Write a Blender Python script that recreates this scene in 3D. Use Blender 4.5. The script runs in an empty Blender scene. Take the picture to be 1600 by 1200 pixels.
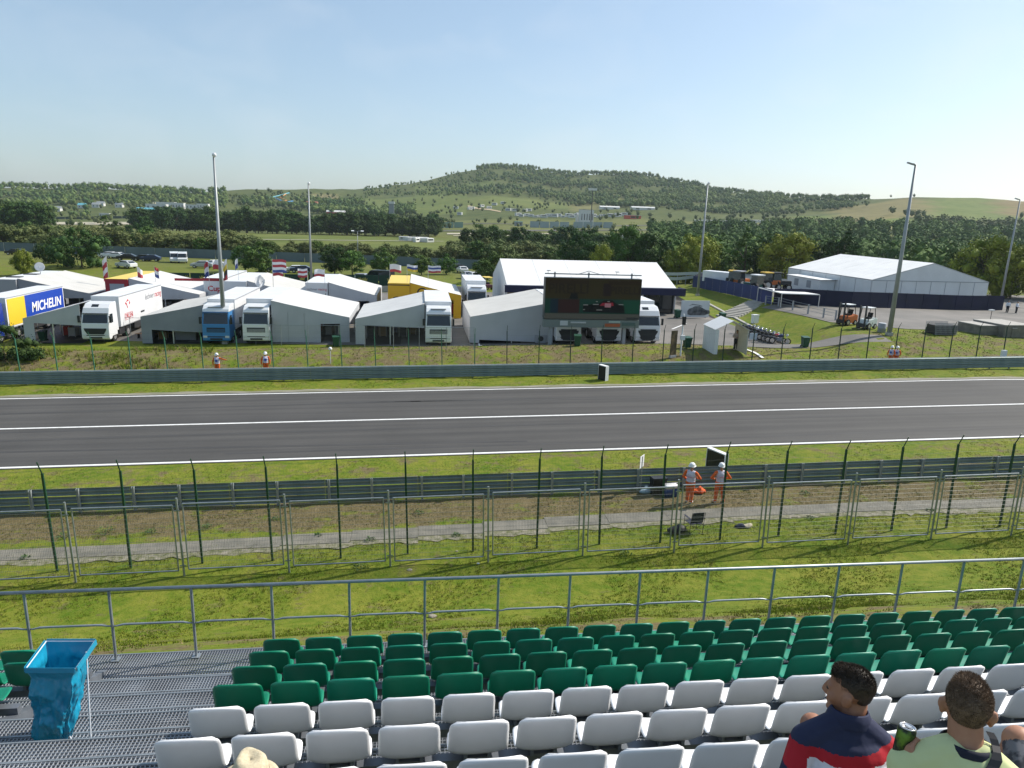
import bpy, bmesh, math, random
import numpy as np
from mathutils import Vector, Matrix, Euler
rnd = random.Random(7)
npr = np.random.default_rng(11)
scene = bpy.context.scene
COL = scene.collection
# ------------------------------------------------------------------ camera
CAM_H, YAW, PITCH, ROLL, FPX = 12.4, 7.7, 13.4, 1.9, 1111.0
def cam_axes():
    y, p, r = map(math.radians, (YAW, PITCH, ROLL))
    f = np.array([math.sin(y)*math.cos(p), math.cos(y)*math.cos(p), -math.sin(p)])
    rt = np.array([math.cos(y), -math.sin(y), 0.0]); up = np.cross(rt, f)
    return rt*math.cos(r)+up*math.sin(r), -rt*math.sin(r)+up*math.cos(r), f
CR, CU, CF = cam_axes()
CO = np.array([0.0, 0.0, CAM_H])
cd = bpy.data.cameras.new('camera'); cam = bpy.data.objects.new('camera', cd); COL.objects.link(cam)
cd.sensor_width = 36.0; cd.lens = FPX/1600*36.0; cd.clip_start = 0.05; cd.clip_end = 20000
m = Matrix.Identity(4)
for i in range(3):
    m[i][0] = CR[i]; m[i][1] = CU[i]; m[i][2] = -CF[i]; m[i][3] = CO[i]
cam.matrix_world = m
scene.camera = cam
# ------------------------------------------------------------------ sky, sun, exposure
SUN_AZ, SUN_EL = 72.0, 42.0            # azimuth clockwise from +Y
w = bpy.data.worlds.new('World'); scene.world = w; w.use_nodes = True
nt = w.node_tree; nt.nodes.clear()
out = nt.nodes.new('ShaderNodeOutputWorld'); bg = nt.nodes.new('ShaderNodeBackground')
sky = nt.nodes.new('ShaderNodeTexSky'); sky.sky_type = 'NISHITA'; sky.sun_disc = False
sky.sun_elevation = math.radians(SUN_EL); sky.sun_rotation = math.radians(SUN_AZ)
sky.altitude = 200; sky.air_density = 1.0; sky.dust_density = 1.4; sky.ozone_density = 2.0
bg.inputs['Strength'].default_value = 0.122
tintn = nt.nodes.new('ShaderNodeMix'); tintn.data_type='RGBA'; tintn.blend_type='MIX'; tintn.inputs[0].default_value=0.26
tintn.inputs[7].default_value=(3.5,4.9,5.8,1)                      # even summer haze over the whole sky
nt.links.new(sky.outputs[0], tintn.inputs[6])
# faint cloud wisps low over the hills
tcw = nt.nodes.new('ShaderNodeTexCoord'); mpw = nt.nodes.new('ShaderNodeMapping'); mpw.inputs['Scale'].default_value=(5,5,9)
nzw = nt.nodes.new('ShaderNodeTexNoise'); nzw.inputs['Scale'].default_value=1.6; nzw.inputs['Detail'].default_value=7; nzw.inputs['Distortion'].default_value=.5
rpw = nt.nodes.new('ShaderNodeValToRGB'); rpw.color_ramp.elements[0].position=.50; rpw.color_ramp.elements[1].position=.80
rpw.color_ramp.elements[0].color=(0,0,0,1); rpw.color_ramp.elements[1].color=(.16,.16,.16,1)
clw = nt.nodes.new('ShaderNodeMix'); clw.data_type='RGBA'; clw.inputs[7].default_value=(6.0,6.2,6.4,1)
nt.links.new(tcw.outputs['Generated'],mpw.inputs['Vector']); nt.links.new(mpw.outputs[0],nzw.inputs['Vector']); nt.links.new(nzw.outputs[0],rpw.inputs[0])
nt.links.new(rpw.outputs[0],clw.inputs[0]); nt.links.new(tintn.outputs[2],clw.inputs[6]); nt.links.new(clw.outputs[2], bg.inputs['Color']); nt.links.new(bg.outputs[0], out.inputs['Surface'])
sd = bpy.data.lights.new('sun', 'SUN'); sd.energy = 4.7; sd.angle = math.radians(0.53); sd.color = (1.0, 0.94, 0.84)
sun = bpy.data.objects.new('sun', sd); COL.objects.link(sun)
a, e = math.radians(SUN_AZ), math.radians(SUN_EL)
sdir = Vector((math.sin(a)*math.cos(e), math.cos(a)*math.cos(e), math.sin(e)))
sun.rotation_euler = sdir.to_track_quat('Z', 'Y').to_euler()
sun.location = (40, 20, 60)
scene.view_settings.view_transform = 'Standard'; scene.view_settings.look = 'None'
scene.view_settings.exposure = 0.33; scene.view_settings.gamma = 1.0
scene.view_settings.use_curve_mapping = False
scene.cycles.use_denoising = True
scene.cycles.max_bounces = 6; scene.cycles.diffuse_bounces = 3; scene.cycles.glossy_bounces = 3
scene.cycles.transmission_bounces = 4; scene.cycles.transparent_max_bounces = 8; scene.cycles.volume_bounces = 1
scene.cycles.caustics_reflective = False; scene.cycles.caustics_refractive = False
# ------------------------------------------------------------------ materials
def mat(name, c, rough=0.6, c2=None, scale=6.0, bump=0.0, bscale=None, metal=0.0, spec=0.4, detail=4.0, stretch=(1,1,1),
        emit=None, estr=0.0, lo=0.35, hi=0.65, rand=0.0, coat=0.0, world=False, bdist=0.02, trans=0.0):
    M = bpy.data.materials.get(name)
    if M: return M
    M = bpy.data.materials.new(name); M.use_nodes = True
    n = M.node_tree.nodes; L = M.node_tree.links; b = n['Principled BSDF']
    b.inputs['Base Color'].default_value = (*c, 1); b.inputs['Roughness'].default_value = rough
    b.inputs['Metallic'].default_value = metal; b.inputs['Specular IOR Level'].default_value = spec
    if coat: b.inputs['Coat Weight'].default_value = coat; b.inputs['Coat Roughness'].default_value = 0.08
    if emit: b.inputs['Emission Color'].default_value = (*emit, 1); b.inputs['Emission Strength'].default_value = estr
    if trans: b.inputs['Transmission Weight'].default_value = trans
    if c2 is not None or bump or rand:
        if world: g = n.new('ShaderNodeNewGeometry').outputs['Position']
        else: g = n.new('ShaderNodeTexCoord').outputs['Object']
        mp = n.new('ShaderNodeMapping'); mp.inputs['Scale'].default_value = stretch; L.new(g, mp.inputs['Vector'])
    col = None
    if c2 is not None:
        t = n.new('ShaderNodeTexNoise'); t.inputs['Scale'].default_value = scale; t.inputs['Detail'].default_value = detail
        L.new(mp.outputs[0], t.inputs['Vector'])
        r = n.new('ShaderNodeValToRGB'); r.color_ramp.elements[0].position = lo; r.color_ramp.elements[1].position = hi
        r.color_ramp.elements[0].color = (*c, 1); r.color_ramp.elements[1].color = (*c2, 1)
        L.new(t.outputs['Fac'], r.inputs['Fac']); col = r.outputs['Color']
    if rand:
        oi = n.new('ShaderNodeObjectInfo'); h = n.new('ShaderNodeHueSaturation')
        mr = n.new('ShaderNodeMapRange'); mr.inputs['To Min'].default_value = 1-rand; mr.inputs['To Max'].default_value = 1+rand
        L.new(oi.outputs['Random'], mr.inputs['Value']); L.new(mr.outputs[0], h.inputs['Value'])
        mh = n.new('ShaderNodeMapRange'); mh.inputs['To Min'].default_value = 0.5-rand*0.08; mh.inputs['To Max'].default_value = 0.5+rand*0.08
        ml = n.new('ShaderNodeMath'); ml.operation = 'MULTIPLY'; ml.inputs[1].default_value = 7.31
        fr = n.new('ShaderNodeMath'); fr.operation = 'FRACT'
        L.new(oi.outputs['Random'], ml.inputs[0]); L.new(ml.outputs[0], fr.inputs[0]); L.new(fr.outputs[0], mh.inputs['Value'])
        L.new(mh.outputs[0], h.inputs['Hue'])
        if col is not None: L.new(col, h.inputs['Color'])
        else: h.inputs['Color'].default_value = (*c, 1)
        col = h.outputs['Color']
    if col is not None: L.new(col, b.inputs['Base Color'])
    if bump:
        t2 = n.new('ShaderNodeTexNoise'); t2.inputs['Scale'].default_value = bscale or scale*4; t2.inputs['Detail'].default_value = 3
        L.new(mp.outputs[0], t2.inputs['Vector'])
        bp = n.new('ShaderNodeBump'); bp.inputs['Strength'].default_value = bump; bp.inputs['Distance'].default_value = bdist
        L.new(t2.outputs['Fac'], bp.inputs['Height']); L.new(bp.outputs[0], b.inputs['Normal'])
    return M
# ------------------------------------------------------------------ mesh builder
class MB:
    def __init__(s): s.v = []; s.f = []; s.m = []; s.mi = 0
    def add(s, vs, fs):
        o = len(s.v); s.v.extend([tuple(map(float, p)) for p in vs]); s.f.extend([tuple(i+o for i in f) for f in fs]); s.m.extend([s.mi]*len(fs)); return s
    def box(s, c, d, rz=0.0, rx=0.0, ry=0.0):
        R = Euler((rx, ry, rz)).to_matrix() if (rz or rx or ry) else None
        vs = []
        for z in (-.5, .5):
            for x, y in ((-.5,-.5),(.5,-.5),(.5,.5),(-.5,.5)):
                p = Vector((x*d[0], y*d[1], z*d[2]))
                if R: p = R @ p
                vs.append((p.x+c[0], p.y+c[1], p.z+c[2]))
        return s.add(vs, [(3,2,1,0),(4,5,6,7),(0,1,5,4),(1,2,6,5),(2,3,7,6),(3,0,4,7)])
    def bb(s, x0, x1, y0, y1, z0, z1): return s.box(((x0+x1)/2,(y0+y1)/2,(z0+z1)/2),(x1-x0,y1-y0,z1-z0))
    def bevbox(s, c, d, r, rz=0.0):
        # box with rounded vertical + top edges : superellipse stack
        vs=[];fs=[];n=16
        prof=[(0,-.5),(1,-.5),(1,.5-r/d[2]),(1-.3*2*r/min(d[0],d[1]),.5-.3*r/d[2]),(1-2*r/min(d[0],d[1]),.5)]
        rings=[]
        for k,(sc,zz) in enumerate(prof[1:]):
            ring=[]
            for i in range(4):
                cx=(1,-1,-1,1)[i];cy=(1,1,-1,-1)[i]
                for j in range(4):
                    a=math.pi/2*(i+j/3)
                    ring.append((cx*(d[0]/2-r)*1.0+math.cos(a)*r,cy*(d[1]/2-r)+math.sin(a)*r,zz*d[2]))
            if sc<1: ring=[(x*(1-(1-sc)*min(d)/d[0]) ,y*(1-(1-sc)*min(d)/d[1]),z) for x,y,z in ring]
            rings.append(ring)
        for ring in rings: vs+=ring
        for k in range(len(rings)-1):
            for i in range(n): fs.append((k*n+i,k*n+(i+1)%n,(k+1)*n+(i+1)%n,(k+1)*n+i))
        fs.append(tuple(range(n-1,-1,-1))); fs.append(tuple((len(rings)-1)*n+i for i in range(n)))
        cs,sn=math.cos(rz),math.sin(rz)
        return s.add([(x*cs-y*sn+c[0],x*sn+y*cs+c[1],z+c[2]) for x,y,z in vs],fs)
    def tube(s, p0, p1, r0, r1=None, n=8, cap=True):
        r1 = r0 if r1 is None else r1
        p0 = Vector(p0); p1 = Vector(p1); d = (p1-p0)
        if d.length < 1e-9: return s
        q = d.to_track_quat('Z','Y').to_matrix(); vs=[]
        for p, r in ((p0,r0),(p1,r1)):
            for i in range(n):
                a = 2*math.pi*(i+.5)/n; vs.append(p + q @ Vector((math.cos(a)*r, math.sin(a)*r, 0)))
        fs=[(i,(i+1)%n,n+(i+1)%n,n+i) for i in range(n)]
        if cap: fs += [tuple(range(n-1,-1,-1)), tuple(range(n,2*n))]
        return s.add(vs, fs)
    def path(s, pts, r, n=8):
        pts=[Vector(p) for p in pts]; vs=[];fs=[];N=len(pts)
        up=None
        for k,p in enumerate(pts):
            d=((pts[min(k+1,N-1)]-pts[max(k-1,0)])).normalized()
            if up is None:
                up = Vector((0,0,1)) if abs(d.z)<.9 else Vector((1,0,0))
            sd_=d.cross(up).normalized(); up=sd_.cross(d).normalized()
            rr = r[k] if isinstance(r,(list,tuple)) else r
            for i in range(n):
                a=2*math.pi*i/n; vs.append(p+sd_*math.cos(a)*rr+up*math.sin(a)*rr)
        for k in range(N-1):
            for i in range(n): fs.append((k*n+i,k*n+(i+1)%n,(k+1)*n+(i+1)%n,(k+1)*n+i))
        fs += [tuple(range(n-1,-1,-1)), tuple((N-1)*n+i for i in range(n))]
        return s.add(vs,fs)
    def cyl(s, c, r, h, n=16, axis='z', r2=None):
        c=Vector(c); d={'x':Vector((1,0,0)),'y':Vector((0,1,0)),'z':Vector((0,0,1))}[axis]*h/2
        return s.tube(c-d, c+d, r, r2, n)
    def lathe(s, prof, c=(0,0,0), n=16, sx=1, sy=1):
        vs=[];fs=[]
        for r,z in prof:
            for i in range(n):
                a=2*math.pi*i/n; vs.append((c[0]+math.cos(a)*r*sx,c[1]+math.sin(a)*r*sy,c[2]+z))
        for k in range(len(prof)-1):
            for i in range(n): fs.append((k*n+i,k*n+(i+1)%n,(k+1)*n+(i+1)%n,(k+1)*n+i))
        fs += [tuple(range(n-1,-1,-1)), tuple((len(prof)-1)*n+i for i in range(n))]
        return s.add(vs,fs)
    def ext(s, pts, h0, h1, axis='z'):
        # extrude a 2-D polygon (ccw) between h0 and h1 along an axis
        n=len(pts)
        def P(a,b,h): return (a,b,h) if axis=='z' else ((a,h,b) if axis=='y' else (h,a,b))
        vs=[P(a,b,h0) for a,b in pts]+[P(a,b,h1) for a,b in pts]
        fs=[tuple(range(n-1,-1,-1)),tuple(range(n,2*n))]+[(i,(i+1)%n,n+(i+1)%n,n+i) for i in range(n)]
        return s.add(vs,fs)
    def quad(s,a,b,c,d): return s.add([a,b,c,d],[(0,1,2,3)])
    def slab(s, quad, t):
        # thick sheet: quad corners, thickness along its normal
        q=[Vector(p) for p in quad]; nrm=(q[1]-q[0]).cross(q[-1]-q[0]).normalized()*t
        n=len(q)
        return s.add(q+[p-nrm for p in q],[tuple(range(n)),tuple(range(2*n-1,n-1,-1))]+[(i,n+i,n+(i+1)%n,(i+1)%n) for i in range(n)])
    def ball(s, c, r, n=10, m_=6, sc=(1,1,1)):
        vs=[];fs=[]
        for j in range(1,m_):
            t=math.pi*j/m_
            for i in range(n):
                a=2*math.pi*i/n; vs.append((c[0]+math.sin(t)*math.cos(a)*r*sc[0],c[1]+math.sin(t)*math.sin(a)*r*sc[1],c[2]+math.cos(t)*r*sc[2]))
        top=len(vs); vs.append((c[0],c[1],c[2]+r*sc[2])); vs.append((c[0],c[1],c[2]-r*sc[2]))
        for j in range(m_-2):
            for i in range(n): fs.append((j*n+i,(j+1)*n+i,(j+1)*n+(i+1)%n,j*n+(i+1)%n))
        for i in range(n):
            fs.append((top,i,(i+1)%n)); fs.append((top+1,(m_-2)*n+(i+1)%n,(m_-2)*n+i))
        return s.add(vs,fs)
    def mesh(s, name, mats, smooth=False):
        me = bpy.data.meshes.new(name); me.from_pydata(s.v, [], s.f)
        if not isinstance(mats,(list,tuple)): mats=[mats]
        for M in mats: me.materials.append(M)
        if len(mats)>1: me.polygons.foreach_set('material_index', s.m)
        if smooth: me.polygons.foreach_set('use_smooth', [True]*len(me.polygons))
        me.update(); return me
    def build(s, name, mats, parent=None, smooth=False, loc=None, rz=None):
        return link(name, s.mesh(name, mats, smooth), parent, loc, rz)
def link(name, me, parent=None, loc=None, rz=None):
    o = bpy.data.objects.new(name, me); COL.objects.link(o)
    if parent is not None: o.parent = parent
    if loc is not None: o.location = loc
    if rz is not None: o.rotation_euler = (0,0,rz)
    return o
def np_mesh(name, V, Fc, mats, parent=None, smooth=False, midx=None):
    me = bpy.data.meshes.new(name); V=np.asarray(V,dtype=np.float32); Fc=np.asarray(Fc,dtype=np.int32); k=Fc.shape[1]
    me.vertices.add(len(V)); me.vertices.foreach_set('co', V.ravel())
    me.loops.add(Fc.size); me.loops.foreach_set('vertex_index', Fc.ravel())
    me.polygons.add(len(Fc)); me.polygons.foreach_set('loop_start', np.arange(0,Fc.size,k,dtype=np.int32))
    try: me.polygons.foreach_set('loop_total', np.full(len(Fc),k,dtype=np.int32))
    except Exception: pass
    if not isinstance(mats,(list,tuple)): mats=[mats]
    for M in mats: me.materials.append(M)
    if midx is not None: me.polygons.foreach_set('material_index', np.asarray(midx,dtype=np.int32))
    if smooth: me.polygons.foreach_set('use_smooth', np.ones(len(Fc),dtype=bool))
    me.update(calc_edges=True); me.validate()
    return me
def tag(o, label=None, cat=None, group=None, kind=None):
    if label: o['label']=label
    if cat: o['category']=cat
    if group: o['group']=group
    if kind: o['kind']=kind
    return o
def thing(name, label, cat, loc=(0,0,0), rz=0.0, group=None, rot=None):
    o = bpy.data.objects.new(name, None); COL.objects.link(o); o.empty_display_size=.2
    o.location=loc; o.rotation_euler = rot if rot else (0,0,rz)
    return tag(o,label,cat,group)
KIDS={}
def kids(o):
    return [c for c in o.children]
def dup(root, loc=None, rz=None, label=None, group=None, scale=None, parent=None):
    r = root.copy(); COL.objects.link(r)
    if parent is not None: r.parent=parent
    if loc is not None: r.location=loc
    if rz is not None: r.rotation_euler=(0,0,rz)
    if scale is not None: r.scale=scale
    if label: r['label']=label
    if group: r['group']=group
    for ch in kids(root): dup(ch, parent=r)
    return r
def lines_text(body, size, M, name, parent=None, ext=0.002, bold=0.0, shear=0.0):
    cu = bpy.data.curves.new('t','FONT'); cu.body=body; cu.size=size; cu.extrude=ext; cu.offset=bold; cu.shear=shear
    cu.align_x='CENTER'; cu.align_y='CENTER'
    o = bpy.data.objects.new('t',cu); COL.objects.link(o)
    dg = bpy.context.evaluated_depsgraph_get(); me = bpy.data.meshes.new_from_object(o.evaluated_get(dg))
    bpy.data.objects.remove(o); bpy.data.curves.remove(cu)
    me.name=name; me.materials.clear(); me.materials.append(M)
    return link(name, me, parent)
def S(t): 
    t=np.clip(t,0,1); return t*t*(3-2*t)
# ------------------------------------------------------------------ terrain function
def horizon_y(px): return 335.0+(px-800.0)*math.tan(math.radians(ROLL))
FH=np.array([math.sin(math.radians(YAW)),math.cos(math.radians(YAW))]); RH=np.array([FH[1],-FH[0]])
COLS=np.array([-1200,-400,0,150,300,400,500,590,640,688,722,757,787,817,838,860,890,940,990,1030,1060,1100,1150,1200,1300,1350,1400,1500,1600,2000,2800.])
YSKY=np.array([300,294,294,294,299,296,297,292,284,275,267,259,260,263,268,271,273,272,273,277,285,297,303,307,311,310,306,311,316,322,330.])
DSKY=np.interp(COLS,[-1200,150,300,500,700,800,900,1000,1130,1300,1400,2800],[1300,1300,1250,1400,1600,1650,1600,1500,1300,1050,950,950])
Y500=np.interp(COLS,[-1200,300,400,600,800,1000,1130,1300,1400,1500,1600,2000],[362,362,364,366,368,369,366,365,366,370,374,380])
def H(x, y):
    x=np.asarray(x,dtype=float); y=np.asarray(y,dtype=float)
    base=0.021*np.clip(x,-70,45)
    bank=1-S((y-7.5)/14.5)
    z=base*(1-bank)+6.05*bank
    z=z+0.10*S((y-24.4)/.3)*0
    # grass bank behind the far barrier
    z=z+0.85*S((y-54.4)/4.6)*(1-S((y-61.5)/5))*(1-.45*S((x-20)/15))
    # upper terrace on the right
    ax,ay,bx,by=35.6,62.0,42.0,101.0
    t=((x-ax)*(by-ay)-(y-ay)*(bx-ax))/math.hypot(bx-ax,by-ay)
    side=S(t/6.5)*S((y-57.5)/6.5)
    z=z*(1-side)+(2.3-0.8*S((x-48)/30.0))*side
    # far land
    fx=x*RH[0]+y*RH[1]; D=x*FH[0]+y*FH[1]; Ds=np.maximum(D,1.0)
    px=800+fx/Ds*FPX/0.973
    px=np.clip(px,-1200,2800)
    yh=335.0+(px-800.0)*math.tan(math.radians(ROLL))
    y5=np.interp(px,COLS,Y500)+ (0)
    ys=np.interp(px,COLS,YSKY); ds=np.interp(px,COLS,DSKY)
    K=1174.0
    z500=CAM_H+(yh-y5)/K*500
    s=np.clip((D-500)/(ds-500),0,1)
    yy=y5+(ys-y5)*s**1.05
    zf=CAM_H+(yh-yy)/K*np.minimum(D,ds)
    zf=zf-np.maximum(D-ds,0)*0.05
    zm=np.interp(D,[0,130,200,300,400,500],[0,0,-1.0,-2.0,-2.5,0])
    k=np.clip((D-400)/100,0,1)
    zmid=np.where(D<400,zm,-2.5*(1-k)+z500*k)
    zz=np.where(D<500,zmid,zf)
    n=(np.sin(x*.013+1.3)*np.cos(y*.011)+.5*np.sin(x*.031+y*.027))*np.clip((D-500)/600,0,1)*2.0
    zz=zz+n
    bl=S((D-118)/30.0)
    return z*(1-bl)+zz*bl
def Hs(x,y): return float(H(x,y))
def ray(px,py): return CF+(px-800.0)/FPX*CR-(py-600.0)/FPX*CU
def PZ(px,py,z):
    d=ray(px,py); t=(z-CO[2])/d[2]; return CO+t*d
def PY(px,py,Y):
    d=ray(px,py); return CO+d*(Y/d[1])
TS=np.concatenate([np.linspace(6,140,500),np.geomspace(140.5,3000,900)])
def G(px,py):
    d=ray(px,py); P=CO+TS[:,None]*d
    below=np.nonzero(P[:,2]<H(P[:,0],P[:,1]))[0]
    if len(below)==0: p=P[-1]; return Vector((p[0],p[1],Hs(p[0],p[1])))
    i=below[0]; a,b=TS[max(i-1,0)],TS[i]
    for _ in range(18):
        t=(a+b)/2; p=CO+t*d
        if p[2]<Hs(p[0],p[1]): b=t
        else: a=t
    p=CO+b*d; return Vector((p[0],p[1],Hs(p[0],p[1])))
def PD(px,D):
    # ground point at picture column px and forward distance D
    q=FH*D+RH*((px-800)*0.973/FPX*D); return Vector((q[0],q[1],Hs(q[0],q[1])))
GR=0.021; TILT=-math.atan(GR)
# ================================================================== SETTING
def ground_material():
    M=bpy.data.materials.new('grass_ground'); M.use_nodes=True; n=M.node_tree.nodes; L=M.node_tree.links; b=n['Principled BSDF']
    b.inputs['Roughness'].default_value=.9; b.inputs['Specular IOR Level'].default_value=.1
    pos=n.new('ShaderNodeNewGeometry').outputs['Position']
    def noise(sc,det=4,vec=pos,dist=0):
        t=n.new('ShaderNodeTexNoise'); t.inputs['Scale'].default_value=sc; t.inputs['Detail'].default_value=det; t.inputs['Distortion'].default_value=dist
        L.new(vec,t.inputs['Vector']); return t.outputs['Fac']
    def ramp(f,p0,c0,p1,c1):
        r=n.new('ShaderNodeValToRGB'); r.color_ramp.elements[0].position=p0; r.color_ramp.elements[1].position=p1
        r.color_ramp.elements[0].color=(*c0,1); r.color_ramp.elements[1].color=(*c1,1); L.new(f,r.inputs['Fac']); return r.outputs['Color']
    def mix(f,a_,b_,mode='MIX'):
        x=n.new('ShaderNodeMix'); x.data_type='RGBA'; x.blend_type=mode
        if isinstance(f,float): x.inputs[0].default_value=f
        else: L.new(f,x.inputs[0])
        L.new(a_,x.inputs[6]); L.new(b_,x.inputs[7]); return x.outputs[2]
    def math_(op,a_,b_):
        x=n.new('ShaderNodeMath'); x.operation=op
        for i,q in enumerate((a_,b_)):
            if isinstance(q,(int,float)): x.inputs[i].default_value=q
            else: L.new(q,x.inputs[i])
        return x.outputs[0]
    g1=ramp(noise(0.45,6,dist=.4),.36,(.088,.148,.010),.64,(.205,.210,.030))
    g2=ramp(noise(3.2,7),.36,(.072,.125,.010),.66,(.205,.205,.036))
    green=mix(.5,g1,g2)
    d1=ramp(noise(2.2,6),.3,(.10,.080,.030),.7,(.21,.165,.085))
    d2=ramp(noise(14.,4),.3,(.07,.058,.022),.75,(.24,.195,.12))
    dry=mix(.5,d1,d2)
    at=n.new('ShaderNodeAttribute'); at.attribute_name='dry'
    f=math_('ADD',at.outputs['Fac'],math_('MULTIPLY',math_('SUBTRACT',noise(.9,6,dist=.6),.5),1.9))
    f=math_('ADD',f,math_('MULTIPLY',math_('SUBTRACT',noise(5.,5),.5),.8))
    mr=n.new('ShaderNodeMapRange'); mr.inputs['From Min'].default_value=.42; mr.inputs['From Max'].default_value=.75; L.new(f,mr.inputs['Value'])
    c=mix(mr.outputs[0],green,dry)
    tn=n.new('ShaderNodeAttribute'); tn.attribute_name='tint'
    fr=n.new('ShaderNodeAttribute'); fr.attribute_name='far'
    farc=mix(.35,tn.outputs['Color'],ramp(noise(.02,6),.3,(.05,.075,.018),.7,(.19,.18,.06)))
    farc=mix(.25,farc,ramp(noise(.11,5),.35,(.04,.06,.015),.65,(.17,.165,.06)))
    c=mix(fr.outputs['Fac'],c,farc)
    L.new(c,b.inputs['Base Color'])
    bp=n.new('ShaderNodeBump'); bp.inputs['Strength'].default_value=.55; bp.inputs['Distance'].default_value=.06
    L.new(noise(11.,5),bp.inputs['Height']); L.new(bp.outputs[0],b.inputs['Normal'])
    return M
GM=ground_material()
xs=np.concatenate([-np.geomspace(3200,101,64),np.arange(-100,121,1.15),np.geomspace(122,3200,64)])
ys=np.concatenate([np.array([-400,-150,-60,-25,-10,0.]),np.arange(3,112,.7),np.geomspace(112.6,3400,150)])
X,Yg=np.meshgrid(xs,ys); Zg=H(X,Yg)
# small lumps where it is grass
lump=.035*np.sin(X*2.1+np.sin(Yg*1.7)*2)*np.cos(Yg*1.3+.6)+.03*np.sin(X*.9-Yg*.7)
Zg=Zg+np.where((Yg>9)&(Yg<62),lump,0)*np.where((Yg>35)&(Yg<51),0,1)*np.where((Yg>24.9)&(Yg<28.6),0,1)
nx,ny=len(xs),len(ys)
idx=np.arange(nx*ny).reshape(ny,nx)
Fc=np.stack([idx[:-1,:-1],idx[:-1,1:],idx[1:,1:],idx[1:,:-1]],-1).reshape(-1,4)
gm=np_mesh('ground',np.stack([X,Yg,Zg],-1).reshape(-1,3),Fc,GM,smooth=True)
ground=link('ground',gm); tag(ground,kind='structure')
xv,yv=X.ravel(),Yg.ravel()
dry=np.full(len(xv),.25)
dry+=.62*S((yv-26.6)/.6)*(1-S((yv-29.3)/.8))
dry+=.16*S((yv-30)/.8)*(1-S((yv-35)/.3))
dry+=.36*(1-S((yv-12.2)/3.6))
dry-=.12*S((yv-11.5)/2)*(1-S((yv-24)/2))*S((xv-2)/8)
dry+=.40*S((yv-54)/1.5)*(1-S((yv-61.5)/3))*(1-S((xv-22)/14)) + .26*S((yv-54)/1.5)*S((xv-24)/10)*(1-S((yv-63)/3))
dry+=.10*S((yv-112)/10)
at=gm.attributes.new('dry','FLOAT','POINT'); at.data.foreach_set('value',dry.astype(np.float32))
Dv=xv*FH[0]+yv*FH[1]; lat=xv*RH[0]+yv*RH[1]; pxv=800+lat/np.maximum(Dv,1)*FPX/.973
far=S((Dv-118)/50.)
at=gm.attributes.new('far','FLOAT','POINT'); at.data.foreach_set('value',far.astype(np.float32))
tint=np.zeros((len(xv),4)); tint[:,3]=1; tint[:,:3]=(.13,.15,.035)
def field(p0,p1,d0,d1,c):
    k=(pxv>p0)&(pxv<p1)&(Dv>d0)&(Dv<d1); tint[k,:3]=c
field(-900,3000,500,3000,(.055,.085,.024))
field(-900,220,330,520,(.12,.15,.05)); field(60,240,420,700,(.16,.155,.055))
field(380,760,280,430,(.13,.17,.035))
field(640,1010,500,800,(.15,.165,.05)); field(560,720,900,1250,(.12,.17,.04)); field(700,900,1000,1150,(.14,.18,.045))
field(880,960,950,1250,(.22,.20,.08)); field(640,760,1250,1450,(.10,.15,.035)); field(480,520,1150,1300,(.30,.24,.13))
field(1000,1300,560,760,(.17,.18,.06)); field(1240,1420,620,820,(.13,.20,.03)); field(1290,1460,700,940,(.24,.19,.085))
field(1440,1700,700,1000,(.13,.19,.04)); field(1540,1800,780,1000,(.26,.17,.09)); field(1300,1500,560,640,(.24,.22,.09))
ca=gm.color_attributes.new('tint','FLOAT_COLOR','POINT'); ca.data.foreach_set('color',tint.astype(np.float32).ravel())
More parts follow.
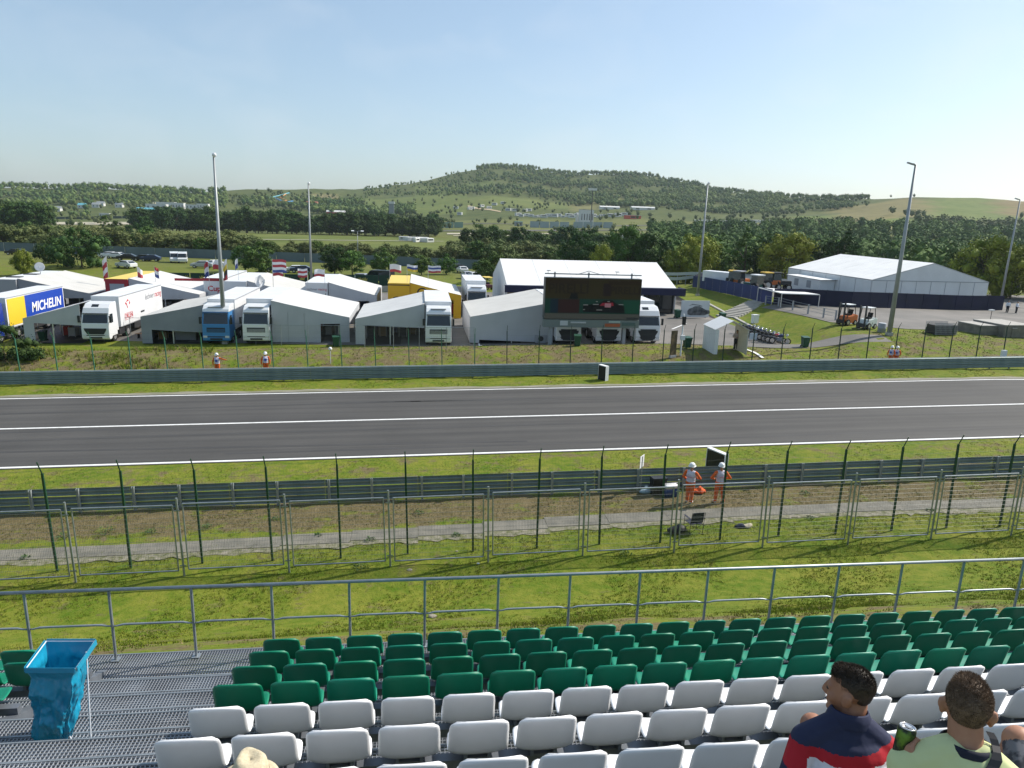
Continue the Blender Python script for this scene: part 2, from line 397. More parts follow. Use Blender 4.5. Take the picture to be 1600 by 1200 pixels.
# ------------------------------------------------------------------ sheets laid on the ground
def strip(name, xa, xb, ya, yb, up, M, kind='structure', nxs=60, nys=2, zf=None):
    # ya, yb may be functions of x
    fa=ya if callable(ya) else (lambda x:ya); fb=yb if callable(yb) else (lambda x:yb)
    V=[];Fq=[]
    for i in range(nxs+1):
        x=xa+(xb-xa)*i/nxs
        for j in range(nys+1):
            y=fa(x)+(fb(x)-fa(x))*j/nys
            V.append((x,y,(zf(x,y) if zf else Hs(x,y))+up))
    for i in range(nxs):
        for j in range(nys):
            a_=i*(nys+1)+j; Fq.append((a_,a_+nys+1,a_+nys+2,a_+1))
    o=link(name,np_mesh(name,V,Fq,M)); tag(o,kind=kind); return o
def asphalt(name,c,c2,streak=(.02,2.2,1),scale=1.0):
    M=bpy.data.materials.new(name); M.use_nodes=True; n=M.node_tree.nodes; L=M.node_tree.links; b=n['Principled BSDF']
    b.inputs['Roughness'].default_value=.8; b.inputs['Specular IOR Level'].default_value=.3
    pos=n.new('ShaderNodeNewGeometry').outputs['Position']
    mp=n.new('ShaderNodeMapping'); mp.inputs['Scale'].default_value=streak; L.new(pos,mp.inputs['Vector'])
    t=n.new('ShaderNodeTexNoise'); t.inputs['Scale'].default_value=scale; t.inputs['Detail'].default_value=6; L.new(mp.outputs[0],t.inputs['Vector'])
    r=n.new('ShaderNodeValToRGB'); r.color_ramp.elements[0].position=.3; r.color_ramp.elements[1].position=.7
    r.color_ramp.elements[0].color=(*c,1); r.color_ramp.elements[1].color=(*c2,1); L.new(t.outputs[0],r.inputs[0])
    t2=n.new('ShaderNodeTexNoise'); t2.inputs['Scale'].default_value=.22; t2.inputs['Detail'].default_value=5; L.new(pos,t2.inputs['Vector'])
    t3=n.new('ShaderNodeTexNoise'); t3.inputs['Scale'].default_value=22; t3.inputs['Detail'].default_value=3; L.new(pos,t3.inputs['Vector'])
    m1=n.new('ShaderNodeMath'); m1.operation='MULTIPLY_ADD'; m1.inputs[1].default_value=.5; m1.inputs[2].default_value=.5; L.new(t2.outputs[0],m1.inputs[0])
    m2=n.new('ShaderNodeMath'); m2.operation='MULTIPLY_ADD'; m2.inputs[1].default_value=.7; L.new(t3.outputs[0],m2.inputs[0]); L.new(m1.outputs[0],m2.inputs[2])
    h=n.new('ShaderNodeHueSaturation'); L.new(r.outputs[0],h.inputs['Color']); L.new(m2.outputs[0],h.inputs['Value'])
    L.new(h.outputs[0],b.inputs['Base Color'])
    return M
A_TR=asphalt('track_asphalt',(.052,.050,.048),(.078,.074,.069),streak=(.012,1.0,1),scale=1.6)
A_PD=asphalt('paddock_asphalt',(.12,.115,.105),(.18,.165,.15),streak=(.3,.3,.3))
PAINT=mat('road_paint',(.80,.80,.78),.6,c2=(.62,.62,.60),scale=3,lo=.45,hi=.8,world=True)
tz=lambda x,y: GR*min(max(x,-70),45)
strip('track',-150,150,35.35,49.75,.02,A_TR,nxs=120,zf=tz)
for nm,y0,y1 in (('white_line',35.47,35.68),('white_line',42.22,42.42),('white_line',49.3,49.48)):
    strip(nm,-150,150,y0,y1,.026,PAINT,nxs=120,nys=1,zf=tz)
TYRE=mat('tyre_rubber_mark',(.046,.044,.043),.75,c2=(.066,.063,.060),scale=1.2,world=True,stretch=(.25,4,1),lo=.3,hi=.7)
for k,(xa,xb,y0,y1,bow) in enumerate(((-60,70,39.0,40.6,.5),(-60,70,40.7,42.0,.45),(-10,46,36.6,37.6,-.3),(-34,30,45.0,46.4,.6),(-6,60,46.6,45.2,-.4),(-44,6,38.1,37.2,.2))):
    fm_=lambda x,a_=xa,b_=xb,p=y0,q=y1,w_=bow: p+(q-p)*(x-a_)/(b_-a_)+w_*math.sin(math.pi*(x-a_)/(b_-a_))
    strip('tyre_mark',xa,xb,fm_,lambda x,f_=fm_:f_(x)+.26,.0235,TYRE,nxs=60,nys=1,zf=tz)
DUST=mat('dusty_kerb',(.27,.25,.21),.9,c2=(.17,.17,.10),scale=1.6,world=True,stretch=(.4,2,1))
strip('dusty_strip',-150,150,49.75,lambda x:50.35+.12*math.sin(x*.7)+.08*math.sin(x*2.3),.022,DUST,nxs=300,zf=tz)
CONC=mat('worn_concrete',(.215,.20,.165),.9,c2=(.145,.138,.115),scale=1.8,bump=.3,bscale=16,world=True)
CONC2=mat('gravelly_concrete',(.27,.245,.19),.95,c2=(.13,.135,.06),scale=4.5,bump=.5,bscale=20,world=True)
# service path of concrete slabs, each slab a piece
path=bpy.data.objects.new('service_path',None); COL.objects.link(path); tag(path,kind='structure')
for k in range(-20,24):
    x0=k*2.6; 
    b=MB(); q=[]
    e=rnd.uniform(-.04,.04); w0=25.95+.35*math.sin(k*.35)+0.012*x0; w1=w0+.92
    for (x,y) in ((x0+.006,w0+e*.3),(x0+2.594,w0+e*.3),(x0+2.594,w1+e),(x0+.006,w1+e)): q.append((x,y,Hs(x,y)+.035+rnd.uniform(-.003,.003)))
    b.slab(q,.12); b.build('slab',CONC,path)
for k in range(-20,24):
    # crumbling edge course on the grass side
    x0=k*2.6; b=MB(); w0=25.95+.35*math.sin(k*.35)+0.012*x0
    n_=7; top=[(x0+2.6*i/n_,w0-.02) for i in range(n_+1)]; bot=[(x0+2.6*i/n_,w0-.30-rnd.uniform(0,.28)) for i in range(n_+1)]
    for i in range(n_):
        q=[(bot[i][0],bot[i][1],0),(bot[i+1][0],bot[i+1][1],0),(top[i+1][0],top[i+1][1],0),(top[i][0],top[i][1],0)]
        b.add([(x,y,Hs(x,y)+.022) for x,y,_ in q],[(0,1,2,3)])
    b.build('edge_course',CONC2,path)
# paddock surfaces
def foot_x(y): return 35.0+(y-62.0)*(6.4/39.0)
V=[];Fq=[]; NX,NY=60,50
for i in range(NX+1):
    for j in range(NY+1):
        u=i/NX; v=j/NY
        xa=-95.0; 
        y0=lambda x: 66.6-.165*x
        # iterate x for this v
        x=xa+(36-xa)*u; yb=113.0
        y=y0(x)+(yb-y0(x))*v
        x=min(x,foot_x(y)+ (1.0 if y<70 else 0)) if u==1 else xa+(foot_x(y)-xa)*u
        V.append((x,y,Hs(x,y)+.03))
for i in range(NX):
    for j in range(NY):
        a_=i*(NY+1)+j; Fq.append((a_,a_+NY+1,a_+NY+2,a_+1))
o=link('paddock_ground',np_mesh('paddock_ground',V,Fq,A_PD)); tag(o,kind='structure')
strip('terrace_ground',49.5,170,66.3,128,.035,A_PD,nxs=60,nys=30)
strip('terrace_ground',43.5,49.5,lambda x:70.5-(x-43.5)*.7,lambda x:86-(x-43.5)*0.0,.035,A_PD,nxs=8,nys=16)
strip('access_road',36,44.2,lambda x:60.9,lambda x:63.6-.1*(x-36),.03,A_PD,nxs=10,nys=4)
# painted lines in the paddock
for (p,q,wd) in (((1066,505),(1180,480),.0),):
    pass
def ground_line(pxs,wd,up,M,name='painted_line',n=14):
    pts=[G(*p) for p in pxs]; V=[];Fq=[]
    P=[]
    for i in range(len(pts)-1):
        for k in range(n): P.append(pts[i].lerp(pts[i+1],k/n))
    P.append(pts[-1])
    for i,p in enumerate(P):
        d=(P[min(i+1,len(P)-1)]-P[max(i-1,0)]); s_=Vector((d.y,-d.x,0)).normalized()*wd/2
        for q in (p-s_,p+s_): V.append((q.x,q.y,Hs(q.x,q.y)+up))
    for i in range(len(P)-1): Fq.append((2*i,2*i+1,2*i+3,2*i+2))
    o=link(name,np_mesh(name,V,Fq,M)); tag(o,kind='structure'); return o
ground_line([(1164,546),(1178,551),(1192,560)],.28,.055,PAINT)
ground_line([(1050,515),(1072,506)],.2,.055,PAINT); ground_line([(745,520),(752,541)],.15,.055,PAINT)
# ------------------------------------------------------------------ grass blades (uncountable)
GRM=[]
for i,(c,c2) in enumerate((((.100,.165,.012),(.230,.240,.030)),((.27,.225,.10),(.14,.115,.045)),((.075,.130,.010),(.145,.190,.020)))):
    GRM.append(mat(('grass_blades','straw_blades','dark_blades')[i],c,.8,c2=c2,scale=1.3,world=True,spec=.15,detail=6,lo=.32,hi=.68))
def blades(name,label,N,xr,yr,h,wd,dry_p,msk=None,yw=None,clump=6):
    nC=N//clump
    cx=npr.uniform(*xr,nC); cy=npr.uniform(0,1,nC)
    cy=yr[0]+(yr[1]-yr[0])*(cy**(yw or 1))
    if msk is not None:
        k=msk(cx,cy); cx,cy=cx[k],cy[k]; nC=len(cx)
    x=np.repeat(cx,clump)+npr.normal(0,.035,nC*clump); y=np.repeat(cy,clump)+npr.normal(0,.035,nC*clump)
    n=len(x); z=H(x,y)-.01
    hs=np.repeat(npr.uniform(.5,1.25,nC),clump)*h*npr.uniform(.6,1.2,n); an=npr.uniform(0,np.pi*2,n); ln=npr.uniform(.1,.8,n)*hs
    dx,dy=np.cos(an),np.sin(an); a2=npr.uniform(0,np.pi*2,n)
    V=np.zeros((n,3,3)); V[:,0]=np.stack([x-dx*wd,y-dy*wd,z],-1); V[:,1]=np.stack([x+dx*wd,y+dy*wd,z],-1)
    V[:,2]=np.stack([x+np.cos(a2)*ln,y+np.sin(a2)*ln,z+hs],-1)
    mi=(np.repeat(npr.uniform(0,1,nC)<(dry_p(cx,cy) if callable(dry_p) else dry_p),clump)).astype(np.int32)
    dk=np.repeat(npr.uniform(0,1,nC)<.14,clump); mi[dk&(mi==0)]=2
    me=np_mesh(name,V.reshape(-1,3),np.arange(n*3).reshape(-1,3),GRM,midx=mi)
    o=link(name,me); tag(o,label,'grass',kind='stuff'); return o
dirt=lambda x,y: (np.sin(x*1.3+1)+np.sin(x*.55-y*.8)+np.sin(y*2.1+x*.3))/3
blades('bank_grass','short green grass on the bank below the grandstand rail',230000,(-16,26),(9.0,23.4),.062,.010,
       lambda x,y:.12+.4*(y<13)+.12*(dirt(x,y)>.2), lambda x,y:(np.abs(x-1.5)<.75*y+6)&((y>14.0)|((dirt(x,y)<.1)&(npr.uniform(0,1,len(x))<.5))|(npr.uniform(0,1,len(x))<.12)),clump=5)
blades('verge_grass','green grass between the two fences and the concrete path',60000,(-22,36),(23.3,25.9),.07,.008,.12,clump=6)
blades('path_weeds','sparse grass tufts growing over the concrete path',9000,(-22,36),(25.3,27.2),.07,.009,.2,clump=9)
blades('rough_grass','dry rough grass between the concrete path and the near barrier',60000,(-24,40),(27.0,29.6),.06,.009,.62,clump=6)
blades('track_verge_grass','mown grass strip between the near barrier and the track',50000,(-28,45),(29.9,35.2),.045,.009,.34,clump=6)
blades('far_verge_grass','mown grass strip on the far side of the track',40000,(-38,62),(50.4,53.6),.05,.012,.15,clump=6)
blades('far_bank_grass','rough grass on the bank behind the far barrier',70000,(-45,75),(54.2,66),.10,.016,
       lambda x,y:np.where(x<22,.42,.25),lambda x,y:(y<66.2-.165*np.minimum(x,36))|(x>44)&(y<66),clump=6)
bx_=blades('bank_brush','dark rough brush and tall weeds on the left bank behind the far barrier',26000,(-48,-17),(55.2,63),.42,.02,.30,
       lambda x,y:(y<70)&(npr.uniform(0,1,len(x))<np.clip(.35+.9*(np.sin(x*.8+1)+np.sin(y*1.1+x*.5))*.5,.05,1)),clump=9)
# weeds: clumps of leaves one can tell apart
WEED=mat('weed_leaf',(.045,.105,.022),.7,c2=(.08,.15,.03),scale=5)
def weed(label,loc,r,h,n=60):
    b=MB(); 
    for i in range(n):
        a_=rnd.uniform(0,6.28); rr=r*math.sqrt(rnd.random()); p=Vector((math.cos(a_)*rr,math.sin(a_)*rr,h*rnd.uniform(.1,1)*(1-.5*rr/r)))
        l=Vector((math.cos(a_+rnd.uniform(-1,1)),math.sin(a_+rnd.uniform(-1,1)),rnd.uniform(.1,1.2))).normalized()*rnd.uniform(.05,.11)
        s_=l.cross(Vector((rnd.uniform(-1,1),rnd.uniform(-1,1),1))).normalized()*.018
        b.add([p,p+l*.5+s_,p+l,p+l*.5-s_],[(0,1,2,3)])
        if i%6==0: b.tube((0,0,0),p,.004,.002,4)
    o=b.build('weed_clump',WEED,loc=loc); tag(o,label,'weed','weeds along the service path'); return o
for i,(p,r,h,l) in enumerate([((165,834),.34,.34,'biggest green weed clump on dry grass behind second mesh panel from left'),
    ((98,840),.22,.22,'weed clump beside the second tall green post from the left'),((236,833),.16,.16,'small weed tuft right of the biggest weed clump'),
    ((323,826),.2,.2,'weed clump just right of the third mesh fence post'),((40,873),.14,.14,'weed growing at the edge of the concrete path far left'),
    ((432,812),.15,.13,'weed tuft on dry grass behind the third mesh panel'),((497,838),.11,.14,'thin weed growing in the middle of the concrete path'),
    ((579,845),.16,.2,'weed at path edge between fourth and fifth mesh posts'),((655,804),.2,.16,'low weed patch near the barrier behind fifth panel'),
    ((713,838),.12,.14,'weed at path edge by the green post right of centre'),((564,888),.26,.12,'flat dark weed on the bank below the fourth mesh panel'),
    ((977,868),.22,.16,'bushy weed on the bank below the marshals'),((1257,772),.2,.15,'weed near the barrier behind the right-hand panels'),
    ((1266,811),.12,.15,'weed at path edge right of the dropped clothes'),((1453,799),.12,.14,'weed on the path edge behind the rightmost panels')]):
    weed(l,G(*p),r,h,int(40+150*r))
STONE=mat('pale_stone',(.32,.29,.23),.9,c2=(.2,.18,.14),scale=8,bump=.4)
for i,(p,s_,l) in enumerate([((640,892),.22,'largest pale stone on the bank below the fifth mesh panel'),((747,881),.12,'white scrap of paper on the grass left of the sixth mesh post'),
    ((676,883),.10,'small pale stone on the bank left of the white scrap'),((675,965),.28,'flat pale rock near the grandstand rail left of centre'),((714,862),.12,'pale stone at the foot of the tall green fence')]):
    b=MB(); b.ball((0,0,s_*.15),s_*.5,8,5,(1,.7,.4)); 
    b.v=[(x*(1+.18*math.sin(9*y+x*31+i)),y*(1+.2*math.cos(13*x)),z) for x,y,z in b.v]
    tag(b.build('stone',STONE if 'paper' not in l else PAINT,loc=G(*p)),l,'stone' if 'paper' not in l else 'litter')
# ================================================================== GRANDSTAND
GALV=mat('galvanised_steel',(.34,.37,.39),.45,c2=(.26,.29,.31),scale=5,metal=.55,bump=.05,bscale=30)
GALV_D=mat('galvanised_grating',(.33,.36,.40),.55,c2=(.25,.26,.28),scale=2.2,metal=.35,lo=.3,hi=.7)
GALV_BL=mat('galvanised_beam',(.20,.22,.25),.5,metal=.4,c2=(.15,.165,.19),scale=4)
GREENP=mat('green_seat_plastic',(.001,.205,.115),.40,c2=(.000,.170,.094),scale=3,spec=.45,rand=.10)
WHITEP=mat('white_seat_plastic',(.80,.80,.805),.4,c2=(.75,.75,.755),scale=3,spec=.45,rand=.03)
ROW0,STEP,RISE,DECK0=7.96,.725,.32,6.55
def deck_z(r): return DECK0+RISE*r
def row_y(r): return ROW0-STEP*r
stand=bpy.data.objects.new('grandstand_deck',None); COL.objects.link(stand)
tag(stand,'galvanised steel grating terraces of the grandstand under the seats','grandstand')
def grating(x0,x1,y0,y1,z,px=.034,py=.036,wx=.0062,wy=.0075):
    V=[];Fq=[]
    def bar(a0,a1,b0,b1,zz,d):
        o=len(V)
        V.extend([(a0,b0,zz-d),(a1,b0,zz-d),(a1,b1,zz-d),(a0,b1,zz-d),(a0,b0,zz),(a1,b0,zz),(a1,b1,zz),(a0,b1,zz)])
        Fq.extend([(o+4,o+5,o+6,o+7),(o,o+1,o+5,o+4),(o+1,o+2,o+6,o+5),(o+2,o+3,o+7,o+6),(o+3,o,o+4,o+7)])
    x=x0
    while x<x1: bar(x,x+wx,y0,y1,z,.028); x+=px
    y=y0
    while y<y1: bar(x0,x1,y,y+wy,z-.002,.016); y+=py
    return V,Fq
XL,XR=-9.0,13.0
for r in range(0,10):
    yb=row_y(r)-.06; yf=yb+STEP if r else 8.92
    V,Fq=grating(XL if r<8 else -5,XR if r<8 else 6,yb,yf-.005,deck_z(r))
    o=link('grating',np_mesh('grating',V,Fq,GALV_D),stand); tag(o,kind='stuff')
    b=MB(); b.bb(XL,XR,yf-.004,yf+.012,deck_z(r)-.06,deck_z(r)+.004); b.bb(XL,XR,yb-.004,yb+.006,deck_z(r)-.05,deck_z(r)+.003)
    b.build('edge_angle',GALV,stand)
    if r>0:
        pass
    # panel seams of the aisle grating
    b=MB()
    for yy in (yb+.235,yb+.48): b.bb(-3.98,-1.98,yy,yy+.016,deck_z(r)-.03,deck_z(r)+.004)
    b.build('seam_bar',GALV,stand)
    # seat beams (square tube on short stubs)
    if r<8:
        for (xa,xb_) in ((XL,-3.95),(-1.95,XR)):
            b=MB(); b.bb(xa,xb_,row_y(r)+.17,row_y(r)+.25,deck_z(r)+.20,deck_z(r)+.28)
            x=xa+.3
            while x<xb_:
                b.bb(x-.025,x+.025,row_y(r)+.18,row_y(r)+.24,deck_z(r),deck_z(r)+.20); b.bb(x-.06,x+.06,row_y(r)+.15,row_y(r)+.27,deck_z(r)+.003,deck_z(r)+.012); x+=1.5
            b.build('seat_beam',GALV_BL,stand)
for x in (-8.5,-4.0,-1.9,1.6,5.1,8.6,12.1):
    b=MB(); q=[(8.8,6.46),(8.8,6.34),(1.4,9.6),(1.4,9.72)]
    b.ext([(y,z) for y,z in q],x-.05,x+.05,'x'); 
    for y in (8.5,6.5,4.5,2.5): b.bb(x-.04,x+.04,y-.04,y+.04,5.6,6.45+(8.8-y)*.44)
    b.build('support_frame',GALV_BL,stand)
# ------------------------------------------------------------------ seat
def seat_shell():
    prof=[(.010,.743),(.003,.740),(.000,.728),(.004,.705),(.014,.670),(.028,.620),(.042,.555),(.056,.488),(.074,.430),(.104,.390),(.146,.370),(.20,.364),(.26,.366),(.32,.371),(.36,.372),(.385,.362),(.396,.340)]
    P=[Vector((0,y,z)) for y,z in prof]
    nu=17; nv=len(P); V=[]
    for layer in (0,1):
        for j in range(nv):
            t=(P[min(j+1,nv-1)]-P[max(j-1,0)]).normalized(); nrm=Vector((0,-t.z,t.y))   # outward (underside / rear)
            if nrm.y>0 and j<6: nrm=-nrm
            back=max(0,min(1,1-(j-2)/7)); pan=1-back
            hw=.217+.006*pan
            if j<5: hw=.217-(.052,.034,.017,.006,.001)[j]
            if j>11: hw=.223-(.002,.008,.022,.042,.06)[j-12]
            for i in range(nu):
                u=-1+2*i/(nu-1); uu=math.copysign(abs(u)**.85,u)
                x=uu*hw; side=abs(u)**4
                p=P[j].copy(); p.x=x
                # back wraps forward at the sides, pan curls up
                p.y+=(.026*u*u+.012*side)*(1 if j<8 else max(0,(12-j)/5))-.010*(1-u*u)*back
                p.z+=.016*side*pan*(1 if j<14 else .3)-.008*(1-u*u)*pan
                if j<9: p.z-=(.024*u*u+.014*abs(u)**6)*(1-j/9)
                th=.016 if 0<i<nu-1 and 0<j<nv-1 else .006
                if layer: p=p+ (Vector((0,1,0))*th if j<7 else Vector((0,0,1))*th if j>9 else Vector((0,.7,.7))*th)
                V.append(p)
    F_=[]; n=nu*nv
    for j in range(nv-1):
        for i in range(nu-1):
            a_=j*nu+i; F_.append((a_,a_+nu,a_+nu+1,a_+1)); F_.append((n+a_,n+a_+1,n+a_+nu+1,n+a_+nu))
    for i in range(nu-1):
        F_.append((i,i+1,n+i+1,n+i)); a_=(nv-1)*nu+i; F_.append((a_,n+a_,n+a_+1,a_+1))
    for j in range(nv-1):
        a_=j*nu; F_.append((a_,n+a_,n+a_+nu,a_+nu)); a_=j*nu+nu-1; F_.append((a_,a_+nu,n+a_+nu,n+a_))
    b=MB(); b.add(V,F_); me=b.mesh('shell',GREENP,True)
    bm=bmesh.new(); bm.from_mesh(me); bmesh.ops.recalc_face_normals(bm,faces=bm.faces)
    bm.to_mesh(me); bm.free()
    return me
SH_G=seat_shell(); SH_W=SH_G.copy(); SH_W.materials.clear(); SH_W.materials.append(WHITEP)
b=MB(); b.bb(-.09,.09,.165,.255,.281,.30); b.bb(-.10,-.075,.14,.34,.30,.372); b.bb(.075,.10,.14,.34,.30,.372); b.bb(-.10,.10,.30,.34,.34,.368)
BR=b.mesh('bracket',GALV_BL)
def ordn(n):
    base={1:'first',2:'second',3:'third',4:'fourth',5:'fifth',6:'sixth',7:'seventh',8:'eighth',9:'ninth',10:'tenth',11:'eleventh',12:'twelfth',13:'thirteenth',14:'fourteenth',15:'fifteenth',16:'sixteenth',17:'seventeenth',18:'eighteenth',19:'nineteenth'}
    if n in base: return base[n]
    tens={2:'twent',3:'thirt',4:'fort',5:'fift',6:'sixt',7:'sevent',8:'eight',9:'ninet',10:'hundr',11:'hundred-and-tent'}
    if n>=100: return '%dth'%n
    return tens[n//10]+('ieth' if n%10==0 else 'y-'+base[n%10])
ROWN=['front green row by the rail','second green row from the rail','third green row from the rail','green row just below the white seats','front white row below the men','second white row from the front','third white row from the front']
def seat(x,r,label,group):
    t=thing('stadium_seat',label,'seat',(x,row_y(r),deck_z(r)+rnd.uniform(-.002,.002)),rnd.uniform(-.012,.012),group)
    link('shell',SH_G if r<4 else SH_W,t); link('bracket',BR,t); return t
X0=[-1.66,-1.65,-1.64,-1.61,-1.58,-1.56,-1.54]
NS=[23,22,21,20,16,14,12]
for r in range(7):
    for i in range(NS[r]):
        x=X0[r]+.5*i
        col='green' if r<4 else 'white'
        seat(x,r,'%s plastic seat, %s from the aisle in the %s'%(col,ordn(i+1),ROWN[r]),'green stadium seats right of the aisle' if r<4 else 'white stadium seats right of the aisle')
LEFT=[[-4.62,-5.12],[-4.17,-4.67],[-4.28,-4.78],[-4.25]]
for r in range(3):
    for i,x in enumerate(LEFT[r]):
        seat(x,r,'green seat left of the aisle, %s, %s from the aisle'%(['front row','second row','third row'][r],ordn(i+1)),'green stadium seats left of the aisle')
# ------------------------------------------------------------------ handrail
RY=8.8; RZT=7.57
hr=thing('handrail','galvanised tube handrail along the front of the grandstand','railing')
b=MB(); b.tube((-9,RY,RZT),(14.2,RY,RZT),.0225,n=12); b.build('top_rail',GALV,hr,True)
px_=[-4.93+1.004*k for k in range(-4,20)]
for k,x in enumerate(px_):
    b=MB(); b.tube((x,RY,DECK0),(x,RY,RZT-.018),.0185,n=10); b.bb(x-.05,x+.05,RY-.05,RY+.05,DECK0+.004,DECK0+.014); b.build('post',GALV,hr,True if False else False)
    if k+1<len(px_):
        x1=px_[k+1]; b=MB(); zc=7.062
        b.path([(x+.016,RY,zc-.012),(x+.06,RY,zc-.010),(x+.13,RY,zc+.006),(x+.2,RY,zc+.008),(x1-.2,RY,zc+.008),(x1-.13,RY,zc+.006),(x1-.06,RY,zc-.010),(x1-.016,RY,zc-.012)],[.010,.011,.0145,.0145,.0145,.0145,.011,.010],10)
        b.build('mid_rail',GALV,hr,True)
# ------------------------------------------------------------------ blue rubbish bag on its stand
BAG=mat('blue_polythene',(.012,.29,.46),.28,c2=(.012,.24,.40),scale=2.5,spec=.5,bump=.25,bscale=7,bdist=.03,coat=.2)
WIREW=mat('white_enamel_wire',(.62,.66,.72),.4)
bz=deck_z(3); zt=8.34
C=[Vector(PZ(*p,zt)) for p in ((40,1043),(118,1043),(148,1000),(72,1000))]
base=[Vector(PZ(*p,bz+.02)) for p in ((44,1166),(106,1170),(126,1136),(66,1132))]
t=thing('rubbish_bag_stand','blue plastic rubbish bag hanging open on a wire stand in the aisle','bag stand',(base[0]+base[2])/2)
org=Vector(t.location)
from mathutils import noise as mnoise
b=MB(); N=120; rings=[]
def ringpt(q,u):
    u=(u%1)*4; i=int(u); f=u-i; a_=q[i%4].lerp(q[(i+1)%4],f); return a_
lv=60
for k in range(lv+1):
    s_=k/lv; q=[C[i].lerp(base[i],s_) for i in range(4)]; cen=(q[0]+q[1]+q[2]+q[3])/4
    ring=[]
    for i in range(N):
        u=i/N; p=ringpt(q,u); d=p-cen; d.z=0
        rn=min(1,s_*2.2)
        # towards the bottom: rounder, folded
        R_=d.normalized()*(.20-.05*s_); p2=cen+R_; p=p.lerp(Vector((p2.x,p2.y,p.z)),.55*rn)
        d=p-cen; d.z=0
        q3=Vector((math.cos(u*6.2832)*.9+s_*.55,math.sin(u*6.2832)*.9-s_*.35,s_*1.15+.5*u))
        rid=(1-2*abs(mnoise.noise(q3*2.1)))+.55*(1-2*abs(mnoise.noise(q3*4.6+Vector((3,1,7)))))+.28*(1-2*abs(mnoise.noise(q3*9.5+Vector((9,4,2)))))
        fold=.20*rn*(rid-.75)+.05*rn*math.sin(u*2*math.pi*3+s_*8)
        pinch=1-.10*math.exp(-((s_-.16)/.07)**2)-.16*max(0,s_-.86)/.14-.14*s_
        p=cen+Vector((d.x*(pinch+fold),d.y*(pinch+fold),p.z-cen.z))
        if s_>.9: p.z+=.02*math.sin(u*40)*(s_-.9)*10
        ring.append(p-org)
    rings.append(ring)
V=[p for r_ in rings for p in r_]; F_=[]
for k in range(lv):
    for i in range(N): F_.append((k*N+i,(k+1)*N+i,(k+1)*N+(i+1)%N,k*N+(i+1)%N))
cb=sum((p for p in rings[-1]),Vector())/N; V.append(cb); 
for i in range(N): F_.append((lv*N+i,len(V)-1,lv*N+(i+1)%N))
b.add(V,F_); b.build('bag',BAG,t,True)
b=MB()
for i in range(4):
    a_,c_=C[i]-org,C[(i+1)%4]-org; o_=Vector((0,0,.004)); 
    n_=(c_-a_).cross(Vector((0,0,1))).normalized()
    b.slab([a_+n_*.010+o_,c_+n_*.010+o_,c_+n_*.014-Vector((0,0,.045)),a_+n_*.014-Vector((0,0,.045))],.004)
b.build('folded_rim',BAG,t)
b=MB(); pts=[C[i]-org-Vector((0,0,.012)) for i in (0,1,2,3,0)]
for i in range(4): b.tube(pts[i],pts[i+1],.006,n=8)
b.build('hoop',WIREW,t)
foot=Vector(PZ(142,1156,bz+.012))-org; tl=(C[1]*.45+C[2]*.55)-org
b=MB(); b.tube(foot,tl,.007,n=8); b.build('leg',WIREW,t)
f0=Vector(PZ(113,1158,bz+.012))-org; f1=Vector(PZ(153,1154,bz+.012))-org
b=MB(); b.tube(f0,f1,.007,n=8); b.tube(f0,f0+Vector((-.2,.25,0)),.007,n=8); b.build('foot',WIREW,t)
# ================================================================== FENCES AND BARRIERS
GREENPOST=mat('green_painted_post',(.008,.045,.022),.5,c2=(.012,.062,.028),scale=3)
WIRE=mat('fence_wire',(.15,.165,.16),.5,metal=.2)
WIRE_D=mat('dark_fence_wire',(.035,.05,.04),.6)
RAILM=mat('barrier_steel',(.25,.31,.315),.5,c2=(.19,.245,.255),scale=1.4,metal=.35,bump=.05)
RAILT=mat('barrier_steel_pale',(.42,.46,.46),.45,metal=.3)
# ---- mesh panel fence (3.5 m panels)
MY=23.62
mf=thing('mesh_fence','galvanised fence of framed welded mesh panels above the grass bank','fence',(0,MY,0),rot=(0,TILT,0))
PW=3.52
mposts=[-11.55+PW*k-.0 for k in range(-4,15)]
pm=MB(); pm.tube((0,0,-.1),(0,0,2.92),.036,n=10); pm.bb(-.10,.10,-.05,-.03,.42,.46); pm.bb(-.10,.10,-.05,-.03,2.45,2.49); PMESH=pm.mesh('post',GALV)
fm=MB(); fw=PW-.34; z0,z1=.24,2.66
for x in (-fw/2,fw/2): fm.tube((x,0,z0),(x,0,z1),.025,n=8)
for z in (z0,z1): fm.tube((-fw/2,0,z),(fw/2,0,z),.028,n=8)
FMESH=fm.mesh('frame',GALV)
wm=MB(); x=-fw/2+.05
while x<fw/2: wm.tube((x,0,z0),(x,0,z1),.0030,n=3,cap=False); x+=.055
z=z0+.1
while z<z1: wm.tube((-fw/2,.004,z),(fw/2,.004,z),.0048,n=3,cap=False); z+=.17
WMESH=wm.mesh('welded_mesh',WIRE)
for k,x in enumerate(mposts):
    o=link('post',PMESH,mf,(x,0,0))
    if k+1<len(mposts):
        dz=rnd.uniform(-.04,.04); tw=rnd.uniform(-.006,.006)
        f=link('frame',FMESH,mf,(x+PW/2,.0,dz)); f.rotation_euler=(0,tw,0)
        wv=link('welded_mesh',WMESH,f); tag(wv,kind='stuff')
